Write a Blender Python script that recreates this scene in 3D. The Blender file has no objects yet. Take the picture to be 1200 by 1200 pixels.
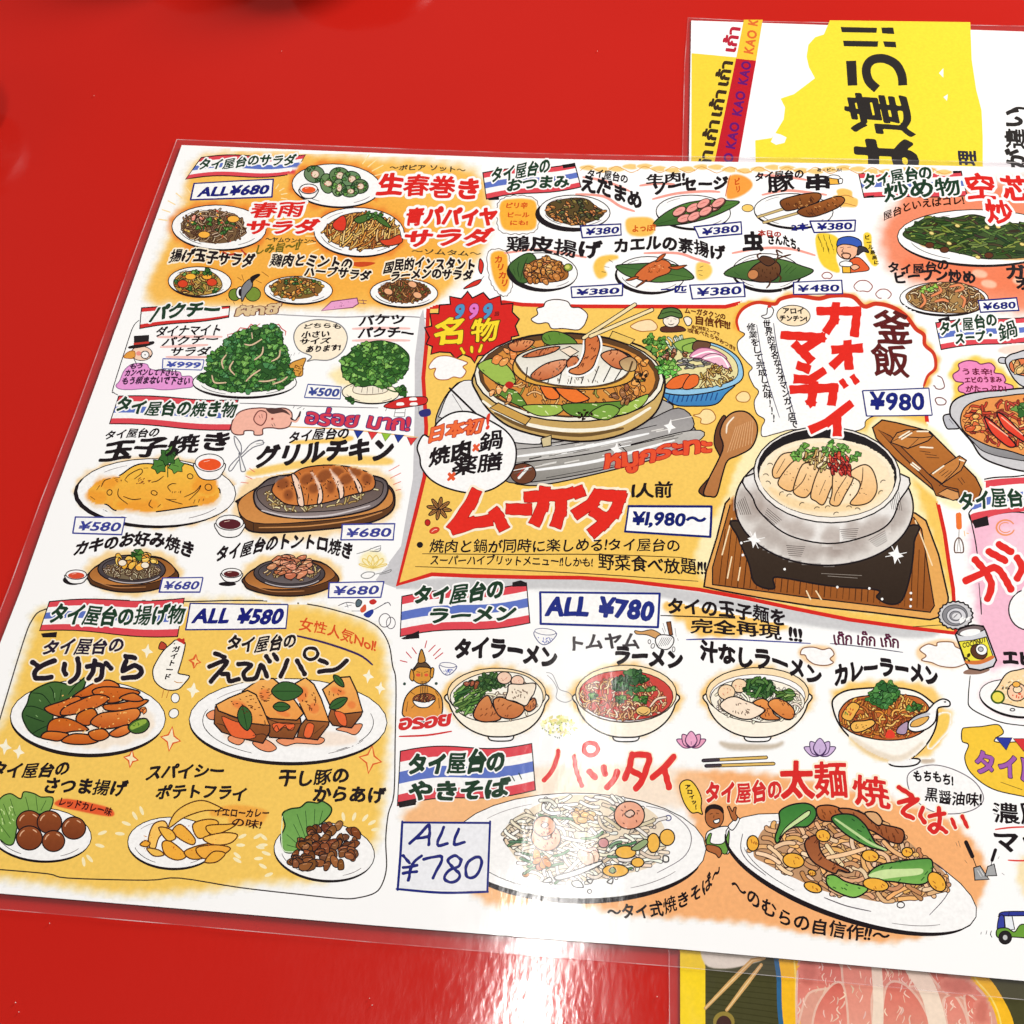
import bpy, bmesh, math, random
import numpy as np
from mathutils import Vector, Matrix
from mathutils.geometry import tessellate_polygon

# ------------------------------------------------------------------ camera, light, exposure
scene = bpy.context.scene
COL = scene.collection
FOC = 1352.0                       # focal length, in 1/1200 of the frame width
MM = 0.3094                        # metres: height of the lens above the table
def _dir(x, y):
    v = np.array([x - 600.0, -(y - 600.0), -FOC]); return v / np.linalg.norm(v)
ax_y = _dir(831, -1535)            # direction of the sheets' short sides
ax_x = -_dir(-14500, -178)         # direction of their long sides
ax_x = ax_x - ax_y * (ax_x @ ax_y); ax_x /= np.linalg.norm(ax_x)
ax_z = np.cross(ax_x, ax_y)
R = np.array([ax_x, ax_y, ax_z])   # camera -> table axes
cam_d = bpy.data.cameras.new('camera'); cam = bpy.data.objects.new('camera', cam_d); COL.objects.link(cam)
cam_d.sensor_width = 36; cam_d.lens = FOC / 1200 * 36
cam_d.clip_start = 0.01; cam_d.clip_end = 50
M4 = Matrix([list(R[0]) + [0], list(R[1]) + [0], list(R[2]) + [MM], [0, 0, 0, 1]])
cam.matrix_world = M4
scene.camera = cam
scene.view_settings.view_transform = 'Standard'; scene.view_settings.look = 'None'
scene.view_settings.exposure = -0.24; scene.view_settings.gamma = 1.0
scene.cycles.use_denoising = True
scene.cycles.max_bounces = 6
scene.cycles.transparent_max_bounces = 12

world = bpy.data.worlds.new('World'); scene.world = world; world.use_nodes = True
wn = world.node_tree; bg = wn.nodes['Background']
tc = wn.nodes.new('ShaderNodeTexCoord'); nz = wn.nodes.new('ShaderNodeTexNoise'); nz.inputs['Scale'].default_value = 2.2; nz.inputs['Detail'].default_value = 1.5
cr = wn.nodes.new('ShaderNodeValToRGB')
cr.color_ramp.elements[0].position = 0.36; cr.color_ramp.elements[0].color = (0.10, 0.09, 0.08, 1)
cr.color_ramp.elements[1].position = 0.60; cr.color_ramp.elements[1].color = (0.78, 0.74, 0.70, 1)
wn.links.new(tc.outputs['Generated'], nz.inputs['Vector']); wn.links.new(nz.outputs['Fac'], cr.inputs['Fac']); wn.links.new(cr.outputs['Color'], bg.inputs['Color'])
bg.inputs['Strength'].default_value = 0.18

def P(x, y, z=0.0):
    """point of the photograph -> point on the table plane at height z"""
    r = R @ np.array([x - 600.0, -(y - 600.0), -FOC])
    t = (MM - z) / -r[2]
    return (r[0] * t, r[1] * t, z)
def PA(a, z):
    a = np.asarray(a, float)
    c = np.stack([a[:, 0] - 600.0, -(a[:, 1] - 600.0), np.full(len(a), -FOC)], 1)
    r = c @ R.T
    t = (MM - z) / -r[:, 2]
    return np.stack([r[:, 0] * t, r[:, 1] * t, np.broadcast_to(z, t.shape)], 1)

def area(name, loc, target, sx, sy, watts, col=(1, 0.97, 0.93), spin=0):
    l = bpy.data.lights.new(name, 'AREA'); l.shape = 'RECTANGLE'; l.size = sx; l.size_y = sy
    l.energy = watts; l.color = col
    o = bpy.data.objects.new(name, l); COL.objects.link(o); o.location = loc
    d = Vector(target) - Vector(loc)
    o.rotation_euler = (d.to_track_quat('-Z', 'Y').to_matrix() @ Matrix.Rotation(spin, 3, 'Z')).to_euler()
    return o
# the ceiling tube whose mirror image lies on the lower middle of the picture
def mirror_at(px, py, H):
    p = np.array(P(px, py)); c = np.array([0, 0, MM]); d = p - c; d[2] = -d[2]
    return p + d * (H / d[2])
H = 1.7
def tube(x0, y0, x1, y1, width, watts):
    a = mirror_at(x0, y0, H); b = mirror_at(x1, y1, H); mid = (a + b) / 2
    o = area('ceiling_tube_light', mid, (mid[0], mid[1], 0), float(np.linalg.norm(a - b)), width, watts)
    o.rotation_euler = (0, 0, math.atan2(b[1] - a[1], b[0] - a[0]))
tube(584, 1500, 626, 1150, 0.070, 9.0)
tube(629, 1140, 650, 1045, 0.068, 1.7)
tube(652, 1035, 668, 950, 0.060, 0.6)
tube(672, 930, 700, 770, 0.05, 0.9)
area('ceiling_panel_light', (1.75, 1.9, 1.1), (0.1, 0.5, 0), 1.1, 1.1, 176, (1, 0.985, 0.97))
area('ceiling_panel_light', (-2.4, 0.2, 1.5), (0, 0.3, 0), 1.2, 1.2, 6, (1, 0.98, 0.95))

# ------------------------------------------------------------------ materials
def lin(c, k=1.0):
    out = []
    for v in c:
        v = v / 255.0
        out.append((v / 12.92 if v <= 0.04045 else ((v + 0.055) / 1.055) ** 2.4) * k)
    return out
PAPER_K = 0.85
def new_mat(name):
    m = bpy.data.materials.new(name); m.use_nodes = True
    nt = m.node_tree; return m, nt, nt.nodes['Principled BSDF']
def ripple(nt, scale, strength, stretch=(1, 1, 1), detail=2.0, dist=0.001):
    g = nt.nodes.new('ShaderNodeNewGeometry')
    mp = nt.nodes.new('ShaderNodeMapping'); mp.inputs['Scale'].default_value = stretch
    n = nt.nodes.new('ShaderNodeTexNoise'); n.inputs['Scale'].default_value = scale; n.inputs['Detail'].default_value = detail
    b = nt.nodes.new('ShaderNodeBump'); b.inputs['Strength'].default_value = strength; b.inputs['Distance'].default_value = dist
    nt.links.new(g.outputs['Position'], mp.inputs['Vector']); nt.links.new(mp.outputs['Vector'], n.inputs['Vector'])
    nt.links.new(n.outputs['Fac'], b.inputs['Height'])
    return b, g
def laminate_coat(nt, bs):
    b1, g = ripple(nt, 26, 0.55, (1, 0.5, 1), 2.0, 0.0011)
    b2, g2 = ripple(nt, 300, 0.45, (1, 0.35, 1), 3.0, 0.00011)
    nt.links.new(b1.outputs['Normal'], b2.inputs['Normal'])
    bs.inputs['Coat Weight'].default_value = 1.0; bs.inputs['Coat Roughness'].default_value = 0.10; bs.inputs['Coat IOR'].default_value = 1.5
    nt.links.new(b2.outputs['Normal'], bs.inputs['Coat Normal'])
    n3 = nt.nodes.new('ShaderNodeTexNoise'); n3.inputs['Scale'].default_value = 24; n3.inputs['Detail'].default_value = 5; n3.inputs['Roughness'].default_value = 0.7     # handled film: greasy and clean patches
    m3 = nt.nodes.new('ShaderNodeMapRange'); m3.inputs['From Min'].default_value = 0.35; m3.inputs['From Max'].default_value = 0.68; m3.inputs['To Min'].default_value = 0.06; m3.inputs['To Max'].default_value = 0.17
    nt.links.new(g.outputs['Position'], n3.inputs['Vector']); nt.links.new(n3.outputs['Fac'], m3.inputs['Value']); nt.links.new(m3.outputs['Result'], bs.inputs['Coat Roughness'])
    bs.inputs['Specular IOR Level'].default_value = 0.0; bs.inputs['Roughness'].default_value = 0.9
    return g
def ink_material(name, alpha):
    m, nt, bs = new_mat(name)
    at = nt.nodes.new('ShaderNodeVertexColor'); at.layer_name = 'ink'
    g = laminate_coat(nt, bs)
    n = nt.nodes.new('ShaderNodeTexNoise'); n.inputs['Scale'].default_value = 900; n.inputs['Detail'].default_value = 3
    mr = nt.nodes.new('ShaderNodeMapRange'); mr.inputs['From Min'].default_value = 0.3; mr.inputs['From Max'].default_value = 0.7
    mr.inputs['To Min'].default_value = 0.94; mr.inputs['To Max'].default_value = 1.04
    mx = nt.nodes.new('ShaderNodeVectorMath'); mx.operation = 'SCALE'
    nt.links.new(g.outputs['Position'], n.inputs['Vector']); nt.links.new(n.outputs['Fac'], mr.inputs['Value'])
    nt.links.new(at.outputs['Color'], mx.inputs[0]); nt.links.new(mr.outputs['Result'], mx.inputs['Scale'])
    nt.links.new(mx.outputs['Vector'], bs.inputs['Base Color'])
    if alpha: nt.links.new(at.outputs['Alpha'], bs.inputs['Alpha'])
    return m
M_INK = ink_material('printed_ink', False)
def plain_paper(name, c):
    m, nt, bs = new_mat(name); laminate_coat(nt, bs); bs.inputs['Base Color'].default_value = (*c, 1); return m
M_PAPER = plain_paper('laminated_white_paper', (0.85, 0.84, 0.83))
# red lacquered table
M_TABLE, nt, bs = new_mat('red_table_laminate')
g = nt.nodes.new('ShaderNodeNewGeometry')
n = nt.nodes.new('ShaderNodeTexNoise'); n.inputs['Scale'].default_value = 9; n.inputs['Detail'].default_value = 4
cr = nt.nodes.new('ShaderNodeValToRGB'); cr.color_ramp.elements[0].color = (*lin((180, 28, 20)), 1); cr.color_ramp.elements[1].color = (*lin((188, 31, 22)), 1)
nt.links.new(g.outputs['Position'], n.inputs['Vector']); nt.links.new(n.outputs['Fac'], cr.inputs['Fac']); nt.links.new(cr.outputs['Color'], bs.inputs['Base Color'])
bs.inputs['Roughness'].default_value = 0.15; bs.inputs['Specular IOR Level'].default_value = 0.45
b1, _ = ripple(nt, 560, 0.5, (1, 0.5, 1), 2, 0.000055)
n2 = nt.nodes.new('ShaderNodeTexNoise'); n2.inputs['Scale'].default_value = 14; n2.inputs['Detail'].default_value = 6; n2.inputs['Roughness'].default_value = 0.7
m2 = nt.nodes.new('ShaderNodeMapRange'); m2.inputs['From Min'].default_value = 0.35; m2.inputs['From Max'].default_value = 0.7; m2.inputs['To Min'].default_value = 0.06; m2.inputs['To Max'].default_value = 0.16
nt.links.new(g.outputs['Position'], n2.inputs['Vector']); nt.links.new(n2.outputs['Fac'], m2.inputs['Value']); nt.links.new(m2.outputs['Result'], bs.inputs['Roughness'])
nt.links.new(b1.outputs['Normal'], bs.inputs['Normal'])
# clear laminate pouch: thin film, mostly see-through, glossy
M_FILM = bpy.data.materials.new('clear_laminate_film'); M_FILM.use_nodes = True
nt = M_FILM.node_tree; nt.nodes.clear()
out = nt.nodes.new('ShaderNodeOutputMaterial'); tr = nt.nodes.new('ShaderNodeBsdfTransparent'); gl = nt.nodes.new('ShaderNodeBsdfGlossy'); df = nt.nodes.new('ShaderNodeBsdfDiffuse')
tr.inputs['Color'].default_value = (0.95, 0.92, 0.94, 1); gl.inputs['Roughness'].default_value = 0.12
df.inputs['Color'].default_value = (0.75, 0.72, 0.74, 1)
fr = nt.nodes.new('ShaderNodeFresnel'); fr.inputs['IOR'].default_value = 1.5
m1 = nt.nodes.new('ShaderNodeMixShader'); m1.inputs['Fac'].default_value = 0.03
m2 = nt.nodes.new('ShaderNodeMixShader')
b1, _ = ripple(nt, 60, 0.4, (1, 1, 1), 3, 0.0004)
nt.links.new(b1.outputs['Normal'], gl.inputs['Normal']); nt.links.new(b1.outputs['Normal'], fr.inputs['Normal'])
nt.links.new(tr.outputs[0], m1.inputs[1]); nt.links.new(df.outputs[0], m1.inputs[2])
gf = nt.nodes.new('ShaderNodeNewGeometry'); fm_ = nt.nodes.new('ShaderNodeMath'); fm_.operation = 'SUBTRACT'; fm_.inputs[0].default_value = 1.0
fx = nt.nodes.new('ShaderNodeMath'); fx.operation = 'MULTIPLY'       # the film's lower face adds no second mirror
nt.links.new(gf.outputs['Backfacing'], fm_.inputs[1]); nt.links.new(fr.outputs[0], fx.inputs[0]); nt.links.new(fm_.outputs[0], fx.inputs[1])
nt.links.new(fx.outputs[0], m2.inputs['Fac']); nt.links.new(m1.outputs[0], m2.inputs[1]); nt.links.new(gl.outputs[0], m2.inputs[2])
nt.links.new(m2.outputs[0], out.inputs['Surface'])

M_EDGE = bpy.data.materials.new('film_edge_highlight'); M_EDGE.use_nodes = True  # pale broken strip: the bright highlight line of the film's rim, put in as colour
nt = M_EDGE.node_tree; nt.nodes.clear()
out = nt.nodes.new('ShaderNodeOutputMaterial'); tr = nt.nodes.new('ShaderNodeBsdfTransparent'); df = nt.nodes.new('ShaderNodeBsdfDiffuse'); df.inputs['Color'].default_value = (.8, .74, .74, 1)
g = nt.nodes.new('ShaderNodeNewGeometry'); n = nt.nodes.new('ShaderNodeTexNoise'); n.inputs['Scale'].default_value = 70; n.inputs['Detail'].default_value = 4
mr = nt.nodes.new('ShaderNodeMapRange'); mr.inputs['From Min'].default_value = 0.38; mr.inputs['From Max'].default_value = 0.7; mr.inputs['To Min'].default_value = 0.05; mr.inputs['To Max'].default_value = 0.5
mx = nt.nodes.new('ShaderNodeMixShader'); nt.links.new(g.outputs['Position'], n.inputs['Vector']); nt.links.new(n.outputs['Fac'], mr.inputs['Value']); nt.links.new(mr.outputs['Result'], mx.inputs['Fac'])
nt.links.new(tr.outputs[0], mx.inputs[1]); nt.links.new(df.outputs[0], mx.inputs[2]); nt.links.new(mx.outputs[0], out.inputs['Surface'])

# ------------------------------------------------------------------ objects
def thing(name, label, cat, loc=(0, 0, 0)):
    o = bpy.data.objects.new(name, None); o.empty_display_size = 0.02; COL.objects.link(o)
    o.location = loc; o['label'] = label; o['category'] = cat
    return o
def mesh_obj(name, verts, faces, mat, parent=None, label=None):
    me = bpy.data.meshes.new(name); me.from_pydata([tuple(v) for v in verts], [], faces); me.update()
    me.materials.append(mat)
    bm = bmesh.new(); bm.from_mesh(me); bmesh.ops.recalc_face_normals(bm, faces=bm.faces); bm.to_mesh(me); bm.free()
    o = bpy.data.objects.new(name, me); COL.objects.link(o)
    if parent is not None:
        o.parent = parent
        if parent.type == 'EMPTY': o.location = -Vector(parent.location)
    if label: o['label'] = label
    return o
def slab(name, px, z0, z1, mat, parent, label=None, hole=None):
    """a sheet with thickness; px: outline in photo pixels (traced at height z1)"""
    top = PA(px, z1); bot = top.copy(); bot[:, 2] = z0
    n = len(px)
    if hole is None:
        tris = [tuple(t) for t in tessellate_polygon([[Vector(p) for p in top]])]
        v = list(top) + list(bot)
        f = [t if (Vector(top[t[1]]) - Vector(top[t[0]])).cross(Vector(top[t[2]]) - Vector(top[t[0]])).z > 0 else t[::-1] for t in tris]
        f += [(i, (i + 1) % n, (i + 1) % n + n, i + n) for i in range(n)]
    else:
        ht = PA(hole, z1); hb = ht.copy(); hb[:, 2] = z0
        v = list(top) + list(bot) + list(ht) + list(hb)
        f = []
        for i in range(n):
            j = (i + 1) % n
            f += [(i, j, j + 2 * n, i + 2 * n), (i, j, j + n, i + n), (i + 2 * n, j + 2 * n, j + 3 * n, i + 3 * n)]
    return mesh_obj(name, v, f, mat, parent, label)

# ------------------------------------------------------------------ the drawing kit
F = [0.0, 0.0, 1.0]                       # current tracing frame: origin and scale
def fr_(ox, oy, s): F[:] = [ox, oy, s]
def T(pts): return [(F[0] + x / F[2], F[1] + y / F[2]) for x, y in pts]
DZ = 3.5e-7                # thickness of one layer of ink
LEVEL = {'wash': 0.00002, 'panel': 0.00005, 'glow': 0.00008, 'plate': 0.00012, 'food': 0.00018, 'text': 0.0018, 'box': 0.0024, 'boxtext': 0.0028}   # printing order only
rng = random.Random(7)
def smooth(pts, closed=False, n=5):
    if len(pts) < 3: return list(pts)
    out = []; N = len(pts)
    rngi = range(N if closed else N - 1)
    for i in rngi:
        if closed: p0, p1, p2, p3 = pts[i - 1], pts[i], pts[(i + 1) % N], pts[(i + 2) % N]
        else: p0, p1, p2, p3 = pts[max(i - 1, 0)], pts[i], pts[i + 1], pts[min(i + 2, N - 1)]
        for k in range(n):
            t = k / n; t2 = t * t; t3 = t2 * t
            out.append(tuple(0.5 * (2 * p1[q] + (p2[q] - p0[q]) * t + (2 * p0[q] - 5 * p1[q] + 4 * p2[q] - p3[q]) * t2 + (3 * p1[q] - p0[q] - 3 * p2[q] + p3[q]) * t3) for q in (0, 1)))
    if not closed: out.append(tuple(pts[-1]))
    return out
def ell(cx, cy, rx, ry, rot=0, n=28, a0=0, a1=360, wob=0):
    r = math.radians(rot); c, s = math.cos(r), math.sin(r); out = []
    full = abs(a1 - a0) >= 360
    for i in range(n if full else n + 1):
        a = math.radians(a0 + (a1 - a0) * i / n); k = 1 + (rng.uniform(-wob, wob) if wob else 0)
        x, y = rx * math.cos(a) * k, ry * math.sin(a) * k
        out.append((cx + x * c - y * s, cy + x * s + y * c))
    return out
def jit(c, d=10):
    k = rng.uniform(-d, d); return tuple(max(0, min(255, v + k + rng.uniform(-d, d) * .4)) for v in c)
def inside(p, poly):
    x, y = p; c = False; j = len(poly) - 1
    for i in range(len(poly)):
        xi, yi = poly[i]; xj, yj = poly[j]
        if (yi > y) != (yj > y) and x < (xj - xi) * (y - yi) / (yj - yi) + xi: c = not c
        j = i
    return c
def rand_in(poly):
    xs = [p[0] for p in poly]; ys = [p[1] for p in poly]
    for _ in range(200):
        p = (rng.uniform(min(xs), max(xs)), rng.uniform(min(ys), max(ys)))
        if inside(p, poly): return p
    return (sum(xs) / len(xs), sum(ys) / len(ys))

GLY = {}
def glyph(ch):
    """outline loops of a character in ems"""
    if ch in GLY: return GLY[ch]
    cu = bpy.data.curves.new('g', 'FONT'); cu.body = ch; cu.size = 1
    o = bpy.data.objects.new('g', cu); COL.objects.link(o)
    dg = bpy.context.evaluated_depsgraph_get(); c2 = o.evaluated_get(dg).to_curve(dg)
    loops = []
    for sp in c2.splines:
        L_ = []; n = len(sp.bezier_points)
        for i in range(n):
            a_, b_ = sp.bezier_points[i], sp.bezier_points[(i + 1) % n]
            p0, p1, p2, p3 = (np.array(v[:2]) for v in (a_.co, a_.handle_right, b_.handle_left, b_.co))
            d = p3 - p0; l = float(np.hypot(*d)) + 1e-9
            off = max(abs(d[0] * (p1 - p0)[1] - d[1] * (p1 - p0)[0]), abs(d[0] * (p2 - p0)[1] - d[1] * (p2 - p0)[0])) / l
            m = 1 if off < .004 else 3
            for k in range(m):
                t = k / m; L_.append(p0 * (1 - t) ** 3 + 3 * p1 * t * (1 - t) ** 2 + 3 * p2 * t * t * (1 - t) + p3 * t ** 3)
        if len(L_) > 2: loops.append(np.array(L_))
    o.to_curve_clear(); bpy.data.objects.remove(o); bpy.data.curves.remove(cu)
    if loops: al = np.vstack(loops); x0, x1 = al[:, 0].min(), al[:, 0].max()
    else: al = np.zeros((0, 2)); x0, x1 = 0, 0.35
    GLY[ch] = (al, None, loops, x0, x1)
    return GLY[ch]
GM = {}; CPX = {}
def cplx(ch):
    """dense characters are written with a finer pen"""
    if ch not in CPX:
        co, fs, loops, x0, x1 = glyph(ch); per = 0.0
        for lp in loops:
            p = lp; per += float(np.hypot(*(p - np.roll(p, 1, 0)).T).sum())
        CPX[ch] = max(.12, min(1.0, (7.0 / max(per, .1)) ** 1.6))
    return CPX[ch]
def glyph_mesh(ch, r):
    """the letter grown by r (in ems) with round marker corners"""
    if (ch, r) in GM: return GM[(ch, r)]
    co, fs, loops, x0, x1 = glyph(ch)
    if not len(co): GM[(ch, r)] = (None, None); return GM[(ch, r)]
    if ch not in SDF:
        cell = 1 / 46; pad = .24; lo = co.min(0) - pad; hi = co.max(0) + pad
        nx, ny = int((hi[0] - lo[0]) / cell) + 2, int((hi[1] - lo[1]) / cell) + 2
        gx, gy = np.meshgrid(lo[0] + np.arange(nx) * cell, lo[1] + np.arange(ny) * cell); pt = np.stack([gx.ravel(), gy.ravel()], 1)
        d = np.full(len(pt), 1e9); wind = np.zeros(len(pt), int)
        for lp in loops:
            p = lp; q = np.roll(p, -1, 0)
            for i in range(len(p)):
                dx, dy = q[i] - p[i]; l = dx * dx + dy * dy
                if l < 1e-12: continue
                t = np.clip(((pt[:, 0] - p[i, 0]) * dx + (pt[:, 1] - p[i, 1]) * dy) / l, 0, 1)
                d = np.minimum(d, (pt[:, 0] - p[i, 0] - t * dx) ** 2 + (pt[:, 1] - p[i, 1] - t * dy) ** 2)
                if dy != 0:
                    left = pt[:, 0] < dx * (pt[:, 1] - p[i, 1]) / dy + p[i, 0]
                    wind += (left & (p[i, 1] <= pt[:, 1]) & (q[i, 1] > pt[:, 1])).astype(int) - (left & (p[i, 1] > pt[:, 1]) & (q[i, 1] <= pt[:, 1])).astype(int)
        d = np.sqrt(d); SDF[ch] = (np.where(wind != 0, -d, d).reshape(ny, nx), lo, cell)
    f, lo, cell = SDF[ch]
    V, Fc = march(f - r - 0.004, lo[0], lo[1], cell, 3)
    GM[(ch, r)] = (np.array(V), Fc) if len(Fc) else (None, None)
    return GM[(ch, r)]
SDF = {}
COMB = set('ัิีึืุู็่้๊๋์')
def wide(ch): return ord(ch) >= 0x3000 and ch not in '！'

REG = []                                  # large printed fills: what a later wash is mixed into
def sdf_poly(pt, poly):
    """signed distance of points to a closed outline (negative inside)"""
    p = np.asarray(poly, float); q = np.roll(p, -1, 0); n = len(pt)
    dmin = np.full(n, 1e9); ins = np.zeros(n, bool)
    for i in range(len(p)):
        dx, dy = q[i] - p[i]; l = dx * dx + dy * dy
        if l < 1e-12: continue
        t = np.clip(((pt[:, 0] - p[i, 0]) * dx + (pt[:, 1] - p[i, 1]) * dy) / l, 0, 1)
        dmin = np.minimum(dmin, (pt[:, 0] - p[i, 0] - t * dx) ** 2 + (pt[:, 1] - p[i, 1] - t * dy) ** 2)
        if dy != 0:
            c = ((p[i, 1] > pt[:, 1]) != (q[i, 1] > pt[:, 1])) & (pt[:, 0] < dx * (pt[:, 1] - p[i, 1]) / dy + p[i, 0]); ins ^= c
    return np.where(ins, -1, 1) * np.sqrt(dmin)
FALL = ((0, .25, .5, .75, 1), (1, .80, .45, .14, 0))
def under(pt, z):
    """colour of what is printed below key z at many points"""
    out = np.tile(np.array([253., 252., 250.]), (len(pt), 1)); lo = pt.min(0); hi = pt.max(0)
    for (zz, kind, poly, bb, c, f, a) in sorted((r for r in REG if r[0] < z), key=lambda r: r[0]):
        if bb[0] - f > hi[0] or bb[2] + f < lo[0] or bb[1] - f > hi[1] or bb[3] + f < lo[1]: continue
        m = (pt[:, 0] >= bb[0] - f) & (pt[:, 0] <= bb[2] + f) & (pt[:, 1] >= bb[1] - f) & (pt[:, 1] <= bb[3] + f)
        if not m.any(): continue
        d = sdf_poly(pt[m], poly)
        al = (d < 0).astype(float) if kind == 'solid' else a * np.interp(d / f, *FALL)
        out[m] = out[m] * (1 - al[:, None]) + np.array(c) * al[:, None]
    return out
def note_fill(z, kind, poly, c, f=0, a=1):
    xs = [p[0] for p in poly]; ys = [p[1] for p in poly]
    if (max(xs) - min(xs)) * (max(ys) - min(ys)) < 260: return
    REG.append((z + len(REG) * 1e-12, kind, [tuple(p) for p in poly], (min(xs), min(ys), max(xs), max(ys)), c, f, a))
def march(fl, x0, y0, cell, run=400):
    """mesh of the region where the field (rows y, columns x) is negative"""
    ny, nx = fl.shape; V = []; Fc = []; key = {}
    def vid(k, x, y):
        if k not in key: key[k] = len(V); V.append((x0 + x * cell, y0 + y * cell))
        return key[k]
    neg = fl < 0; full = neg[:-1, :-1] & neg[1:, :-1] & neg[:-1, 1:] & neg[1:, 1:]; anyn = neg[:-1, :-1] | neg[1:, :-1] | neg[:-1, 1:] | neg[1:, 1:]
    for j in range(ny - 1):
        if not anyn[j].any(): continue
        i = 0; row = full[j]
        while i < nx - 1:
            if row[i]:
                k = i
                while k < nx - 1 and row[k] and k - i < run: k += 1
                Fc.append((vid(('c', i, j), i, j), vid(('c', k, j), k, j), vid(('c', k, j + 1), k, j + 1), vid(('c', i, j + 1), i, j + 1))); i = k
            else: i += 1
        for i in np.nonzero(anyn[j] & ~row)[0]:
            i = int(i); cs = ((i, j), (i + 1, j), (i + 1, j + 1), (i, j + 1)); v = [fl[c[1], c[0]] for c in cs]; poly = []
            for q in range(4):
                c0, c1 = cs[q], cs[(q + 1) % 4]; a_, b_ = v[q], v[(q + 1) % 4]
                if a_ < 0: poly.append(vid(('c',) + c0, *c0))
                if (a_ < 0) != (b_ < 0):
                    t = a_ / (a_ - b_); e = ('e',) + min(c0, c1) + max(c0, c1); poly.append(vid(e, c0[0] + (c1[0] - c0[0]) * t, c0[1] + (c1[1] - c0[1]) * t))
            if len(poly) > 2: Fc.append(tuple(poly))
    return V, Fc

ARTS = []; SHAPES = []
STUFF = {'sparkle_lines', 'sparkle', 'underline', 'burst_lines', 'chilli_doodle', 'hen_doodle'}
class Art:
    def __init__(s, name, level, parent=None, label=None, wash=False):
        s.name = name; s.base = LEVEL[level]; s.parent = parent if parent is not None else CUR[0]; s.label = label
        s.v = []; s.c = []; s.f = []; s.k = 0; s.n = 0; s.m = 0; s.wash = wash; s.obj = None; s.zoff = CURZ[0]
        ARTS.append(s)
    def z(s): s.k += 1; return s.base + s.k * 6e-7
    def add(s, pts, faces, cols):
        if not len(faces): return
        SHAPES.append((s.zoff, s.z(), len(SHAPES), s, np.asarray(pts, float), [tuple(f) for f in faces], cols)); s.n += len(pts)
    def col(s, c, a=1.0): return (*lin(c, PAPER_K), a)
    # raw-pixel primitives
    def _poly(s, pts, c, c2=None):
        if len(pts) < 3: return
        if s.base < LEVEL['text'] - 1e-9: note_fill(s.zoff + s.base + (s.k + 1) * 6e-7, 'solid', pts, c if c2 is None else tuple((c[i] + c2[i]) / 2 for i in range(3)))
        tris = [t for t in tessellate_polygon([[Vector((p[0], p[1], 0)) for p in pts]])]
        if c2 is None: s.add(pts, tris, [s.col(c)] * len(pts))
        else:                              # a printed shift of tint from top to bottom of the shape
            ys = [p[1] for p in pts]; a_, b_ = min(ys), max(ys) + 1e-6
            s.add(pts, tris, [s.col(tuple(c[i] + (c2[i] - c[i]) * (p[1] - a_) / (b_ - a_) for i in range(3))) for p in pts])
    def _rib(s, pts, w, c, closed=False, taper=0.0, cap=True, a=1.0, rnd=False):
        p = np.asarray(pts, float)
        if a < 1: c = tuple(c[i] * a + 253 * (1 - a) for i in range(3)); a = 1.0
        if len(p) < 2: return
        keep = [0] + [i for i in range(1, len(p)) if np.hypot(*(p[i] - p[i - 1])) > 1e-4]; p = p[keep]
        if len(p) < 2: return
        n = len(p); d = np.diff(p, axis=0)
        if closed: d = np.vstack([d, p[0] - p[-1]])
        ln = np.hypot(d[:, 0], d[:, 1]); ln[ln < 1e-9] = 1e-9; d = d / ln[:, None]
        if closed: t0 = np.roll(d, 1, 0); t1 = d
        else: t0 = np.vstack([d[:1], d]); t1 = np.vstack([d, d[-1:]])
        t = t0 + t1; tl = np.hypot(t[:, 0], t[:, 1]); bad = tl < 0.3; t[bad] = t1[bad]; tl = np.hypot(t[:, 0], t[:, 1]); t = t / tl[:, None]
        nr = np.stack([-t[:, 1], t[:, 0]], 1)
        cosn = np.clip((t * t1).sum(1), 0.97 if rnd else 0.75, 1)
        hw = np.full(n, w / 2.0)
        if taper: 
            u = np.linspace(0, 1, n); hw = hw * (1 - taper + taper * np.sin(np.pi * u) ** 0.6)
        off = nr * (hw / cosn)[:, None]
        v = np.vstack([p + off, p - off])
        m = n if closed else n - 1
        f = []
        for i in range(m):
            j = (i + 1) % n; f.append((i, j, j + n, i + n))
        vl = v.tolist()
        if rnd:
            dots = (t0 * t1).sum(1); K = 6 if w < 3.5 else 9
            for i in range(n):
                if dots[i] < 0.9:
                    b_ = len(vl)
                    for k in range(K): vl.append([p[i][0] + w / 2 * math.cos(k * 2 * math.pi / K), p[i][1] + w / 2 * math.sin(k * 2 * math.pi / K)])
                    f.append(tuple(range(b_, b_ + K)))
        if cap and not closed and w > 1.6:
            for (q, dr, h) in ((p[0], -d[0], hw[0]), (p[-1], d[-1], hw[-1])):
                a0 = math.atan2(dr[1], dr[0]); b_ = len(vl); K = 4 if w < 5 else 7
                for k in range(K + 1):
                    aa = a0 - math.pi / 2 + math.pi * k / K; vl.append([q[0] + h * math.cos(aa), q[1] + h * math.sin(aa)])
                f.append(tuple(range(b_, b_ + K + 1)))
        s.add(vl, f, [s.col(c, a)] * len(vl))
    # frame-space primitives (coordinates in the current frame, line widths in photo pixels)
    def poly(s, pts, c, ol=None, w=1.2, sm=True, c2=None):
        q = T(pts); q = smooth(q, True) if sm else q
        if c is not None: s._poly(q, c, c2)
        if ol is not None: s._rib(q, w * 1.18, ol, closed=True)
        return q
    def line(s, pts, c, w=1.2, sm=True, taper=0.35, halo=None, hw=2.5, closed=False):
        q = T(pts); q = smooth(q, closed) if sm else q
        if halo is not None: s._rib(q, w + 2 * hw, halo, closed)
        s._rib(q, w, c, closed, 0 if closed else taper)
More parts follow.
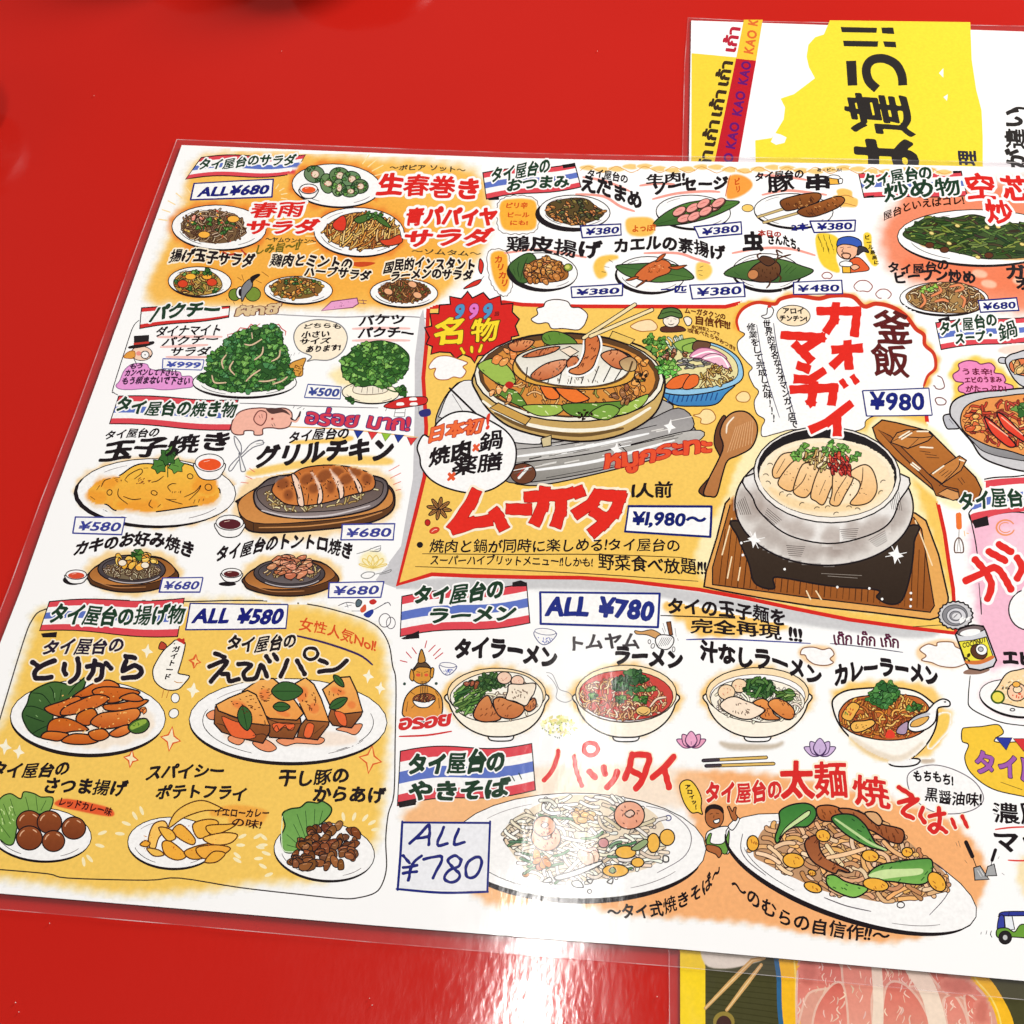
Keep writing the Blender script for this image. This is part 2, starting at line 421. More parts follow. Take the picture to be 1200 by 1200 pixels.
    def lines(s, L, c, w=1.0, taper=0.4):
        for l in L: s.line(l, c, w, True, taper)
    def ellipse(s, cx, cy, rx, ry, c, rot=0, ol=None, w=1.2, a0=0, a1=360, wob=0, c2=None):
        q = T(ell(cx, cy, rx, ry, rot, 30, a0, a1, wob))
        if c is not None: s._poly(q, c, c2)
        if ol is not None: s._rib(q, w, ol, closed=abs(a1 - a0) >= 360)
        return q
    def soft(s, pts, c, feather, a=1.0, sm=True, inner=0.0):
        """watercolour wash whose rim fades over `feather` photo pixels"""
        q = T(pts); q = smooth(q, True, 4) if sm else q
        p = np.asarray(q); z0 = s.zoff + s.base + s.k * 6e-7
        cell = max(0.9, min(3.2, feather / 3.0)); lo = p.min(0) - feather - cell; hi = p.max(0) + feather + cell
        nx, ny = int((hi[0] - lo[0]) / cell) + 2, int((hi[1] - lo[1]) / cell) + 2
        gx, gy = np.meshgrid(lo[0] + np.arange(nx) * cell, lo[1] + np.arange(ny) * cell); pt = np.stack([gx.ravel(), gy.ravel()], 1)
        d = sdf_poly(pt, p)
        if feather > 5: d = d + 1.2 * np.sin(pt[:, 0] * .31 + pt[:, 1] * .17) + 1.0 * np.sin(pt[:, 1] * .43 - pt[:, 0] * .12)   # uneven brush edge
        al = a * np.interp(d / feather, *FALL)
        keep = (al > 0.03).reshape(ny, nx); cellk = keep[:-1, :-1] | keep[1:, :-1] | keep[:-1, 1:] | keep[1:, 1:]
        use = np.zeros((ny, nx), bool); use[:-1, :-1] |= cellk; use[1:, :-1] |= cellk; use[:-1, 1:] |= cellk; use[1:, 1:] |= cellk
        idx = -np.ones(ny * nx, int); sel = np.nonzero(use.ravel())[0]; idx[sel] = np.arange(len(sel)); idx = idx.reshape(ny, nx)
        if not len(sel): return
        if CLIP[0] is not None and (pt[sel].max(0)[1] > 1030 or pt[sel].min(0)[1] < 205 or pt[sel].min(0)[0] < 130):
            out = (sdf_poly(pt, CLIP[0]) > -1.5).reshape(ny, nx); cellk &= ~(out[:-1, :-1] | out[1:, :-1] | out[:-1, 1:] | out[1:, 1:])
        bc = under(pt[sel], z0); mix = bc * (1 - al[sel, None]) + np.array(c, float) * al[sel, None]
        jj, ii = np.nonzero(cellk)
        fs = np.stack([idx[jj, ii], idx[jj, ii + 1], idx[jj + 1, ii + 1], idx[jj + 1, ii]], 1).tolist()
        s.add(pt[sel], fs, [s.col(tuple(m)) for m in mix])
        if s.base < LEVEL['text'] - 1e-9: note_fill(z0, 'soft', p.tolist(), c, feather, a)
    def glow(s, cx, cy, rx, ry, c, feather, rot=0, a=0.9):
        s.soft(ell(cx, cy, rx, ry, rot, 24), c, feather, a, sm=False)
    # ---- lettering
    def text(s, st, path, h, c, bold=0.6, halo=None, hw=2.2, up=None, jitter=0.05, outline=None, ow=1.0, gap=0.0, slant=0.0, fill2=None):
        q = T(path); h = h / F[2]
        q = smooth(q, False, 8) if len(q) > 2 else q
        seg = [0.0]
        for i in range(1, len(q)): seg.append(seg[-1] + math.dist(q[i], q[i - 1]))
        tot = seg[-1]
        def at(d):
            d = max(0, min(tot, d))
            for i in range(1, len(q)):
                if d <= seg[i] + 1e-9:
                    t = (d - seg[i - 1]) / max(1e-9, seg[i] - seg[i - 1])
                    tx, ty = q[i][0] - q[i - 1][0], q[i][1] - q[i - 1][1]; l = math.hypot(tx, ty) or 1
                    return (q[i - 1][0] + tx * t, q[i - 1][1] + ty * t), (tx / l, ty / l)
        adv = []
        for ch in st:
            g_ = glyph(ch) if ch != ' ' else None
            if ch in COMB: adv.append(0)
            elif ch == ' ': adv.append(0.35)
            elif wide(ch): adv.append(1.0 + gap)
            else: adv.append((g_[4] - g_[3]) + 0.09 + gap)
        k = tot / max(1e-6, sum(adv)); pos = 0.0
        if len(st) == 1 and k > h * 1.35: k = h * 1.2; pos = (tot - adv[0] * k) / 2
        pass; jobs = []; prev = None
        latin = not any(wide(ch) for ch in st)
        for ch, ad in zip(st, adv):
            if ch == ' ': pos += ad * k; continue
            co, fs, loops, x0, x1 = glyph(ch)
            if ch in COMB: cen, tan = prev[0], prev[1]; xc = (x0 + x1) / 2 - 0.06
            else:
                cen, tan = at(pos + ad * k / 2); xc = 0.5 if wide(ch) else (x0 + x1) / 2
            if up is None:
                ux_, uy_ = 831 - cen[0], -1535 - cen[1]; l = math.hypot(ux_, uy_); uv = (ux_ / l, uy_ / l)
            else: l = math.hypot(*up); uv = (up[0] / l, up[1] / l)
            ja = rng.uniform(-jitter, jitter); tn = (tan[0] * math.cos(ja) - tan[1] * math.sin(ja), tan[0] * math.sin(ja) + tan[1] * math.cos(ja))
            jy = rng.uniform(-jitter, jitter) * h * 0.5; js = 1 + rng.uniform(-jitter, jitter)
            hh = h / (0.76 if latin else 0.92)
            ph = rng.uniform(0, 6.28); fq = 5.5 / h; am = jitter * h * 0.5; yo = 0.0 if latin else 0.10
            def xf(co, cen=cen, tn=tn, uv=uv, xc=xc, hh=hh, js=js, jy=jy, ph=ph, fq=fq, am=am, k=k, yo=yo):
                ux = (co[:, 0] - xc) * k; vy = (co[:, 1] + yo) * hh * js + jy
                X = cen[0] + ux * tn[0] + vy * uv[0] + slant * vy; Y = cen[1] + ux * tn[1] + vy * uv[1]
                X = X + am * np.sin(Y * fq + ph); Y = Y + am * np.sin(X * fq * 0.9 + ph * 2)
                return np.stack([X, Y], 1)
            jobs.append((ch, xf, math.sqrt(k * hh), cplx(ch))); prev = (cen, tan); pos += ad * k
        def lay(r, cc, grow):
            for (ch, xf, em, cpx) in jobs:
                rr = (r * cpx if not grow else r) / em
                V, Fc = glyph_mesh(ch, round(rr / 0.006) * 0.006)
                if V is not None: s.add(xf(V), Fc, [s.col(cc)] * len(V))
        if halo is not None: lay(bold + hw, halo, True)
        if outline is not None: lay(bold + ow, outline, True)
        lay(bold, c, False)
    def brush(s, strokes, c, w, halo=None, hw=3.0, flat=False, ol=None, olw=0.8):
        """big brush letters written stroke by stroke"""
        segs = []
        for st in strokes:
            q = T(st); q = q if flat else self_s(q); n = len(q)
            for i in range(n - 1): segs.append((q[i], q[i + 1], i > 0, i < n - 2))
        xs = [p[0] for g in segs for p in g[:2]]; ys = [p[1] for g in segs for p in g[:2]]
        R_ = w / 2 + (hw if halo is not None else 0) + olw + 1.5; cell = 0.55
        lo = (min(xs) - R_, min(ys) - R_); nx, ny = int((max(xs) + R_ - lo[0]) / cell) + 2, int((max(ys) + R_ - lo[1]) / cell) + 2
        f = np.full((ny, nx), 1e3)
        for (p, q, jp, jq) in segs:
            i0, i1 = int((min(p[0], q[0]) - R_ - w - lo[0]) / cell), int((max(p[0], q[0]) + R_ + w - lo[0]) / cell) + 1; j0, j1 = int((min(p[1], q[1]) - R_ - w - lo[1]) / cell), int((max(p[1], q[1]) + R_ + w - lo[1]) / cell) + 1
            i0, j0, i1, j1 = max(i0, 0), max(j0, 0), min(i1, nx), min(j1, ny)
            gx, gy = np.meshgrid(lo[0] + np.arange(i0, i1) * cell, lo[1] + np.arange(j0, j1) * cell)
            dx, dy = q[0] - p[0], q[1] - p[1]; l = math.hypot(dx, dy) or 1e-6; ux, uy = dx / l, dy / l
            u = (gx - p[0]) * ux + (gy - p[1]) * uy; v = np.abs(-(gx - p[0]) * uy + (gy - p[1]) * ux)
            if flat:
                a0 = -w * .45 if jp else 0; a1 = l + (w * .45 if jq else 0)
                qx = np.maximum(a0 - u, u - a1); qy = v - w / 2 * (0.93 + 0.10 * np.clip(u / l, 0, 1))
                d = np.hypot(np.maximum(qx, 0), np.maximum(qy, 0)) + np.minimum(np.maximum(qx, qy), 0)
            else:
                t = np.clip(u, 0, l); d = np.hypot(u - t, v) - w / 2
            f[j0:j1, i0:i1] = np.minimum(f[j0:j1, i0:i1], d)
        f = f + 0.28 * np.sin(np.arange(nx)[None, :] * .23 + np.arange(ny)[:, None] * .31)
        def put(g, cc):
            V, Fc = march(f - g, lo[0], lo[1], cell)
            if Fc: s.add(V, Fc, [s.col(cc)] * len(V))
        if halo is not None: put(hw, halo)
        if ol is not None: put(olw, ol)
        put(0, c)
    def build(s, mat=None):
        if not s.v: return None
        v = np.vstack(s.v)
        me = bpy.data.meshes.new(s.name); me.from_pydata(v.tolist(), [], s.f)
        at = me.color_attributes.new('ink', 'FLOAT_COLOR', 'POINT')
        at.data.foreach_set('color', np.asarray(s.c, dtype=np.float32).ravel())
        me.materials.append(M_INK)
        o = bpy.data.objects.new(s.name, me); COL.objects.link(o); s.obj = o
        par = s.parent.obj if isinstance(s.parent, Art) else s.parent
        if par is None: par = s.parent.root
        o.parent = par
        r_ = par
        while r_.parent is not None: r_ = r_.parent
        if par is r_: o.location = -Vector(r_.location)
        if s.label: o['label'] = s.label
        if s.name in STUFF: o['kind'] = 'stuff'
        return o
def self_s(q): return smooth(q, False, 5) if len(q) > 2 else q
CLIP = [None]; CUR = [None]; CURZ = [0.0]
def stack_layers():
    """lay the printed shapes on one another, each only as high as what it overlaps needs"""
    maps = {}
    for (zoff, z, q, art, pts, faces, cols) in sorted(SHAPES, key=lambda r: (r[0], r[1], r[2])):
        hm = maps.setdefault(zoff, np.zeros((560, 640), np.int32))
        g = np.clip(((pts + 140) / 3.0).astype(int), 0, 555)
        if len(faces) > 60 and len(pts) / len(faces) > 0.5 and (np.ptp(pts[:, 0]) < 60 or len(faces) > 400):
            bx = [(g[:, 0].min(), g[:, 1].min(), g[:, 0].max(), g[:, 1].max())]
        else:
            bx = []
            for f in faces:
                h = g[list(f)]; bx.append((h[:, 0].min(), h[:, 1].min(), h[:, 0].max(), h[:, 1].max()))
        k = 0
        for (a, b, c, d) in bx: k = max(k, int(hm[b:d + 1, a:c + 1].max()))
        k += 1
        for (a, b, c, d) in bx: hm[b:d + 1, a:c + 1] = k
        v = PA(pts, zoff + 2e-6 + k * DZ)
        x, y = v[:, 0], v[:, 1]
        for f in faces:                                       # every print faces up
            ar = sum(x[f[i - 1]] * y[f[i]] - x[f[i]] * y[f[i - 1]] for i in range(len(f)))
            art.f.append(tuple(i + art.m for i in (f if ar > 0 else f[::-1])))
        art.v.append(v); art.c += list(cols); art.m += len(pts)
    return {z: int(m.max()) for z, m in maps.items()}

# colours of the inks as they look in flat light
BLK = (34, 27, 30); NAVY = (30, 34, 118); GRN = (33, 62, 42); RED = (222, 40, 35); WHT = (253, 251, 249); CRM = (255, 240, 214)
BRN = (70, 42, 30); YEL = (249, 203, 97); ORG = (240, 146, 60); OLI = (60, 70, 30)
LEAF = [(58, 104, 48), (76, 126, 54), (100, 150, 66), (48, 86, 42)]

# ------------------------------------------------------------------ reusable motifs
def plate(nm, label, cx, cy, rx, ry, rot=0, glow=None, gf=7, thick=2.4, shadow=None, rim=True, fill=WHT):
    if glow is not None:
        g_ = Art('plate_glow', 'glow', wash=True); g_.glow(cx, cy, rx, ry, glow, gf, rot)
    p = Art(nm, 'plate', label=label)
    if shadow:
        p.ellipse(cx + shadow[0], cy + shadow[1], rx, ry, BLK, rot)
    p.ellipse(cx, cy, rx, ry, fill, rot, ol=BLK, w=1.1)
    p.line(ell(cx, cy, rx, ry, rot, 18, 20, 175), BLK, thick, True, 0.8)
    if rim:
        p.line(ell(cx, cy, rx * .86, ry * .84, rot, 10, 115, 165), BLK, 0.8)
        p.line(ell(cx, cy, rx * .88, ry * .84, rot, 8, 30, 62), (110, 100, 100), 0.8)
        p.line(ell(cx, cy, rx * .88, ry * .86, rot, 8, 215, 245), (150, 140, 140), 0.7)
    return p
def child(p, name='food', level='food', label=None): return Art(name, level, parent=p, label=label)
def chunks(a, region, n, size, cols, ol=BLK, w=0.9, asp=0.6, hi=True, rot=None, spread=25):
    reg = T(region); pts = sorted([rand_in(reg) for _ in range(n)], key=lambda p: p[1])
    for (x, y) in pts:
        sz = size * rng.uniform(0.75, 1.25); r = (rng.uniform(0, 180) if rot is None else rot + rng.uniform(-spread, spread))
        q = smooth(ell(x, y, sz, sz * asp, r, 8, wob=0.22), True, 3); c = jit(rng.choice(cols), 14)
        a._poly(q, c); a._rib(q, w, ol, True)
        if hi:
            k = [(x - sz * .4 + rng.uniform(-1, 1) * .3 * sz, y - sz * asp * .35), (x + sz * .2, y - sz * asp * .45)]
            a._rib(k, 0.7, tuple(min(255, v + 60) for v in c))
def noodles(a, region, n, ln, w, cols, ol=BRN, curl=1.0, ow=0.8, rot=None, spread=40):
    reg = T(region)
    for _ in range(n):
        x, y = rand_in(reg); r = math.radians(rng.uniform(0, 180) if rot is None else rot + rng.uniform(-spread, spread)); l = ln * rng.uniform(.6, 1.2)
        bend = rng.uniform(-1, 1) * curl * l * .6; dx, dy = math.cos(r) * l / 2, math.sin(r) * l / 2
        q = [(x - dx, y - dy), (x - dx * .3 - dy / l * bend, y - dy * .3 + dx / l * bend), (x + dx * .4 - dy / l * bend, y + dy * .4 + dx / l * bend), (x + dx, y + dy)]
        q = [p if inside(p, reg) else ((p[0] + x) / 2, (p[1] + y) / 2) for p in q]
        q = smooth(q, False, 4)
        a._rib(q, w + ow * 2, ol); a._rib(q, w, jit(rng.choice(cols), 14))
def specks(a, region, n, size, cols):
    reg = T(region)
    for _ in range(n):
        x, y = rand_in(reg); sz = size * rng.uniform(.6, 1.3); r = rng.uniform(0, 180)
        a._poly(ell(x, y, sz, sz * .55, r, 7, wob=.2), jit(rng.choice(cols), 18))
def dashes(a, region, n, ln, c, w=0.8, rot=0, spread=30):
    reg = T(region)
    for _ in range(n):
        x, y = rand_in(reg); r = math.radians(rot + rng.uniform(-spread, spread)); l = ln * rng.uniform(.5, 1.2)
        a._rib([(x, y), (x + math.cos(r) * l, y + math.sin(r) * l)], w, c)
def herb(a, region, n, size, cols=LEAF, ol=(20, 40, 22)):
    reg = T(region); pts = [rand_in(reg) for _ in range(n)]
    for (x, y) in pts:
        c = jit(rng.choice(cols), 10); sz = size * rng.uniform(.7, 1.2); r0 = rng.uniform(0, 120)
        q = []
        for k in range(9):
            an = math.radians(r0 + k * 40); rr = sz * (1.0 if k % 3 else .62) * rng.uniform(.85, 1.15); q.append((x + rr * math.cos(an), y + rr * .8 * math.sin(an)))
        q = smooth(q, True, 2); a._poly(q, c); a._rib(q, 0.65, ol, True)
        if rng.random() < .55: a._rib([(x - sz * .3, y + sz * .3), (x + sz * .2, y - sz * .3)], 0.6, tuple(min(255, v + 55) for v in c))
def sprig(a, cx, cy, s, cols=LEAF):
    """a coriander leaf with three lobes and a stem"""
    x, y = T([(cx, cy)])[0]; s = s / F[2]
    a._rib([(x, y + s * .9), (x, y)], 1.2, (50, 80, 40))
    for (dx, dy, k) in ((-.55, .15, .55), (.55, .15, .55), (0, -.45, .62)):
        q = []
        for i in range(12):
            an = math.radians(i * 30 + 15); rr = s * k * (1 if i % 2 else .68); q.append((x + dx * s + rr * math.cos(an), y + dy * s + rr * math.sin(an)))
        q = smooth(q, True, 2); c = rng.choice(cols[:3]); a._poly(q, c); a._rib(q, 0.9, (25, 45, 25), True)
        a._rib([(x + dx * s * .5, y + dy * s * .5), (x + dx * s * 1.3, y + dy * s * 1.3)], .6, (28, 52, 28))
def leaf(a, p0, p1, bulge, c=(58, 100, 50), w=1.1):
    (x0, y0), (x1, y1) = p0, p1; dx, dy = x1 - x0, y1 - y0
    q = [p0, (x0 + dx * .3 - dy * bulge, y0 + dy * .3 + dx * bulge), (x0 + dx * .7 - dy * bulge * .9, y0 + dy * .7 + dx * bulge * .9), p1, (x0 + dx * .7 + dy * bulge * .9, y0 + dy * .7 - dx * bulge * .9), (x0 + dx * .3 + dy * bulge, y0 + dy * .3 - dx * bulge)]
    a.poly(q, c, BLK, w); a.line([p0, (x0 + dx * .5, y0 + dy * .5), p1], (26, 50, 26), 0.8)
def steam(a, pts, c=WHT, ol=(110, 60, 30), w=1.0): a.poly(pts, c, ol, w)
def bowl_small(a, cx, cy, rx, ry, liq, ol=BLK):
    a.poly([(cx - rx, cy), (cx - rx * .85, cy + ry * 1.3), (cx - rx * .4, cy + ry * 1.9), (cx + rx * .4, cy + ry * 1.9), (cx + rx * .85, cy + ry * 1.3), (cx + rx, cy)], WHT, ol, 1.1)
    a.ellipse(cx, cy, rx, ry, WHT, 0, ol, 1.1); a.ellipse(cx, cy + ry * .2, rx * .8, ry * .68, liq)
    a.line([(cx - rx * .4, cy - ry * .1), (cx, cy - ry * .25)], (255, 220, 200), 0.8)
def pricebox(st, corners, c=NAVY, label=None, tp=None, h=None, bold=0.42, w=1.7, jitter=.03):
    """a price in a hand-drawn box: corners TL TR BR BL in frame coordinates"""
    b = Art('price_box', 'box', label=label)
    b._poly(T(corners), WHT)
    cc = list(corners)
    for i in range(4):
        p, q = T([cc[i], cc[(i + 1) % 4]]); b._rib([p, ((p[0] + q[0]) / 2 + rng.uniform(-.3, .3), (p[1] + q[1]) / 2 + rng.uniform(-.3, .3)), q], w * rng.uniform(.8, 1.1), c)
    (x0, y0), (x1, y1), (x2, y2), (x3, y3) = corners
    lx, ly = x3 * .86 + x0 * .14, y3 * .80 + y0 * .20; rx_, ry_ = x2 * .86 + x1 * .14, y2 * .80 + y1 * .20
    dx, dy = rx_ - lx, ry_ - ly
    hh = h or 0.60 * math.dist((x0, y0), (x3, y3))
    t = Art('lettering', 'boxtext', parent=b)
    t.text(st, tp or [(lx + dx * .07, ly + dy * .07), (lx + dx * .94, ly + dy * .94)], hh, c, bold, jitter=jitter, slant=0.12)
    return b
def banner(lines_, TL, TR, BR, BL, wave=6, bot=None, ends=(), label=None, c=GRN, bold=0.7, blue=True):
    """a flag-striped section banner with its lettering; four corners in frame coordinates"""
    b = Art('section_banner', 'panel', label=label); N = 12
    def row(t, k):
        u = k / N; x = (TL[0] * (1 - u) + TR[0] * u) * (1 - t) + (BL[0] * (1 - u) + BR[0] * u) * t
        y = (TL[1] * (1 - u) + TR[1] * u) * (1 - t) + (BL[1] * (1 - u) + BR[1] * u) * t
        return (x, y - wave * math.sin(u * math.pi * 2))
    bands = [(0, .20, (224, 74, 84)), (.20, .38, WHT), (.38, .60, (96, 118, 196)), (.60, .80, WHT), (.80, 1, (224, 74, 84))]
    if not blue: bands = [(0, .2, (214, 52, 50)), (.2, .8, WHT), (.8, 1, (214, 52, 50))]
    for (t0, t1, c_) in bands:
        b._poly(T([row(t0, k) for k in range(N + 1)] + [row(t1, N - k) for k in range(N + 1)]), c_)
    q = [row(0, k) for k in range(N + 1)] + [row(1, N - k) for k in range(N + 1)]
    b._rib(T(q), 1.3, BLK, closed=True)
    for e in ends: b.poly(e, BLK, sm=False)
    t = Art('lettering', 'text', parent=b)
    for (st, path, h, *r) in lines_: t.text(st, path, h, c, r[0] if r else bold, halo=WHT, hw=1.7, jitter=.05)
    return b
def name(st, path, h, c=BLK, bold=0.8, halo=None, hw=2.0, nm='dish_name', label=None, par=None, **k):
    t = Art(nm, 'text', label=label, parent=par); t.text(st, path, h, c, bold, halo, hw, **k); return t
def sparkle(a, cx, cy, s, c, w=1.2, fill=None):
    q = []
    for i in range(8):
        an = math.radians(i * 45 - 80); r = s if i % 2 == 0 else s * .42; q.append((cx + r * math.cos(an) * .8, cy + r * math.sin(an)))
    if fill: a.poly(q, fill, sm=False)
    if w: a.poly(q, None, c, w, sm=False)
def rays(a, cx, cy, r0, r1, a0, a1, n, c, w=1.3):
    for i in range(n):
        an = math.radians(a0 + (a1 - a0) * i / max(1, n - 1)); a.line([(cx + r0 * math.cos(an), cy + r0 * .8 * math.sin(an)), (cx + r1 * math.cos(an), cy + r1 * .8 * math.sin(an))], c, w)
def bowl(label, cx, cy, rx, ry, depth, glow=(250, 190, 90), rot=0, foot=.22, fdx=0):
    g_ = Art('bowl_glow', 'glow', wash=True)
    g_.soft([(cx - rx, cy - ry * .2), (cx, cy - ry), (cx + rx, cy - ry * .1), (cx + rx * .8, cy + depth * .5), (cx + fdx, cy + depth * .95), (cx - rx * .8, cy + depth * .5)], glow, 9, .8)
    p = Art('noodle_bowl', 'plate', label=label)
    fx = cx + fdx
    p.poly([(fx - rx * foot, cy + depth * .93), (fx - rx * foot, cy + depth * 1.06), (fx, cy + depth * 1.09), (fx + rx * foot, cy + depth * 1.06), (fx + rx * foot, cy + depth * .93)], WHT, BLK, 1.4)
    q = []
    for k in range(15):
        an = math.pi * k / 14; sg = math.sin(an)
        q.append((cx + rx * .995 * math.cos(an) + fdx * sg * .6, cy + depth * min(.99, sg ** .92)))
    q.append((cx, cy - ry * .5))
    p.poly(q, (255, 246, 228), BLK, 1.6)
    p.ellipse(cx, cy, rx, ry, (252, 226, 182), rot, BLK, 1.3)
    p.ellipse(cx, cy + ry * .12, rx * .93, ry * .86, WHT, rot, (90, 60, 50), 0.8)
    return p
# ------------------------------------------------------------------ the table
CASTERS = [(420, -66, 'unseen dark dish added to shade the far end of the red table'), (238, -84, 'unseen dark dish added left of the other to shade the far end'), (-88, 146, 'unseen dark dish added to shade the left end of the red table')]
tb = thing('table', 'glossy red restaurant table top under the laminated menus', 'table', (0, 0.2, -0.03))
me_v = []; f_ = []
X0, X1, Y0, Y1 = -0.62, 0.62, -0.30, 0.75
for z in (0.0, -0.03):
    me_v += [(X0, Y0, z), (X1, Y0, z), (X1, Y1, z), (X0, Y1, z)]
f_ = [(0, 1, 2, 3), (7, 6, 5, 4), (0, 4, 5, 1), (1, 5, 6, 2), (2, 6, 7, 3), (3, 7, 4, 0)]
top = mesh_obj('table_top', me_v, f_, M_TABLE, tb)
bv = top.modifiers.new('bevel', 'BEVEL'); bv.width = 0.004; bv.segments = 3
# dust and crumbs on the lacquer, tiny scuffs
rc = random.Random(3)
sp_v = []; sp_f = []
for (x, y, s) in [(58, 1082, .9), (18, 1175, 1.0), (22, 1186, .7), (436, 1178, .9), (433, 1170, .6), (110, 112, .5), (700, 60, .5), (330, 60, .5), (770, 1168, .8)]:
    q = [(x + s * math.cos(k * 1.05) * rc.uniform(.6, 1.1), y + s * math.sin(k * 1.05) * rc.uniform(.6, 1.1)) for k in range(6)]
    n0 = len(sp_v); sp_v += [tuple(v) for v in PA(q, 0.0004)] + [P(x, y, 0.0007)]
    sp_f += [(n0 + k, n0 + (k + 1) % 6, n0 + 6) for k in range(6)]
M_DUST, _n, _b = new_mat('pale_dust'); _b.inputs['Base Color'].default_value = (.7, .6, .55, 1)
cr_ = mesh_obj('crumbs', sp_v, sp_f, M_DUST, None); cr_['kind'] = 'stuff'; cr_['label'] = 'tiny pale crumbs scattered on the red table'; cr_['category'] = 'crumbs'

# low dark dishes added out of view, only to cast soft shade onto the table
M_CASTER, _n, _b = new_mat('dark_glazed_dish'); _b.inputs['Base Color'].default_value = (.03, .015, .012, 1); _b.inputs['Roughness'].default_value = .45
def lathe(name_, prof, mat, parent):
    V, Fc = [], []; N = 28
    for (r, z) in prof: V += [(r * math.cos(k * 2 * math.pi / N), r * math.sin(k * 2 * math.pi / N), z) for k in range(N)]
    for i in range(len(prof) - 1): Fc += [(i * N + k, i * N + (k + 1) % N, (i + 1) * N + (k + 1) % N, (i + 1) * N + k) for k in range(N)]
    Fc += [tuple(range(N))[::-1], tuple(range((len(prof) - 1) * N, len(prof) * N))]
    me = bpy.data.meshes.new(name_); me.from_pydata(V, [], Fc); me.materials.append(mat)
    for p in me.polygons: p.use_smooth = len(p.vertices) == 4
    o = bpy.data.objects.new(name_, me); COL.objects.link(o); o.parent = parent; return o
for (x, y, lb) in CASTERS:
    t_ = thing('sauce_dish', lb, 'dish', P(x, y)); t_['group'] = 'unseen dishes added to shade the red table'
    lathe('caster_body', [(.016, .0004), (.020, .003), (.033, .016), (.036, .021), (.0345, .0212), (.031, .016), (.018, .0045)], M_CASTER, t_)

# ------------------------------------------------------------------ the three laminated sheets
def sheet(root, outline, film, z0, t=0.0003, hole_shrink=None):
    """paper slab sealed in a wider clear pouch; outline and film traced with the same number of points"""
    pp = slab('paper', outline, z0, z0 + t, M_PAPER, root)
    fm = slab('laminate_edge', film, z0 + 0.00004, z0 + 0.00020, M_FILM, root, hole=outline)
    inner = []
    for f_, o_ in zip(film, outline):
        d = math.dist(f_, o_) or 1; inner.append((f_[0] + (o_[0] - f_[0]) * .95 / d, f_[1] + (o_[1] - f_[1]) * .95 / d))
    slab('cut_edge', film, z0 + 0.00021, z0 + 0.00026, M_EDGE, root, hole=inner)
    return pp, z0 + t
def dens(pts, n=8):
    out = []
    for i in range(len(pts)):
        a_, b_ = pts[i], pts[(i + 1) % len(pts)]
        for k in range(n): out.append((a_[0] + (b_[0] - a_[0]) * k / n, a_[1] + (b_[1] - a_[1]) * k / n))
    return out

# upper right sheet
up_ = thing('poster_sheet', 'laminated yellow and white sheet with sideways black writing, upper right under the big menu', 'menu', P(1000, 100))
pl_ = dens([(810, 24), (1290, 40), (1345, 330), (805, 330)], 6)
pf_ = dens([(803, 23), (1300, 32), (1360, 345), (796, 345)], 6)
pf_[0] = (806, 20.5)
_, z_up = sheet(up_, pl_, pf_, 0.0001)
# lower right sheet
lo_ = thing('photo_menu_sheet', 'laminated sheet with yellow edge and raw sliced meat photo, lower right under the big menu', 'menu', P(1000, 1180))
pl_ = dens([(797.5, 1040), (1290, 1040), (1340, 1420), (800, 1420)], 6)
pf_ = dens([(783, 1030), (1300, 1030), (1360, 1440), (786, 1440)], 6)
_, z_lo = sheet(lo_, pl_, pf_, 0.0001)
# the big menu
menu = thing('food_menu', 'large laminated white menu covered with hand drawn Thai dishes and Japanese writing', 'menu', P(600, 600))
menu_px = [(213, 170), (300, 173.5), (400, 177.5), (500, 181.5), (600, 185), (700, 187.3), (800, 189), (950, 191), (1100, 194), (1200, 196.5), (1330, 199.5),
           (1352, 300), (1395, 500), (1440, 700), (1490, 900), (1542, 1100), (1560, 1177),
           (1400, 1164.5), (1200, 1149.5), (1000, 1131), (800, 1112.5), (600, 1097), (440, 1084.5), (220, 1065.5), (0, 1047), (-90, 1039.5),
           (-95, 1000), (-60, 900), (-20, 792), (0, 754), (25, 690), (60, 590), (97.5, 490), (155, 332)]
film_px = [(207, 163), (300, 167), (400, 171), (500, 175), (600, 178.5), (700, 181), (800, 182.7), (950, 185), (1100, 188), (1200, 190), (1336, 193),
           (1362, 300), (1405, 500), (1452, 700), (1502, 900), (1556, 1100), (1576, 1202),
           (1400, 1188), (1200, 1172), (1000, 1153), (800, 1134), (600, 1118), (440, 1105), (220, 1085), (0, 1066), (-110, 1056),
           (-112, 1000), (-74, 900), (-33, 792), (-13, 748), (12, 684), (48, 585), (87, 486), (145, 328)]
_, z_me = sheet(menu, menu_px, film_px, 0.00062)
CUR[0] = menu; CURZ[0] = z_me; CLIP[0] = menu_px

# ================================================================== SALAD SECTION
fr_(0, 0, 1)
w_ = Art('orange_wash', 'wash', wash=True, label='orange watercolour behind the salads')
w_.soft([(238, 192), (330, 186), (430, 192), (540, 202), (566, 235), (560, 285), (535, 318), (486, 352), (340, 352), (200, 350), (180, 340), (196, 300), (222, 240)], (249, 190, 88), 15, 1.0)
w_.soft([(265, 250), (350, 235), (470, 240), (510, 300), (440, 335), (300, 340), (235, 320)], (246, 172, 66), 24, .7)
fr_(200, 160, 6)
banner([('タイ屋台のサラダ', [(185, 232), (400, 226), (600, 205), (870, 205)], 78, .55)], (215, 148), (948, 128), (868, 262), (105, 300), 14, label='flag banner over the salad dishes')
pricebox('ALL¥680', [(165, 330), (722, 300), (712, 425), (140, 445)], label='ALL 680 yen box above the salads', bold=.75, w=1.9)
p = plate('dish_picture', 'glass noodle salad on oval plate', 340, 640, 332, 158, 2, (236, 128, 48), 8)
a_ = child(p); reg = ell(305, 635, 230, 118, 3)
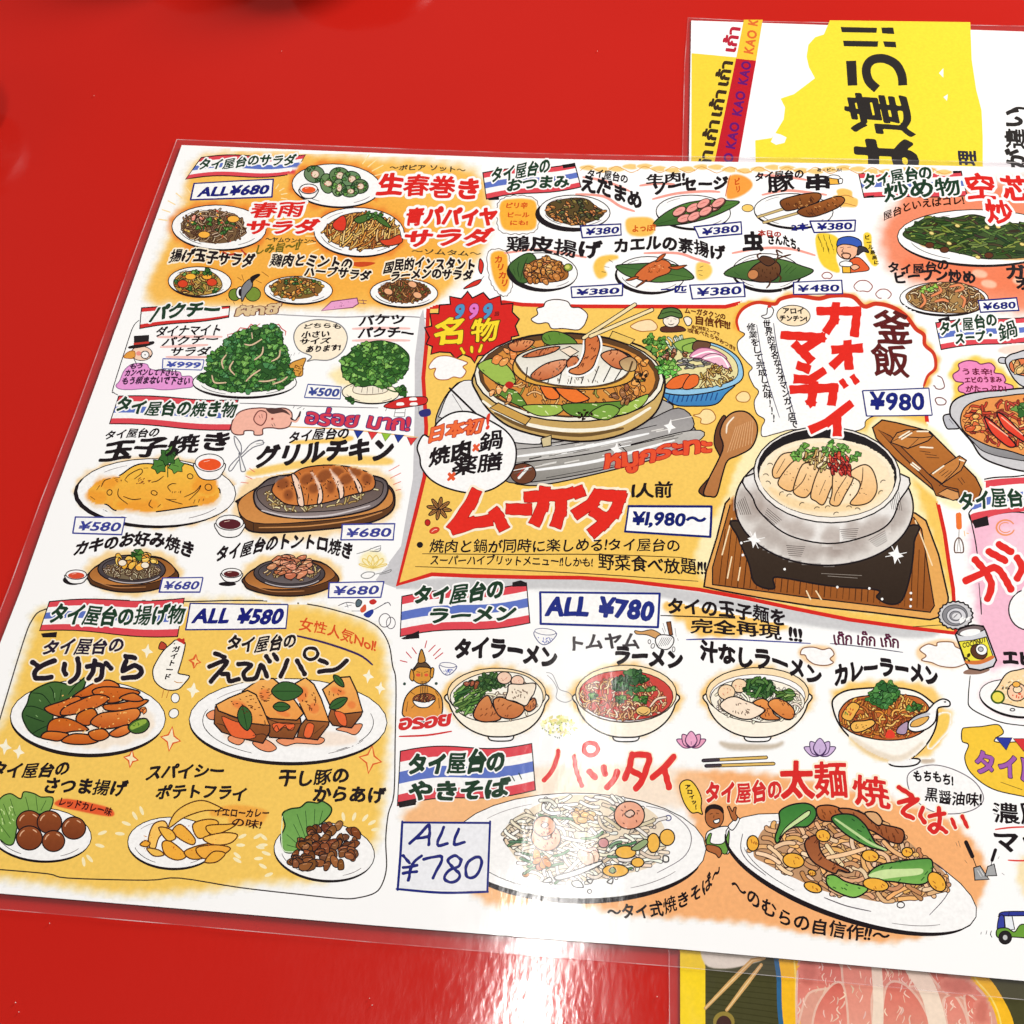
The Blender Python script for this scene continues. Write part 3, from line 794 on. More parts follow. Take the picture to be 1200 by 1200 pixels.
a_._poly(T(reg), (120, 92, 62)); noodles(a_, reg, 120, 13, 1.1, [(190, 160, 120), (150, 120, 84), (120, 92, 70), (205, 180, 150)], curl=.8)
herb(a_, ell(300, 620, 170, 70), 16, 3.2); specks(a_, reg, 22, 1.6, [(205, 90, 60), (240, 190, 90), (228, 120, 60)])
for (x, y) in ((235, 690), (440, 580)): a_.ellipse(x, y, 42, 24, (250, 180, 70), 0, BRN, .9)
chunks(a_, ell(180, 570, 40, 20), 3, 3.4, [(238, 150, 130)]); 
t = name('春雨', [(545, 575), (925, 565)], 112, RED, 1.1, WHT, 2.3, label='red dish name glass noodle'); t.text('サラダ', [(510, 690), (1030, 680)], 98, RED, 1.1, WHT, 2.3)
name('〜ヤムウンセン〜', [(660, 740), (1020, 755)], 36, (60, 60, 30), .25, nm='small_writing'); 
t = name('しみ旨〜!!', [(580, 830), (900, 800)], 70, (110, 100, 30), .5, nm='small_writing')
t.brush([[(370, 815), (410, 830), (450, 825)], [(500, 800), (540, 840)]], (190, 60, 40), 2.2)
p = plate('dish_picture', 'fresh spring rolls on oval plate', 1165, 345, 312, 152, 3, (236, 128, 48), 8)
a_ = child(p)
for (x, y, rx, ry, r) in ((1010, 265, 72, 60, 10), (1100, 330, 70, 48, 80), (1185, 275, 70, 58, 0), (1180, 360, 46, 62, 10), (1270, 300, 66, 56, 0), (1330, 350, 60, 50, 0), (1260, 385, 60, 40, 0)):
    a_.ellipse(x, y, rx, ry, jit((110, 140, 96), 14), r, (34, 54, 34), 1.2); herb(a_, ell(x, y, rx * .8, ry * .8), 7, 2.6)
    a_.ellipse(x + 6, y, rx * .38, ry * .42, (240, 214, 190), 0, (120, 80, 60), .8); specks(a_, ell(x, y, rx * .3, ry * .3), 4, .9, [(210, 90, 60), (120, 150, 70)])
bowl_small(a_, 970, 368, 62, 34, (235, 92, 40))
p = plate('dish_picture', 'green papaya salad on oval plate', 1325, 672, 318, 172, 2, (236, 128, 48), 8)
a_ = child(p); reg = [(1080, 650), (1180, 570), (1300, 535), (1420, 545), (1540, 590), (1610, 660), (1600, 740), (1500, 770), (1380, 790), (1300, 780), (1180, 760), (1110, 720)]
a_.poly(reg, (214, 150, 70), BRN, 1.0); noodles(a_, reg, 130, 20, 1.4, [(240, 190, 100), (222, 156, 66), (246, 206, 130), (190, 110, 50)], curl=.35, rot=-55, spread=40)
a_.poly([(1140, 610), (1210, 555), (1235, 600), (1220, 660), (1160, 655)], (222, 60, 40), BRN, 1); a_.poly([(1470, 730), (1540, 720), (1610, 690), (1625, 745), (1520, 768)], (220, 70, 40), BRN, 1)
for q in ([(1290, 580), (1370, 545), (1440, 540), (1420, 570), (1330, 610)], [(1430, 540), (1500, 580), (1550, 640), (1510, 630), (1450, 590)]): a_.poly(q, (74, 110, 48), (24, 44, 22), 1)
herb(a_, ell(1430, 560, 60, 30), 8, 3)
fr_(400, 160, 6)
name('〜ポピア ソット〜', [(335, 240), (600, 238), (870, 258)], 40, (60, 50, 40), .25, nm='small_writing')
name('生春巻き', [(240, 405), (600, 425), (975, 450)], 150, RED, 1.35, WHT, 2.6, label='red dish name fresh spring rolls')
t = name('青パパイヤ', [(440, 625), (1090, 630)], 128, RED, 1.4, WHT, 2.6, label='red dish name green papaya salad'); t.text('サラダ', [(430, 775), (1060, 765)], 118, RED, 1.3, WHT, 2.6)
name('〜ソムタム〜', [(490, 825), (980, 845)], 40, (70, 60, 40), .25, nm='small_writing')
a_ = Art('sparkle_lines', 'glow'); rays(a_, 50, 330, 200, 290, -60, -20, 4, (255, 226, 160), 2); 
fr_(200, 160, 6)
rays(a_, 700, 420, 80, 120, -60, 60, 6, (255, 224, 160), 2); rays(a_, 1240, 700, 230, 290, 120, 180, 5, (255, 222, 150), 2.2); rays(a_, 330, 640, 360, 420, 190, 250, 6, (255, 222, 160), 2)
name('揚げ玉子サラダ', [(-20, 885), (180, 880), (360, 905), (575, 920)], 92, BLK, .75, CRM, 1.5)
t = name('鶏肉とミントの', [(690, 915), (950, 915), (1270, 945)], 88, BLK, .7, CRM, 1.5); t.text('ハーブサラダ', [(930, 985), (1130, 985), (1400, 1020)], 72, BLK, .6, CRM, 1.5)
p = plate('dish_picture', 'fried egg salad on small oval plate', 205, 1022, 222, 106, 2, (244, 160, 60), 5)
a_ = child(p); reg = [(20, 1020), (80, 960), (180, 945), (300, 960), (360, 1030), (330, 1090), (190, 1118), (60, 1090)]
a_.poly(reg, (190, 150, 70), BRN, .9); noodles(a_, reg, 60, 8, 1.1, [(226, 190, 110), (140, 150, 70), (200, 120, 60)], curl=.8); herb(a_, reg, 14, 3.0)
for (x, y) in ((85, 1035), (290, 1025)): a_.ellipse(x, y, 36, 27, (220, 70, 40), 0, BRN, .9)
a_.ellipse(140, 985, 38, 22, (250, 184, 60), 0, BRN, .8); a_.ellipse(255, 985, 34, 20, (248, 176, 60), 0, BRN, .8)
sprig(a_, 258, 955, 34)
p = plate('dish_picture', 'chicken and mint herb salad on small plate', 898, 1080, 240, 98, 1, (244, 160, 60), 5)
a_ = child(p); reg = ell(885, 1065, 185, 78, 0); a_._poly(T(reg), (130, 96, 46)); chunks(a_, reg, 60, 2.9, [(214, 150, 60), (196, 120, 46), (150, 100, 50), (120, 120, 50)], w=.7); herb(a_, ell(900, 1020, 130, 30), 9, 2.4)
a_ = Art('mortar_doodle', 'plate', label='green mortar with grey pestle between salads')
a_.ellipse(450, 1112, 42, 42, (112, 138, 52), 0, BLK, 1); a_.ellipse(578, 1108, 54, 50, (122, 146, 56), 0, BLK, 1); a_.ellipse(490, 1098, 30, 42, WHT, 0, BLK, 1.2); a_.ellipse(490, 1096, 14, 26, BLK)
a_.poly([(500, 1060), (560, 1000), (575, 1050), (530, 1110), (500, 1160)], (130, 130, 134), BLK, 1); a_.poly([(560, 990), (610, 965), (630, 975), (590, 1010), (570, 1030)], BLK)
a_.lines([[(470, 990), (500, 1010)], [(500, 970), (515, 1020)], [(640, 950), (690, 985)], [(600, 1010), (640, 1030)], [(390, 1140), (400, 1155)], [(440, 1160), (450, 1180)], [(500, 1170), (510, 1190)]], (120, 60, 30), 1)
fr_(400, 160, 6)
t = name('国民的インスタント', [(290, 965), (560, 935), (940, 950)], 85, BLK, .75, CRM, 1.5); t.text('ラーメンのサラダ', [(335, 1020), (600, 1000), (920, 1015)], 72, BLK, .65, CRM, 1.5)
p = plate('dish_picture', 'instant noodle salad on small plate', 440, 1100, 238, 101, 1, (244, 160, 60), 5)
a_ = child(p); reg = ell(440, 1090, 182, 80, 0); a_._poly(T(reg), (104, 66, 36)); noodles(a_, reg, 90, 7, 1.0, [(170, 110, 60), (140, 84, 44), (196, 140, 80), (110, 110, 50)], curl=1); specks(a_, reg, 24, 1.3, [(90, 130, 60), (200, 80, 50)])
for (x, y) in ((330, 1090), (535, 1115), (500, 1040)): a_.ellipse(x, y, 32, 22, (240, 176, 130), 20, BRN, .9)
a_ = Art('chilli_doodle', 'plate', label='red chillies beside the salads')
a_.poly([(975, 860), (1000, 900), (985, 965), (965, 930)], (216, 52, 40), BLK, .9); a_.poly([(860, 1068), (930, 1020), (985, 1005), (960, 1040), (900, 1062)], (216, 52, 40), BLK, .9); a_.line([(985, 1005), (1005, 980)], BLK, .9)
a_.poly([(60, 890), (150, 880), (240, 888), (180, 912), (110, 915)], (206, 74, 34))
a_ = Art('aubergine_doodle', 'plate', label='pink pouch doodle below the salads')
fr_(310, 340, 6)
a_.poly([(400, 145), (470, 80), (650, 55), (660, 95), (620, 122)], (236, 164, 206), (120, 60, 90), 1.0, sm=False); a_.lines([[(660, 70), (720, 75)], [(660, 90), (715, 95)], [(690, 65), (700, 100)]], (120, 60, 90), 1.2)
specks(a_, [(480, 90), (640, 65), (600, 110), (470, 125)], 8, .7, [(150, 80, 120)])

# ================================================================== SMALL PLATES (top middle)
fr_(560, 180, 6)
a_ = Art('garland_doodle', 'glow', label='pale yellow garland along the top edge', wash=True)
for k in range(26):
    x = 720 + k * 100; y = 98 + 14 * math.sin(k * 1.3) + k * .8; a_.soft([(x, y), (x + 60, y - 14), (x + 110, y + 2), (x + 60, y + 16)], (245, 196, 104), 1.6, .85)
for k in range(13):
    x = 720 + k * 200; a_.line([(x, 120 + k), (x + 50, 88 + k), (x + 110, 112 + k), (x + 160, 132 + k), (x + 210, 112 + k)], (224, 162, 80), .9)
banner([('タイ屋台の', [(85, 205), (300, 175), (505, 130)], 105), ('おつまみ', [(195, 268), (400, 250), (640, 240)], 88)], (35, 135), (680, 68), (725, 235), (60, 320), 10, ends=([(595, 78), (680, 66), (686, 90), (600, 104)], [(62, 318), (148, 305), (150, 325), (80, 328)]), label='flag banner of the small snack section')
def tag_blob(frame_pts, marks, label=None, c=(248, 178, 60)):
    a_ = Art('yellow_tag', 'glow', label=label, wash=True); a_.soft(frame_pts, c, 2.5, 1.0)
    return a_
def spiky(a_, pts, c=(90, 70, 60), w=.9):
    q = smooth(pts, True, 5)
    for i in range(0, len(q), 2):
        p0, p1 = q[i], q[(i + 2) % len(q)]; mx_, my_ = (p0[0] + p1[0]) / 2, (p0[1] + p1[1]) / 2
        cx_ = sum(p[0] for p in pts) / len(pts); cy_ = sum(p[1] for p in pts) / len(pts); d = math.hypot(mx_ - cx_, my_ - cy_) or 1
        a_.line([p0, (mx_ + (mx_ - cx_) / d * 9, my_ + (my_ - cy_) / d * 9), p1], c, w)
ko = [(170, 345), (250, 325), (340, 325), (400, 345), (405, 430), (395, 520), (300, 535), (190, 525), (160, 440)]
a_ = tag_blob(ko, None, 'yellow scribbled tag left of the edamame'); spiky(a_, [(150, 340), (250, 300), (400, 320), (425, 430), (405, 540), (290, 560), (160, 545), (140, 440)])
t = Art('small_writing', 'text'); t.text('ピリ辛', [(190, 385), (350, 385)], 40, (214, 84, 30), .3); t.text('ビール', [(200, 450), (360, 450)], 38, (214, 84, 30), .3); t.text('にも!', [(220, 505), (350, 505)], 36, (214, 84, 30), .3)
a_ = tag_blob([(100, 710), (190, 700), (205, 800), (215, 900), (190, 965), (150, 940), (110, 850)], None, 'yellow tag left of the fried chicken skin'); spiky(a_, [(75, 690), (200, 690), (225, 800), (240, 930), (190, 1000), (120, 950), (80, 850)])
t = Art('small_writing', 'text'); 
for k, ch in enumerate('カリカリ'): t.text(ch, [(112 + k * 14, 770 + k * 55), (172 + k * 14, 770 + k * 55)], 50, (208, 74, 30), .35)
def swash(st_, pts, c=(240, 130, 110)):
    a_ = Art('underline', 'glow', wash=True)
    for q in pts:
        qq = T(smooth(q)); a_._rib(qq, 3.2, c, taper=.4, a=.75)
swash(0, [[(740, 165), (900, 195), (1070, 265)], [(690, 285), (880, 300), (1000, 370), (1100, 405)]])
t = name('タイ屋台の', [(765, 168), (900, 180), (1055, 215)], 62, BLK, .4); t.text('えだまめ', [(715, 265), (900, 300), (1155, 405)], 118, BLK, 1.0)
p = plate('dish_picture', 'spiced edamame on round white plate', 680, 410, 250, 118, 2, None, thick=2.5, shadow=(-28, 22))
a_ = child(p); reg = [(480, 420), (500, 350), (640, 315), (760, 318), (830, 370), (890, 410), (850, 455), (740, 495), (650, 500), (530, 460)]
a_.poly(reg, (92, 74, 40), BRN, .9); chunks(a_, reg, 80, 3.3, [(84, 84, 38), (120, 96, 44), (176, 110, 50), (206, 130, 70), (66, 70, 34)], asp=.5, w=.8, rot=20, spread=50)
pricebox('¥380', [(722, 510), (1005, 495), (1008, 572), (735, 592)], label='380 yen box under the edamame')
name('鶏皮揚げ', [(190, 700), (420, 690), (640, 730), (865, 730)], 112, BLK, 1.0); swash(0, [[(190, 700), (400, 675), (600, 700), (760, 730)]])
p = plate('dish_picture', 'fried chicken skin on plate with green lettuce', 465, 828, 236, 130, 5, None, thick=3, shadow=(-28, 14))
a_ = child(p); a_.poly([(218, 790), (300, 720), (370, 700), (410, 740), (400, 800), (350, 900), (290, 905), (250, 860)], (70, 104, 52), (28, 46, 26), 1.1); a_.lines([[(300, 890), (320, 800), (350, 730)], [(290, 870), (280, 810), (290, 760)], [(320, 880), (360, 800)], [(262, 850), (250, 810)]], (34, 60, 32), 1)
reg = [(320, 830), (380, 760), (480, 735), (570, 760), (630, 820), (620, 880), (500, 905), (360, 895)]; a_.poly(reg, (166, 102, 46), BRN, 1); chunks(a_, reg, 48, 4.2, [(196, 126, 56), (176, 102, 44), (210, 146, 74)], w=.9, asp=.7)
a_.ellipse(635, 800, 30, 26, (140, 160, 60), 0, BLK, 1); a_.ellipse(630, 797, 16, 14, (214, 210, 110))
pricebox('¥380', [(655, 938), (1018, 916), (1015, 998), (662, 1012)], label='380 yen box under the chicken skin')
a_ = Art('yellow_tag', 'glow', wash=True); a_.soft([(850, 740), (930, 720), (980, 730), (900, 760), (880, 810), (900, 850), (850, 870), (820, 800)], (248, 196, 84), 3, 1); a_.lines([[(920, 745), (950, 765)], [(890, 795), (925, 800)], [(870, 830), (900, 835)]], (90, 60, 40), 1.1)
a_ = Art('yellow_tag', 'glow', wash=True); a_.soft([(1050, 470), (1120, 455), (1210, 460), (1240, 500), (1220, 560), (1130, 575), (1060, 550)], (249, 192, 88), 3, 1)
t = Art('small_writing', 'text'); t.text('よっぽ!', [(1080, 555), (1250, 545)], 50, (210, 90, 30), .4)
fr_(760, 180, 6)
swash(0, [[(-60, 225), (60, 210), (180, 215)], [(30, 320), (200, 280), (400, 265), (500, 270)], [(770, 150), (950, 160), (1110, 185)], [(800, 290), (960, 260), (1100, 270), (1250, 290)], [(-30, 700), (200, 700), (330, 740), (430, 770)], [(590, 700), (800, 665), (1000, 670), (1170, 715)]])
t = name('生肉!', [(-20, 215), (120, 208), (260, 195)], 66, BLK, .6); t.text('ソーセージ', [(20, 300), (250, 270), (560, 258)], 98, BLK, .95)
p = plate('dish_picture', 'raw sausage slices on a green leaf over plate', 315, 412, 262, 120, 2, None, thick=3)
a_ = child(p); a_.poly([(30, 503), (120, 415), (260, 350), (430, 325), (560, 330), (640, 340), (560, 395), (430, 450), (280, 490), (140, 505)], (84, 130, 56), BLK, 1.1, c2=(60, 96, 48)); a_.line([(30, 503), (640, 340)], (40, 70, 30), .8)
for (x, y, r) in ((215, 405, -30), (310, 380, -30), (385, 350, -30), (465, 370, -30), (250, 455, -20), (320, 440, -30), (400, 405, -30), (490, 345, -30)):
    a_.ellipse(x + 6, y + 5, 52, 27, (120, 70, 60), r, BLK, .9); a_.ellipse(x, y, 50, 26, (240, 160, 150), r, BRN, .9); a_.line([(x - 22, y + 6), (x, y - 4), (x + 22, y - 10)], (210, 110, 100), .7)
pricebox('¥380', [(320, 515), (650, 480), (655, 565), (355, 592)], label='380 yen box under the sausages')
a_ = tag_blob([(575, 165), (640, 155), (710, 190), (720, 235), (650, 290), (560, 310), (560, 230)], None, 'orange scribbled tag right of the sausages', (248, 160, 66)); a_.line([(575, 150), (555, 230), (540, 300)], (200, 60, 30), .9)
t = Art('small_writing', 'text'); t.text('ピ', [(600, 225), (645, 220)], 46, (210, 84, 30), .35); t.text('リ', [(610, 275), (650, 270)], 44, (210, 84, 30), .35)
a_ = Art('lemon_doodle', 'plate'); a_.ellipse(697, 383, 40, 26, (248, 204, 110), 0, BLK, .8)
t = name('タイ屋台の', [(745, 195), (900, 185), (1095, 172)], 62, BLK, .45); t.text('豚 串', [(835, 275), (1290, 255)], 110, BLK, 1.1)
p = plate('dish_picture', 'two grilled pork skewers on round plate', 1020, 403, 278, 122, 2, None, thick=3)
a_ = child(p)
a_.line([(770, 445), (960, 385)], BRN, 3.6, taper=0); a_.line([(770, 445), (960, 385)], (206, 180, 120), 2.2, taper=0); a_.line([(810, 485), (1060, 415)], BRN, 3.6, taper=0); a_.line([(810, 485), (1060, 415)], (206, 180, 120), 2.2, taper=0)
a_.poly([(930, 330), (1060, 290), (1180, 275), (1215, 300), (1170, 350), (1000, 400), (950, 390)], (150, 88, 40), BLK, 1.2, c2=(110, 60, 30)); a_.poly([(1050, 400), (1200, 340), (1330, 300), (1380, 325), (1330, 380), (1180, 440), (1090, 440)], (170, 98, 44), BLK, 1.2, c2=(116, 64, 32))
dashes(a_, [(960, 330), (1180, 285), (1170, 340), (990, 390)], 16, 4, (70, 38, 22), .9, 60, 20); dashes(a_, [(1090, 400), (1330, 310), (1340, 360), (1150, 430)], 18, 4, (70, 38, 22), .9, 60, 20); dashes(a_, [(960, 330), (1330, 300), (1340, 360), (990, 390)], 16, 2.5, (224, 160, 90), .7, 20, 30)
name('2本', [(1005, 545), (1125, 540)], 50, NAVY, .5, nm='small_writing')
pricebox('¥380', [(1135, 475), (1455, 468), (1450, 545), (1165, 555)], label='380 yen box under the pork skewers')
fr_(560, 180, 6)
name('カエルの素揚げ', [(950, 705), (1250, 680), (1480, 700), (1640, 740), (1740, 735)], 100, BLK, .9)
p = plate('dish_picture', 'whole fried frog on a green leaf over plate', 1215, 852, 240, 128, 3, None, thick=3.2, shadow=(-14, 12))
a_ = child(p); a_.poly([(970, 790), (1100, 775), (1300, 770), (1440, 800), (1520, 875), (1400, 895), (1250, 905), (1120, 880), (1030, 850)], (66, 104, 54), BLK, 1.1, c2=(84, 124, 58)); a_.line([(970, 790), (1520, 875)], (36, 66, 34), .8)
a_.poly([(1110, 850), (1190, 780), (1280, 745), (1340, 760), (1360, 800), (1340, 840), (1260, 870), (1200, 900), (1120, 880)], (212, 108, 56), BRN, 1.2)
for q in ([(1250, 760), (1280, 720), (1320, 705), (1290, 745)], [(1340, 800), (1410, 790), (1470, 785), (1400, 815)], [(1130, 870), (1080, 890), (1040, 890), (1100, 865)], [(1190, 890), (1150, 920), (1110, 940), (1160, 900)]): a_.poly(q, (196, 92, 44), BRN, 1)
dashes(a_, ell(1240, 810, 80, 40), 14, 3, (120, 56, 28), .8, 30, 60); dashes(a_, ell(1240, 800, 60, 30), 8, 2.5, (246, 170, 110), .7, 0, 40)
name('一匹', [(1285, 985), (1470, 980)], 55, NAVY, .5, nm='small_writing')
fr_(760, 180, 6)
pricebox('¥380', [(290, 925), (668, 908), (678, 1005), (308, 1022)], label='380 yen box under the frog')
a_ = Art('yellow_tag', 'glow', wash=True); a_.soft([(345, 780), (410, 775), (440, 820), (410, 870), (350, 875)], (248, 206, 100), 3, 1); a_.lines([[(360, 800), (385, 790)], [(345, 825), (380, 822)], [(355, 850), (380, 858)]], (120, 90, 60), 1.1)
t = name('虫', [(625, 690), (850, 680)], 125, BLK, 1.2); t.text('さんたち。', [(835, 640), (960, 650), (1095, 705)], 70, BLK, .6); t.text('本日の', [(770, 578), (935, 590)], 42, (170, 50, 40), .35)
p = plate('dish_picture', 'fried brown insect on a green leaf over plate', 830, 835, 242, 132, 2, None, thick=4, shadow=(6, 10))
a_ = child(p); a_.poly([(530, 845), (640, 775), (800, 740), (940, 745), (1080, 790), (1160, 825), (1060, 880), (920, 905), (760, 900), (640, 880)], (84, 124, 60), BLK, 1.1, c2=(62, 96, 50)); a_.lines([[(940, 820), (980, 780)], [(960, 840), (1010, 790)], [(990, 845), (1040, 800)], [(600, 830), (640, 860)]], (36, 66, 34), .8)
a_.poly([(700, 850), (730, 800), (790, 760), (860, 745), (920, 780), (925, 840), (880, 890), (800, 905), (730, 890)], (120, 78, 48), BLK, 1.2, c2=(90, 54, 34)); a_.ellipse(735, 850, 38, 34, (200, 130, 80), -20, BRN, 1); a_.poly([(780, 750), (800, 720), (860, 730), (890, 760), (840, 790)], (90, 56, 38), BLK, 1)
for q in ([(780, 750), (765, 715), (790, 700)], [(890, 770), (910, 720), (900, 680), (940, 700)], [(900, 740), (960, 720), (1000, 710)], [(860, 880), (850, 920), (830, 945)], [(900, 840), (930, 870), (920, 900)]): a_.line(q, (80, 44, 26), 2)
dashes(a_, ell(830, 830, 80, 50), 14, 2.5, (60, 34, 22), .8, 60, 40)
pricebox('¥480', [(1020, 905), (1358, 890), (1365, 985), (1020, 990)], label='480 yen box under the insects')
fr_(940, 180, 4.615)
a_ = Art('beer_doodle', 'plate', label='beer mug with small writing above'); a_.poly([(145, 130), (195, 130), (200, 165), (148, 168)], (240, 180, 70), BLK, .9, sm=False); a_.poly([(195, 135), (218, 138), (215, 160), (198, 160)], None, BLK, .9); a_.poly([(140, 128), (165, 115), (200, 122), (200, 138)], WHT, BLK, .8)
name('あ・ビール!', [(80, 98), (215, 98)], 20, BLK, .2, nm='small_writing')
a_ = Art('yellow_tag', 'glow', wash=True); a_.soft([(170, 235), (195, 225), (190, 200), (225, 192), (265, 205), (270, 235), (298, 250), (290, 285), (240, 285), (200, 280)], (248, 196, 100), 1.5, 1); a_.lines([[(195, 232), (240, 225), (280, 240)], [(190, 262), (240, 270), (295, 285)]], (190, 120, 60), .9)

# the cook in a bandana
a_ = Art('cook_portrait', 'plate', label='small drawing of a bearded man in a blue bandana with beer')
a_.soft if 0 else None
w2 = Art('yellow_wash', 'glow', wash=True); w2.soft([(80, 440), (160, 440), (200, 480), (180, 560), (200, 640), (120, 610), (85, 540)], (246, 208, 60), 1.5); w2.soft([(335, 440), (370, 440), (375, 520), (400, 560), (405, 600), (380, 600), (345, 540)], (246, 208, 60), 1.5)
a_.poly([(245, 590), (300, 560), (350, 600), (360, 630), (300, 640), (250, 640)], (226, 96, 50), BLK, .9)
a_.ellipse(245, 520, 58, 52, (246, 186, 150), 0, BLK, 1.1); a_.poly([(188, 500), (200, 460), (260, 448), (315, 470), (318, 510), (270, 495), (220, 490)], (58, 92, 180), BLK, 1.0); a_.poly([(310, 500), (345, 510), (360, 535), (330, 530), (300, 550), (300, 520)], (60, 56, 60), BLK, 1)
a_.lines([[(205, 510), (225, 505)], [(245, 508), (265, 505)], [(225, 512), (215, 530), (228, 534)]], BLK, .9); a_.poly([(215, 545), (240, 538), (262, 548), (250, 568), (225, 565)], None, (70, 40, 30), 1.3)
a_.poly([(215, 600), (260, 600), (262, 645), (220, 645)], (242, 186, 60), BLK, 1, sm=False); a_.poly([(205, 590), (235, 580), (270, 590), (265, 610), (210, 608)], WHT, BLK, .9); a_.poly([(262, 610), (290, 600), (310, 615), (280, 630)], (246, 186, 150), BLK, .9)
t = Art('small_writing', 'text')
for k, s_ in enumerate(['おすすめ', 'やで屋', 'まんぞく']): t.text(s_, [(85 + k * 30, 455), (120 + k * 28, 540 + k * 6), (150 + k * 20, 630)][0:2], 26, (70, 60, 20), .3)
for k, ch in enumerate('ビール最高に'): t.text(ch, [(335 + k * 10, 465 + k * 27), (370 + k * 10, 465 + k * 27)], 24, (70, 60, 20), .3)
a_ = Art('steam_doodle', 'plate', label='steam puffs above the rice pot sign')
for (x, y, s_) in ((135, 660, 28), (330, 718, 50), (440, 760, 42)):
    if s_ != 28: a_ = Art('steam_doodle', 'plate')
    a_.poly([(x - s_, y), (x - s_ * .6, y - s_ * .5), (x - s_ * .1, y - s_ * .65), (x + s_ * .5, y - s_ * .55), (x + s_, y), (x + s_ * .6, y + s_ * .55), (x, y + s_ * .5), (x - s_ * .6, y + s_ * .5)], WHT, (150, 70, 60), 1.0)

# ================================================================== STIR FRIES (top right)
w_ = Art('salmon_wash', 'wash', wash=True, label='salmon watercolour behind the greens dish')
w_.soft([(540, 330), (480, 420), (500, 560), (600, 640), (800, 690), (1000, 760), (1400, 800), (1500, 300), (1400, 170), (1000, 210), (800, 215), (600, 240)], (240, 140, 104), 22, 1.0)
w_.soft([(580, 600), (800, 640), (1000, 700), (1300, 720), (1400, 600), (1000, 560)], (238, 124, 84), 14, .8)
g_ = Art('sparkle_lines', 'glow', wash=True)
for (x, y) in ((960, 650), (1010, 705), (1180, 690)): g_.soft(ell(x, y, 36, 15, 10), (250, 200, 170), 3, .9)
banner([('タイ屋台の', [(330, 198), (500, 165), (710, 135)], 78, .75), ('炒め物', [(445, 262), (650, 240), (865, 225)], 98, .8)], (305, 108), (860, 95), (892, 228), (335, 238), 4, ends=([(765, 98), (840, 92), (862, 104), (800, 108)], [(335, 230), (390, 225), (385, 240)]), label='flag banner of the stir fry section')
name('屋台といえばコレ!', [(440, 365), (620, 300), (880, 275)], 48, (60, 30, 20), .35, nm='small_writing')
t = name('空', [(893, 244), (1060, 250)], 132, RED, 1.15, WHT, 2.6, label='large red dish name of the greens'); t.text('芯', [(1078, 252), (1262, 262)], 132, RED, 1.15, WHT, 2.6); t.text('炒', [(968, 368), (1185, 388)], 124, RED, 1.2, WHT, 2.6)
p = plate('dish_picture', 'pile of dark stir fried greens on wide oval plate', 965, 455, 450, 152, 1, None, thick=3)
a_ = child(p); reg = [(545, 440), (600, 390), (680, 345), (800, 350), (920, 330), (1010, 350), (1100, 375), (1250, 380), (1380, 400), (1400, 500), (1250, 555), (1010, 570), (880, 545), (760, 520), (640, 490)]
a_.soft([(640, 490), (900, 540), (1100, 570), (1300, 560), (1100, 500)], (214, 160, 80), 2, .9); a_.poly(reg, (62, 82, 40), (30, 40, 22), 1)
noodles(a_, reg, 170, 17, 2.0, [(60, 88, 40), (78, 108, 50), (48, 70, 36), (96, 120, 56), (70, 56, 40), (128, 140, 60)], ol=(30, 42, 24), curl=.3, rot=5, spread=32, ow=.6)
dashes(a_, reg, 40, 5, (140, 160, 70), .9, 0, 30)
for (x, y) in ((840, 390), (795, 485), (1000, 400), (1060, 395), (1190, 490), (700, 430), (950, 560)): a_.ellipse(x, y, 14, 9, (236, 214, 130), 20, (110, 90, 40), .7)
for (x, y) in ((690, 495), (770, 520), (1010, 550)): a_.ellipse(x, y, 24, 16, (96, 52, 30), 0, BLK, .8)
t = name('タイ屋台の', [(465, 642), (620, 650), (800, 625)], 55, BLK, .6); t.text('ビーフン炒め', [(495, 710), (700, 690), (945, 705)], 66, BLK, .75)
t = name('ガパ', [(1105, 680), (1330, 690)], 80, BLK, .95); t.text('オムレ', [(1160, 740), (1400, 740)], 70, BLK, .95)
p = plate('dish_picture', 'rice noodle stir fry on oval plate', 768, 785, 240, 90, 1, None, thick=3)
a_ = child(p); reg = [(560, 775), (620, 725), (720, 700), (860, 700), (960, 750), (990, 800), (940, 850), (800, 862), (640, 840)]
a_.poly(reg, (170, 130, 76), BRN, 1); noodles(a_, reg, 120, 10, 1.2, [(214, 186, 130), (190, 150, 96), (232, 210, 166), (140, 100, 60)], curl=.9)
for q in ([(650, 760), (665, 800), (640, 830)], [(720, 800), (760, 790), (790, 800)], [(870, 830), (880, 790), (860, 770)], [(830, 745), (870, 730), (850, 710), (800, 720)], [(700, 770), (750, 745), (740, 720)]): a_.line(q, BRN, 4.4); a_.line(q, (232, 140, 90), 3)
herb(a_, [(640, 720), (730, 705), (720, 745), (650, 750)], 7, 3.6, [(150, 190, 80), (120, 170, 70)])
pricebox('¥680', [(952, 795), (1160, 780), (1172, 848), (965, 858)], label='680 yen box beside the rice noodles')
banner([('タイ屋台の', [(745, 985), (880, 960), (1060, 930)], 72, .65), ('スープ・', [(830, 1035), (940, 1020), (1050, 1005)], 56, .65), ('鍋', [(1060, 1020), (1180, 990)], 90, .75)], (722, 915), (1330, 870), (1330, 1000), (752, 1060), 8, ends=([(735, 895), (795, 880), (800, 905), (740, 912)],), label='flag banner of the soup section')
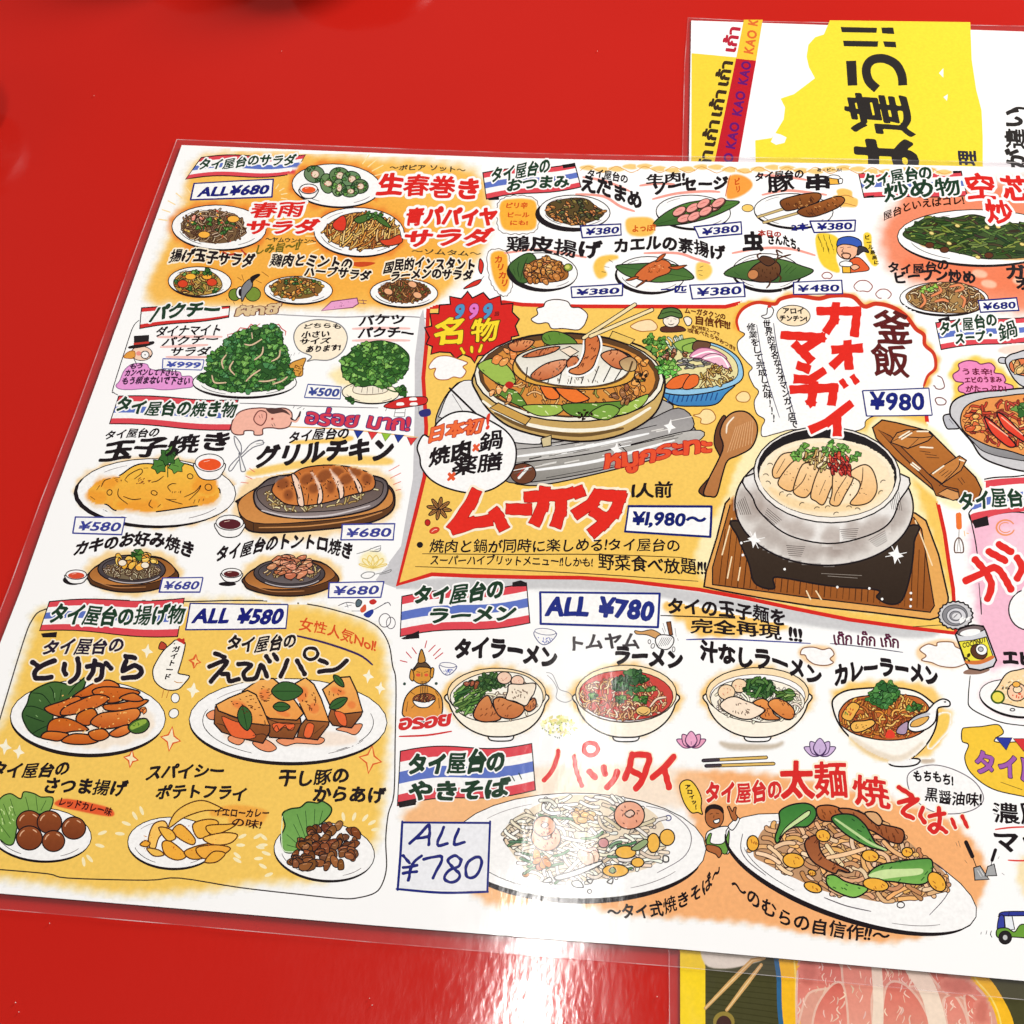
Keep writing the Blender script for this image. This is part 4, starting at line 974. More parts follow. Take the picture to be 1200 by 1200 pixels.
# ================================================================== CORIANDER SECTION (left)
fr_(120, 340, 6)
a_ = Art('panel_outline', 'wash', label='thin outline round the coriander dishes')
a_.line([(260, 210), (215, 260), (160, 420), (75, 690), (80, 720), (110, 738)], BLK, 1.1)
fr_(310, 340, 6); a_.line([(60, 170), (500, 190), (800, 182), (1080, 190), (1150, 210)], (150, 146, 150), 1.4); a_.line([(-190, 795), (0, 800), (300, 815), (800, 828)], (120, 116, 120), 1.2)
fr_(120, 340, 6)
banner([('パクチー', [(320, 232), (520, 200), (820, 188)], 118, 1.0)], (275, 125), (895, 112), (888, 190), (262, 270), 6, label='red striped coriander banner', blue=False)
fr_(270, 355, 4)
t = Art('dish_name', 'text', label='brown outlined Thai word over the coriander'); t.text('ผักชี', [(20, 60), (220, 50)], 48, (226, 196, 150), .8, outline=(120, 70, 60), ow=1.0)
fr_(120, 340, 6)
a_ = Art('burst_lines', 'glow', label='red burst line above the coriander heap'); a_.line([(880, 310), (885, 350)], (206, 70, 60), 1.2); a_.line([(885, 312), (940, 300), (970, 265), (1020, 272), (1045, 240), (1080, 255), (1110, 235)], (206, 70, 60), 1.2, sm=False)
a_.line([(1210, 250), (1240, 240), (1260, 270), (1290, 290), (1285, 320)], (206, 70, 60), 1.2, sm=False)
a_ = Art('top_hat_doodle', 'plate', label='small head with top hat and curly moustache')
a_.ellipse(275, 445, 75, 50, (250, 214, 190), 0, BLK, .9); a_.poly([(150, 470), (180, 435), (225, 430), (225, 475), (180, 480)], (232, 160, 70), (160, 90, 40), .8)
a_.poly([(225, 325), (325, 318), (322, 385), (225, 395)], (40, 34, 36), BLK, 1, sm=False); a_.poly([(190, 398), (260, 380), (355, 362), (350, 380), (270, 400), (195, 408)], (40, 34, 36), BLK, 1); a_.line([(225, 378), (322, 368)], (200, 60, 50), 2.4, taper=0)
a_.ellipse(300, 455, 28, 26, WHT, 0, BLK, 1.1); a_.ellipse(300, 455, 5, 5, BLK); a_.ellipse(255, 445, 18, 16, (240, 150, 140)); a_.line([(215, 470), (235, 510), (245, 535)], BLK, .9); a_.line([(330, 470), (350, 450), (345, 425)], BLK, 1.2)
t = name('ダイナマイト', [(365, 330), (600, 322), (830, 318)], 78, BLK, .4); t.text('パクチー', [(410, 400), (600, 385), (810, 375)], 66, BLK, .4); t.text('サラダ', [(465, 465), (750, 460)], 66, BLK, .4)
swash(0, [[(390, 330), (600, 328), (840, 328)], [(410, 400), (600, 392), (740, 385)], [(450, 470), (600, 472), (740, 470)]], (246, 180, 170))
pricebox('¥999', [(425, 482), (715, 490), (698, 562), (422, 552)], (70, 84, 170), label='999 yen box beside the coriander heap', w=1.3, bold=.45)
a_ = Art('speech_bubble', 'panel', label='pink cloud bubble with two lines of writing'); a_.poly([(95, 670), (120, 640), (150, 570), (190, 530), (240, 515), (310, 520), (340, 555), (440, 570), (540, 575), (560, 605), (620, 605), (640, 640), (630, 680), (560, 690), (480, 700), (400, 700), (330, 690), (200, 700), (120, 695)], (236, 156, 216), (150, 110, 150), .9)
t = Art('lettering', 'text', parent=a_); t.text('もう', [(185, 555), (285, 548)], 40, (60, 30, 60), .4); t.text('カンベンして下さい。', [(150, 608), (350, 600), (555, 605)], 50, (60, 30, 60), .42); t.text('もう頼まないで下さい', [(130, 665), (350, 660), (610, 668)], 56, (60, 30, 60), .45)
p = plate('dish_picture', 'tall heap of coriander leaves with onion rings on plate', 1000, 648, 366, 108, 0, None, thick=3)
a_ = child(p); reg = [(690, 610), (745, 560), (750, 490), (790, 440), (850, 400), (900, 340), (960, 310), (1050, 270), (1130, 262), (1200, 250), (1240, 290), (1260, 350), (1290, 420), (1300, 500), (1330, 580), (1330, 640), (1240, 690), (1050, 715), (900, 710), (760, 680), (710, 640)]
a_.poly(reg, (48, 88, 42), (22, 44, 22), 1); herb(a_, reg, 60, 3.4, [(84, 142, 62), (62, 112, 52)], ol=(24, 50, 26))
for _i in range(70):
    j = rng.randrange(len(reg)); u = rng.random(); q0, q1 = reg[j], reg[(j + 1) % len(reg)]
    if max(q0[1], q1[1]) < 660: x_ = q0[0] + (q1[0] - q0[0]) * u; y_ = q0[1] + (q1[1] - q0[1]) * u; herb(a_, ell(x_, y_, 10, 8), 1, 3.8, [(66, 122, 56), (96, 150, 66)], ol=(24, 50, 26))
herb(a_, reg, 190, 4.4, [(66, 122, 56), (84, 142, 62), (116, 168, 84), (52, 98, 48), (72, 130, 76)], ol=(24, 50, 26))
for q in ([(1000, 380), (1050, 385), (1120, 345)], [(1050, 300), (1055, 340)], [(850, 550), (840, 500), (870, 455)], [(920, 500), (895, 550), (930, 595)], [(770, 600), (790, 650), (870, 650)], [(1010, 640), (1050, 600), (1110, 560)], [(1100, 640), (1160, 640), (1220, 625)], [(1070, 490), (1120, 450), (1130, 400)], [(1190, 500), (1240, 470), (1250, 420)], [(1200, 660), (1260, 640), (1300, 610)]):
    a_.line(q, (40, 50, 30), 2.6); a_.line(q, (226, 196, 160), 1.8)
a_ = Art('speech_bubble', 'panel', label='round bubble between the two coriander dishes')
fr_(310, 340, 6)
a_.poly([(205, 330), (240, 250), (330, 212), (440, 212), (540, 250), (582, 330), (550, 430), (460, 490), (350, 490), (300, 500), (330, 465), (240, 420)], (255, 240, 214), (120, 120, 124), 1.1)
t = Art('lettering', 'text', parent=a_); t.text('どちらも', [(265, 275), (400, 265), (540, 275)], 34, BLK, .3); t.text('小さい', [(255, 340), (455, 330)], 50, BLK, .45); t.text('サイズ', [(240, 385), (460, 375)], 44, BLK, .4); t.text('あります!', [(285, 440), (530, 425)], 48, BLK, .45)
a_ = Art('snail_doodle', 'plate', label='small ochre shell doodle beside the heap'); a_.poly([(165, 590), (180, 520), (240, 490), (290, 480), (270, 540), (265, 600), (210, 605)], (224, 160, 70), (90, 60, 30), 1); dashes(a_, ell(225, 550, 40, 40), 12, 4, (110, 66, 30), 1, 60, 60); a_.lines([[(180, 470), (190, 450)], [(205, 460), (212, 440)], [(240, 450), (245, 438)]], BLK, .7)
t = name('バケツ', [(655, 258), (820, 245), (985, 245)], 75, BLK, .6); t.text('パクチー', [(650, 340), (850, 335), (1050, 345)], 78, BLK, .65)
swash(0, [[(620, 272), (800, 266), (1020, 270)], [(620, 355), (800, 352), (1020, 354)]], (246, 180, 170))
g_ = Art('yellow_wash', 'wash', wash=True); g_.soft(ell(640, 620, 160, 60, 10), (253, 226, 150), 7, .7)
p = plate('dish_picture', 'round bush of coriander on cream plate', 745, 722, 200, 76, 2, None, thick=2, fill=(255, 244, 214))
a_ = child(p); a_.poly([(620, 700), (650, 660), (760, 640), (860, 670), (870, 700), (830, 725), (720, 735), (640, 725)], (246, 236, 214), (120, 100, 80), .8); a_.lines([[(680, 720), (690, 680)], [(720, 728), (725, 680)], [(760, 728), (762, 680)], [(800, 720), (800, 680)], [(830, 715), (835, 680)]], (90, 60, 50), 1)
reg = [(540, 560), (550, 490), (600, 440), (640, 400), (720, 370), (810, 355), (900, 370), (960, 400), (1015, 460), (1010, 540), (980, 600), (900, 640), (850, 690), (760, 670), (690, 680), (620, 660), (570, 610)]
a_.poly(reg, (48, 90, 40), (22, 44, 22), 1); herb(a_, reg, 150, 4.3, [(76, 130, 56), (96, 152, 64), (128, 178, 84), (60, 108, 48)], ol=(28, 54, 26)); herb(a_, ell(605, 770, 30, 20), 3, 4); herb(a_, ell(960, 705, 40, 30), 5, 4.5)
a_.line([(830, 680), (900, 710), (950, 715)], (60, 90, 40), 1.6)
pricebox('¥500', [(305, 662), (540, 680), (532, 765), (280, 755)], (60, 76, 150), label='500 yen box left of the coriander bush', w=1.3, bold=.5)
# Thai word and bunting
t = name('อร่อย มาก!', [(275, 940), (640, 960), (1020, 990)], 108, (214, 60, 80), .7, nm='dish_name', outline=(70, 50, 120), ow=1.1, label='pink and purple Thai words above the bunting')
a_ = Art('bunting', 'plate', label='string of small coloured flags')
a_.line([(160, 960), (400, 970), (640, 985), (1080, 1035)], (244, 190, 120), 1.6)
for k, (x, y, c_) in enumerate([(660, 1010, (40, 60, 150)), (760, 1020, (226, 60, 60)), (855, 1030, (150, 196, 60)), (945, 1040, (40, 60, 150)), (1035, 1060, (226, 60, 60))]):
    a_.poly([(x - 32, y - 25), (x + 35, y - 20), (x - 6, y + 32)], c_, tuple(int(v * .6) for v in c_), .8, sm=False)
# striped stall
a_ = Art('stall_doodle', 'plate', label='tiny market stall with red awning')
a_.poly([(840, 820), (880, 790), (980, 755), (1060, 750), (1140, 755), (1130, 800), (1020, 820), (920, 835)], (210, 46, 44), BLK, .9); 
for (x, y) in ((955, 800), (1050, 800), (1045, 765)): a_.poly([(x - 22, y - 8), (x + 18, y - 10), (x + 24, y + 8), (x - 24, y + 10)], WHT)
a_.lines([[(920, 840), (910, 890)], [(990, 835), (985, 890)], [(910, 890), (985, 890)], [(915, 862), (985, 862)], [(1085, 820), (1085, 870)], [(860, 830), (850, 850)]], (60, 50, 56), 1)
a_.poly([(1090, 850), (1160, 835), (1165, 880), (1100, 890)], (50, 50, 120)); 
# grilled section
fr_(120, 340, 6)
banner([('タイ屋台の焼き物', [(80, 850), (300, 880), (600, 885), (930, 900)], 108, .8)], (115, 745), (955, 772), (895, 985), (50, 940), 8, label='flag banner of the grilled section')
a_ = Art('elephant_doodle', 'plate', label='pink elephant raising its trunk')
a_.poly([(905, 985), (915, 920), (960, 860), (1030, 835), (1120, 828), (1190, 835), (1280, 830), (1330, 860), (1330, 920), (1310, 960), (1250, 975), (1190, 968), (1130, 975), (1125, 1015), (1070, 1018), (1060, 990), (1000, 990), (990, 1015), (935, 1015)], (246, 184, 164), (90, 50, 50), 1.2)
a_.poly([(1065, 900), (1100, 850), (1150, 860), (1150, 910), (1120, 950), (1080, 935)], (244, 176, 158), (110, 50, 50), 1.1); a_.poly([(1150, 835), (1200, 828), (1280, 840), (1320, 880), (1270, 860), (1190, 870)], (90, 60, 56)); a_.line([(1325, 900), (1355, 920), (1380, 890), (1392, 855)], (60, 40, 44), 2.6); a_.line([(1320, 915), (1360, 925), (1385, 895)], (246, 184, 164), 2.2)
a_.ellipse(1195, 905, 8, 8, (160, 60, 50)); a_.lines([[(1190, 940), (1200, 960)], [(1205, 935), (1215, 955)], [(1370, 835), (1400, 820)], [(1340, 830), (1350, 815)], [(1410, 840), (1420, 830)]], (70, 60, 60), 1); a_.lines([[(1100, 880), (1110, 900)], [(1120, 870), (1125, 900)]], (120, 60, 60), .9)
fr_(250, 490, 5.4545)
a_ = Art('cutlery_doodle', 'plate', label='crossed knife and fork doodle'); a_.poly([(135, 115), (175, 165), (178, 220), (165, 215), (140, 165)], WHT, (110, 110, 120), 1); a_.poly([(195, 215), (240, 165), (300, 140), (320, 165), (250, 190), (170, 260), (120, 330), (100, 335), (110, 300)], WHT, (110, 110, 120), 1); a_.poly([(165, 220), (195, 300), (205, 335), (180, 340), (172, 300)], WHT, (110, 110, 120), 1); a_.lines([[(270, 150), (320, 140)], [(275, 165), (330, 155)]], (100, 100, 110), .9)
# omelette
fr_(60, 490, 5.4545)
t = name('タイ屋台の', [(335, 140), (500, 125), (685, 122)], 62, BLK, .45); t.text('玉子焼き', [(300, 285), (600, 250), (900, 222), (1145, 205)], 130, BLK, 1.3)
p = plate('dish_picture', 'yellow omelette with coriander on white plate', 672, 475, 508, 216, 1, (251, 214, 160), 6, shadow=(-22, 14), thick=2)
a_ = child(p); q = [(232, 480), (250, 440), (330, 390), (430, 370), (520, 310), (600, 290), (720, 300), (850, 290), (930, 320), (960, 350), (1040, 385), (1060, 430), (1080, 470), (1060, 520), (1000, 550), (900, 565), (700, 595), (600, 600), (500, 580), (410, 590), (350, 550), (270, 545), (235, 510)]
g_ = Art('plate_shade', 'food', parent=p, wash=True); g_.soft([(x + 4, y + 22) for x, y in q], (240, 220, 190), 3, .6)
a_ = child(p); a_.k = 6; a_.poly(q, (249, 196, 74), BLK, 1.4, c2=(244, 166, 60))
w3 = Art('egg_tint', 'food', parent=a_, wash=True); w3.k = 40
for (x, y, rx, ry) in ((290, 500, 50, 30), (360, 410, 60, 20), (1000, 510, 50, 30), (980, 430, 60, 40), (560, 560, 120, 20)): w3.soft(ell(x, y, rx, ry), (240, 146, 44), 6, .55)
a_.k = 90
a_.lines([[(470, 395), (500, 360), (570, 325), (580, 350), (530, 390)], [(470, 395), (490, 410)], [(430, 450), (430, 500), (490, 550)], [(460, 500), (520, 520), (575, 515)], [(640, 410), (680, 400), (720, 370)], [(800, 420), (770, 420), (745, 440), (765, 470)], [(850, 505), (920, 470), (955, 430), (940, 465), (880, 525)], [(730, 515), (770, 530), (840, 550)], [(740, 520), (800, 520)], [(640, 520), (625, 555), (650, 575)], [(680, 570), (700, 550)], [(910, 545), (920, 520)], [(940, 540), (948, 518)], [(970, 530), (976, 514)], [(320, 440), (340, 400), (380, 385)], [(290, 460), (310, 430)], [(250, 500), (280, 520)], [(590, 320), (620, 318)], [(400, 385), (440, 378)]], (70, 44, 26), 1.2)
for (x, y, rx, ry) in ((373, 475, 16, 18), (658, 478, 20, 14), (888, 372, 18, 16), (1005, 442, 22, 20)): a_.ellipse(x, y, rx, ry, None, 20, (70, 44, 26), 1.1)
dashes(a_, ell(575, 410, 60, 20), 14, 3.5, (140, 80, 40), 1, -40, 30); dashes(a_, ell(800, 465, 40, 6), 6, 2, (100, 60, 30), .8, 90, 20); dashes(a_, ell(430, 400, 40, 6), 5, 2, (100, 60, 30), .8, 0, 40)
sprig(a_, 745, 290, 98); sprig(a_, 770, 215, 40)
b_ = Art('sauce_cup', 'food', parent=p, label='small white cup of red sauce by the omelette'); b_.k = 260; bowl_small(b_, 1012, 285, 92, 56, (238, 88, 40))
pricebox('¥580', [(155, 632), (472, 635), (450, 745), (138, 735)], (60, 66, 150), label='580 yen box under the omelette')
t = name('カキのお好み焼き', [(130, 890), (300, 850), (520, 820), (700, 835), (905, 900)], 95, BLK, .85)
def hotplate(cx, cy, w, h, label, base=(150, 92, 44)):
    g_ = Art('plate_glow', 'glow', wash=True); g_.soft([(cx - w, cy), (cx - w * .6, cy - h * .9), (cx + w * .5, cy - h), (cx + w, cy - h * .3), (cx + w * .95, cy + h * .5), (cx + w * .3, cy + h * 1.1), (cx - w * .5, cy + h)], (250, 206, 130), 7, .8)
    p = Art('dish_picture', 'plate', label=label)
    p.poly([(cx - w, cy + h * .12), (cx - w * .6, cy - h * .55), (cx + w * .5, cy - h * .85), (cx + w * .98, cy - h * .1), (cx + w * .96, cy + h * .45), (cx + w * .4, cy + h), (cx - w * .3, cy + h * 1.06), (cx - w * .85, cy + h * .75), (cx - w * .98, cy + h * .45)], (112, 70, 36), BLK, 1.6, c2=(84, 50, 28))
    p.poly([(cx - w * .97, cy + h * .1), (cx - w * .6, cy - h * .5), (cx + w * .5, cy - h * .8), (cx + w * .96, cy - h * .08), (cx + w * .55, cy + h * .5), (cx - w * .1, cy + h * .72), (cx - w * .75, cy + h * .6)], base, BLK, .9, c2=(200, 130, 66))
    p.line([(cx - w * .9, cy + h * .4), (cx - w * .4, cy + h * .82), (cx + w * .3, cy + h * .8)], (190, 130, 80), 1.0)
    p.ellipse(cx - w * .02, cy - h * .15, w * .76, h * .78, (92, 82, 84), 1, BLK, 1.5, c2=(64, 56, 58)); p.ellipse(cx - w * .02, cy - h * .2, w * .66, h * .62, (70, 62, 66), 1, BLK, .8, c2=(110, 100, 100))
    p.line(ell(cx, cy - h * .12, w * .70, h * .70, 0, 12, 30, 140), (190, 180, 180), 1.3)
    return p
p = hotplate(520, 985, 285, 118, 'oyster pancake on a small hot plate')
a_ = child(p); reg = ell(515, 975, 180, 56); a_._poly(T(reg), (120, 104, 80)); noodles(a_, reg, 90, 6, .9, [(200, 180, 140), (160, 140, 110), (220, 206, 176)], curl=1)
chunks(a_, ell(540, 910, 140, 42), 26, 5, [(246, 180, 70), (238, 160, 60), (250, 200, 100)], w=.9, asp=.7); herb(a_, ell(560, 868, 34, 22), 8, 4.2)
for (x, y) in ((455, 925), (600, 940)): a_.ellipse(x, y, 26, 20, (250, 236, 214), 0, BRN, .8)
b_ = Art('sauce_cup', 'plate', label='tiny cup of red sauce left of the oyster pancake'); b_.ellipse(140, 1035, 66, 32, BLK); bowl_small(b_, 160, 1000, 66, 30, (222, 82, 54))
pricebox('¥680', [(712, 1022), (970, 1018), (950, 1112), (690, 1112)], (60, 66, 150), label='680 yen box beside the oyster pancake')
# grilled chicken
fr_(250, 490, 5.4545)
g_ = Art('yellow_wash', 'glow', wash=True); g_.soft([(520, 160), (700, 155), (870, 140), (870, 120), (700, 140), (520, 150)], (252, 200, 90), 2.5, .9); g_.soft([(240, 340), (500, 290), (800, 250), (1100, 260), (1110, 290), (800, 290), (500, 320), (260, 360)], (251, 204, 100), 4, .9)
t = name('タイ屋台の', [(470, 165), (650, 140), (865, 132)], 74, BLK, .55); t.text('グリルチキン', [(255, 315), (500, 300), (850, 275), (1145, 275)], 140, BLK, 1.5)
a_ = Art('sparkle_lines', 'glow'); a_.lines([[(1110, 345), (1190, 300)], [(1130, 385), (1200, 350)], [(1150, 425), (1200, 405)], [(1165, 462), (1200, 455)], [(230, 320), (265, 345)], [(205, 370), (250, 390)], [(175, 410), (225, 415)]], (232, 120, 100), 1.5)
g_ = Art('plate_glow', 'glow', wash=True); g_.soft([(150, 560), (240, 400), (500, 320), (900, 300), (1130, 400), (1170, 560), (1000, 680), (500, 760), (220, 720)], (251, 212, 150), 8, .8)
p = Art('dish_picture', 'plate', label='sliced grilled chicken on an oval iron hot plate over wood')
p.poly([(155, 545), (165, 520), (400, 400), (900, 350), (1120, 430), (1160, 540), (1110, 620), (950, 680), (600, 720), (260, 728), (185, 650)], (120, 74, 38), BLK, 1.9, sm=True, c2=(90, 56, 32))
p.poly([(165, 530), (400, 410), (900, 360), (1115, 440), (1140, 550), (1000, 610), (700, 655), (255, 668)], (196, 126, 62), BLK, 1.0, c2=(214, 146, 80)); p.line([(255, 668), (258, 722)], BLK, 1); p.line([(290, 700), (600, 690), (900, 650), (1080, 600)], (200, 140, 84), 1.6)
p.poly([(258, 490), (300, 430), (420, 370), (800, 350), (1050, 375), (1115, 430), (1090, 520), (980, 590), (700, 640), (430, 630), (290, 580)], (84, 74, 76), BLK, 1.9, c2=(150, 136, 134)); p.poly([(280, 500), (350, 430), (800, 380), (1050, 400), (1085, 450), (1040, 520), (850, 580), (600, 600), (380, 590)], (96, 80, 76), BLK, 1, c2=(120, 104, 98)); p.line([(310, 590), (500, 630), (750, 620), (1000, 560)], (210, 200, 200), 2)
a_ = child(p); reg = [(320, 480), (380, 460), (500, 560), (1040, 430), (1045, 470), (900, 540), (560, 600), (380, 580)]; noodles(a_, reg, 60, 10, 1.3, [(226, 206, 150), (190, 160, 100), (240, 226, 180)], curl=.4, ol=(90, 66, 40))
a_.poly([(375, 470), (390, 420), (440, 385), (500, 360), (580, 318), (720, 300), (860, 310), (960, 335), (1020, 370), (1035, 420), (1010, 460), (930, 480), (850, 500), (760, 530), (670, 550), (560, 560), (470, 550), (420, 520)], (196, 110, 50), BLK, 1.4, c2=(214, 130, 66))
for q in ([(500, 362), (530, 370), (560, 440), (580, 555), (545, 555), (530, 480)], [(620, 340), (660, 380), (690, 440), (700, 500), (690, 540), (665, 545), (672, 480), (655, 410)], [(740, 320), (790, 370), (830, 440), (832, 500), (808, 515), (800, 460), (770, 390)], [(860, 320), (905, 370), (945, 430), (950, 470), (930, 475), (900, 400)]):
    a_.poly(q, (250, 214, 190), BLK, 1.3)
a_.lines([[(545, 345), (590, 400), (610, 470), (600, 555)], [(470, 380), (520, 440), (545, 520)], [(700, 310), (770, 390), (800, 480)], [(830, 310), (900, 400), (925, 470)], [(630, 330), (670, 420), (670, 500)]], BLK, 1.1)
w3 = Art('char_marks', 'food', parent=a_, wash=True); w3.k = 350
for (x, y, rx, ry, r) in ((445, 420, 30, 26, 0), (480, 490, 20, 24, 0), (600, 390, 22, 36, 60), (640, 450, 22, 20, 0), (710, 370, 26, 40, 60), (750, 440, 16, 30, 0), (800, 345, 34, 16, 30), (850, 390, 22, 34, 60), (910, 345, 28, 14, 20), (980, 390, 20, 24, 0)): w3.soft(ell(x, y, rx, ry, r), (110, 54, 30), 4, .6)
a_.k = 420
dashes(a_, [(400, 440), (500, 380), (1000, 380), (1000, 440), (700, 520), (460, 520)], 46, 2.4, (84, 40, 24), 1.1, 60, 60)
b_ = Art('sauce_cup', 'plate', label='white cup of dark sauce left of the chicken hot plate'); b_.k = 150; bowl_small(b_, 105, 668, 88, 48, (92, 36, 44))
pricebox('¥680', [(825, 680), (1160, 675), (1150, 778), (815, 778)], (60, 66, 150), label='680 yen box under the chicken hot plate')
t = name('タイ屋台のトントロ焼き', [(5, 925), (200, 880), (430, 840), (650, 845), (885, 905)], 98, BLK, .85)
p = hotplate(492, 1010, 300, 118, 'grilled pork neck on a small hot plate', (130, 78, 40))
a_ = child(p); reg = ell(500, 970, 180, 66); noodles(a_, reg, 40, 9, 1.1, [(220, 196, 140), (180, 150, 100)], curl=.5); chunks(a_, [(350, 980), (400, 910), (450, 880), (600, 890), (650, 960), (600, 1010), (450, 1010)], 34, 6.6, [(214, 140, 104), (196, 116, 80), (226, 160, 124)], asp=.5, w=1, rot=-10)
dashes(a_, ell(500, 940, 110, 40), 20, 4, (120, 60, 44), 1, -20, 40)
b_ = Art('sauce_cup', 'plate', label='tiny cup of dark sauce left of the pork hot plate'); b_.ellipse(90, 1060, 56, 14, BLK); bowl_small(b_, 117, 990, 64, 30, (96, 34, 36))
pricebox('¥680', [(742, 1052), (1090, 1045), (1070, 1145), (735, 1148)], (60, 66, 150), label='680 yen box beside the pork hot plate')
g_ = Art('yellow_wash', 'glow', wash=True); g_.soft(ell(1020, 910, 70, 50), (252, 236, 170), 5, .7)
a_ = Art('lotus_doodle', 'plate', label='faint yellow lotus with spoon and fork')
for an in range(-70, 71, 28):
    c_, s_ = math.sin(math.radians(an)), math.cos(math.radians(an)); a_.poly([(1020, 960), (1020 + 60 * c_ - 20, 960 - 50 * s_), (1020 + 90 * c_, 960 - 85 * s_), (1020 + 60 * c_ + 20, 960 - 50 * s_)], None, (236, 206, 110), 1)
a_.poly([(945, 1005), (975, 985), (1020, 985), (1030, 1000), (1000, 1022), (960, 1022)], WHT, (130, 130, 130), .9); a_.line([(1030, 998), (1090, 985), (1135, 968), (1125, 985), (1060, 1000)], (130, 130, 130), 1); a_.lines([[(915, 868), (990, 845), (1010, 830)], [(1000, 850), (1060, 850), (1070, 820)], [(1010, 835), (1050, 820), (1072, 815)], [(1030, 845), (1066, 832)]], (110, 110, 110), 1)

# ================================================================== FRIED SECTION (bottom left, yellow panel)
fr_(0, 0, 1)
OUT = [(0, 842), (26, 756), (38, 726), (53, 714), (100, 706), (216, 705), (296, 703.6), (360, 708), (400, 717), (430, 727), (446, 738), (456, 756), (460, 780), (464, 800), (463, 870), (461.7, 930), (455, 954), (452, 984), (453, 1015), (448.7, 1034), (440, 1046), (420, 1052), (400, 1053), (350, 1048), (280, 1040), (210, 1029), (172, 1031.5), (80, 1029), (56, 1024), (0, 1019)]
w_ = Art('yellow_wash', 'wash', wash=True, label='yellow watercolour behind the fried dishes')
w_.soft([(48, 736), (60, 722), (200, 714), (300, 712), (360, 718), (410, 732), (436, 748), (444, 780), (446, 860), (440, 940), (428, 990), (380, 1022), (300, 1026), (250, 1034), (150, 1040), (60, 1028), (-20, 1018), (-60, 1010), (-30, 900), (10, 850), (30, 790)], (249, 204, 98), 17, 1.0)
a_ = Art('panel_outline', 'wash', label='thin wavy outline round the fried dishes'); a_.k = 40; a_._rib(smooth(OUT, False, 4), 1.5, (50, 40, 40)); a_._rib([(0, 842), (-28, 925)], 1.5, (50, 40, 40)); a_._rib([(0, 1019), (-60, 1012)], 1.5, (50, 40, 40))
fr_(0, 690, 5)
banner([('タイ屋台の揚げ物', [(275, 200), (550, 218), (800, 215), (1070, 205)], 120, .95)], (290, 75), (1080, 55), (1040, 280), (232, 245), 10, ends=([(240, 262), (335, 252), (330, 285), (250, 285)],), label='flag banner of the fried section')
t = name('タイ屋台の', [(235, 390), (480, 385), (715, 375)], 96, (40, 30, 50), .75, halo=CRM, hw=1.6)
t = Art('dish_name', 'text', label='thick brush name of the fried chicken'); t.brush([[(190, 430), (235, 460)], [(320, 420), (240, 455), (205, 490), (215, 525), (300, 518)], [(378, 440), (375, 480), (385, 500)], [(455, 410), (462, 470), (445, 520), (412, 545)], [(510, 455), (580, 445), (600, 460), (590, 520), (565, 535)], [(555, 420), (545, 480), (520, 525)], [(620, 435), (650, 465)], [(735, 395), (790, 405)], [(740, 425), (720, 480), (790, 450), (830, 480), (800, 515), (720, 522)]], (36, 28, 38), 6.0, halo=CRM, hw=1.8)
p = plate('dish_picture', 'orange fried chicken strips with lettuce on white plate', 515, 755, 455, 222, 1, None, thick=4.5, shadow=(-2, 8))
g_ = Art('plate_shade', 'food', parent=p, wash=True); g_.soft(ell(520, 770, 370, 150, 2), (250, 226, 196), 6, .6)
a_ = child(p); a_.k = 10
a_.poly([(130, 735), (160, 670), (180, 610), (240, 570), (320, 545), (400, 560), (450, 555), (500, 520), (490, 580), (430, 640), (330, 690), (300, 800), (250, 870), (190, 850), (150, 800)], (74, 112, 56), (24, 44, 24), 1.5, c2=(52, 86, 44))
a_.lines([[(300, 680), (250, 620), (190, 610)], [(320, 660), (310, 600), (290, 570)], [(350, 650), (360, 590)], [(280, 720), (200, 690), (150, 690)], [(260, 780), (200, 760), (150, 740)], [(280, 800), (220, 830), (190, 850)], [(400, 620), (430, 580), (450, 560)]], (26, 50, 26), 1.2); a_.lines([[(230, 650), (240, 660)], [(320, 610), (322, 640)], [(210, 740), (220, 750)]], (160, 200, 130), 1)
OR = [(222, 122, 48), (232, 138, 60), (214, 110, 42)]
for q in ([(420, 640), (500, 580), (560, 550), (640, 535), (700, 570), (640, 600), (520, 630)], [(260, 700), (360, 660), (460, 630), (480, 690), (400, 740), (330, 745)], [(540, 600), (600, 575), (720, 580), (820, 605), (760, 640), (650, 670), (580, 640)], [(360, 740), (370, 700), (450, 660), (560, 620), (640, 640), (580, 690), (460, 730)], [(460, 730), (540, 700), (570, 745), (520, 800), (450, 780)], [(610, 680), (700, 670), (800, 650), (870, 655), (800, 700), (700, 715), (620, 710)], [(280, 840), (290, 780), (350, 755), (430, 770), (520, 825), (430, 835), (340, 850)], [(530, 780), (590, 730), (700, 715), (800, 700), (820, 740), (760, 790), (640, 820), (570, 810)], [(240, 870), (280, 835), (400, 850), (350, 890), (290, 885)], [(360, 890), (430, 850), (540, 860), (580, 890), (520, 910), (420, 910)], [(520, 840), (600, 820), (640, 860), (590, 890), (540, 880)], [(640, 850), (700, 810), (750, 800), (760, 840), (690, 870)], [(700, 640), (780, 610), (840, 650), (780, 660)]):
    a_.poly(q, jit(rng.choice(OR), 10), BLK, 1.5, c2=jit((200, 96, 36), 8))
dashes(a_, ell(520, 730, 260, 130), 34, 2.6, (255, 196, 110), 1.2, -40, 40); dashes(a_, ell(560, 700, 240, 130), 34, 1.8, (120, 56, 24), 1.1, 60, 50)
a_.poly([(750, 810), (790, 770), (855, 760), (875, 800), (840, 840), (780, 845)], (70, 106, 44), BLK, 1.3); a_.poly([(765, 805), (800, 778), (850, 765), (856, 785), (810, 812), (770, 825)], (150, 180, 70), None); dashes(a_, ell(812, 795, 36, 14), 8, 2.5, (90, 130, 50), 1, 60, 20); chunks(a_, ell(850, 715, 25, 18), 3, 3.4, OR)
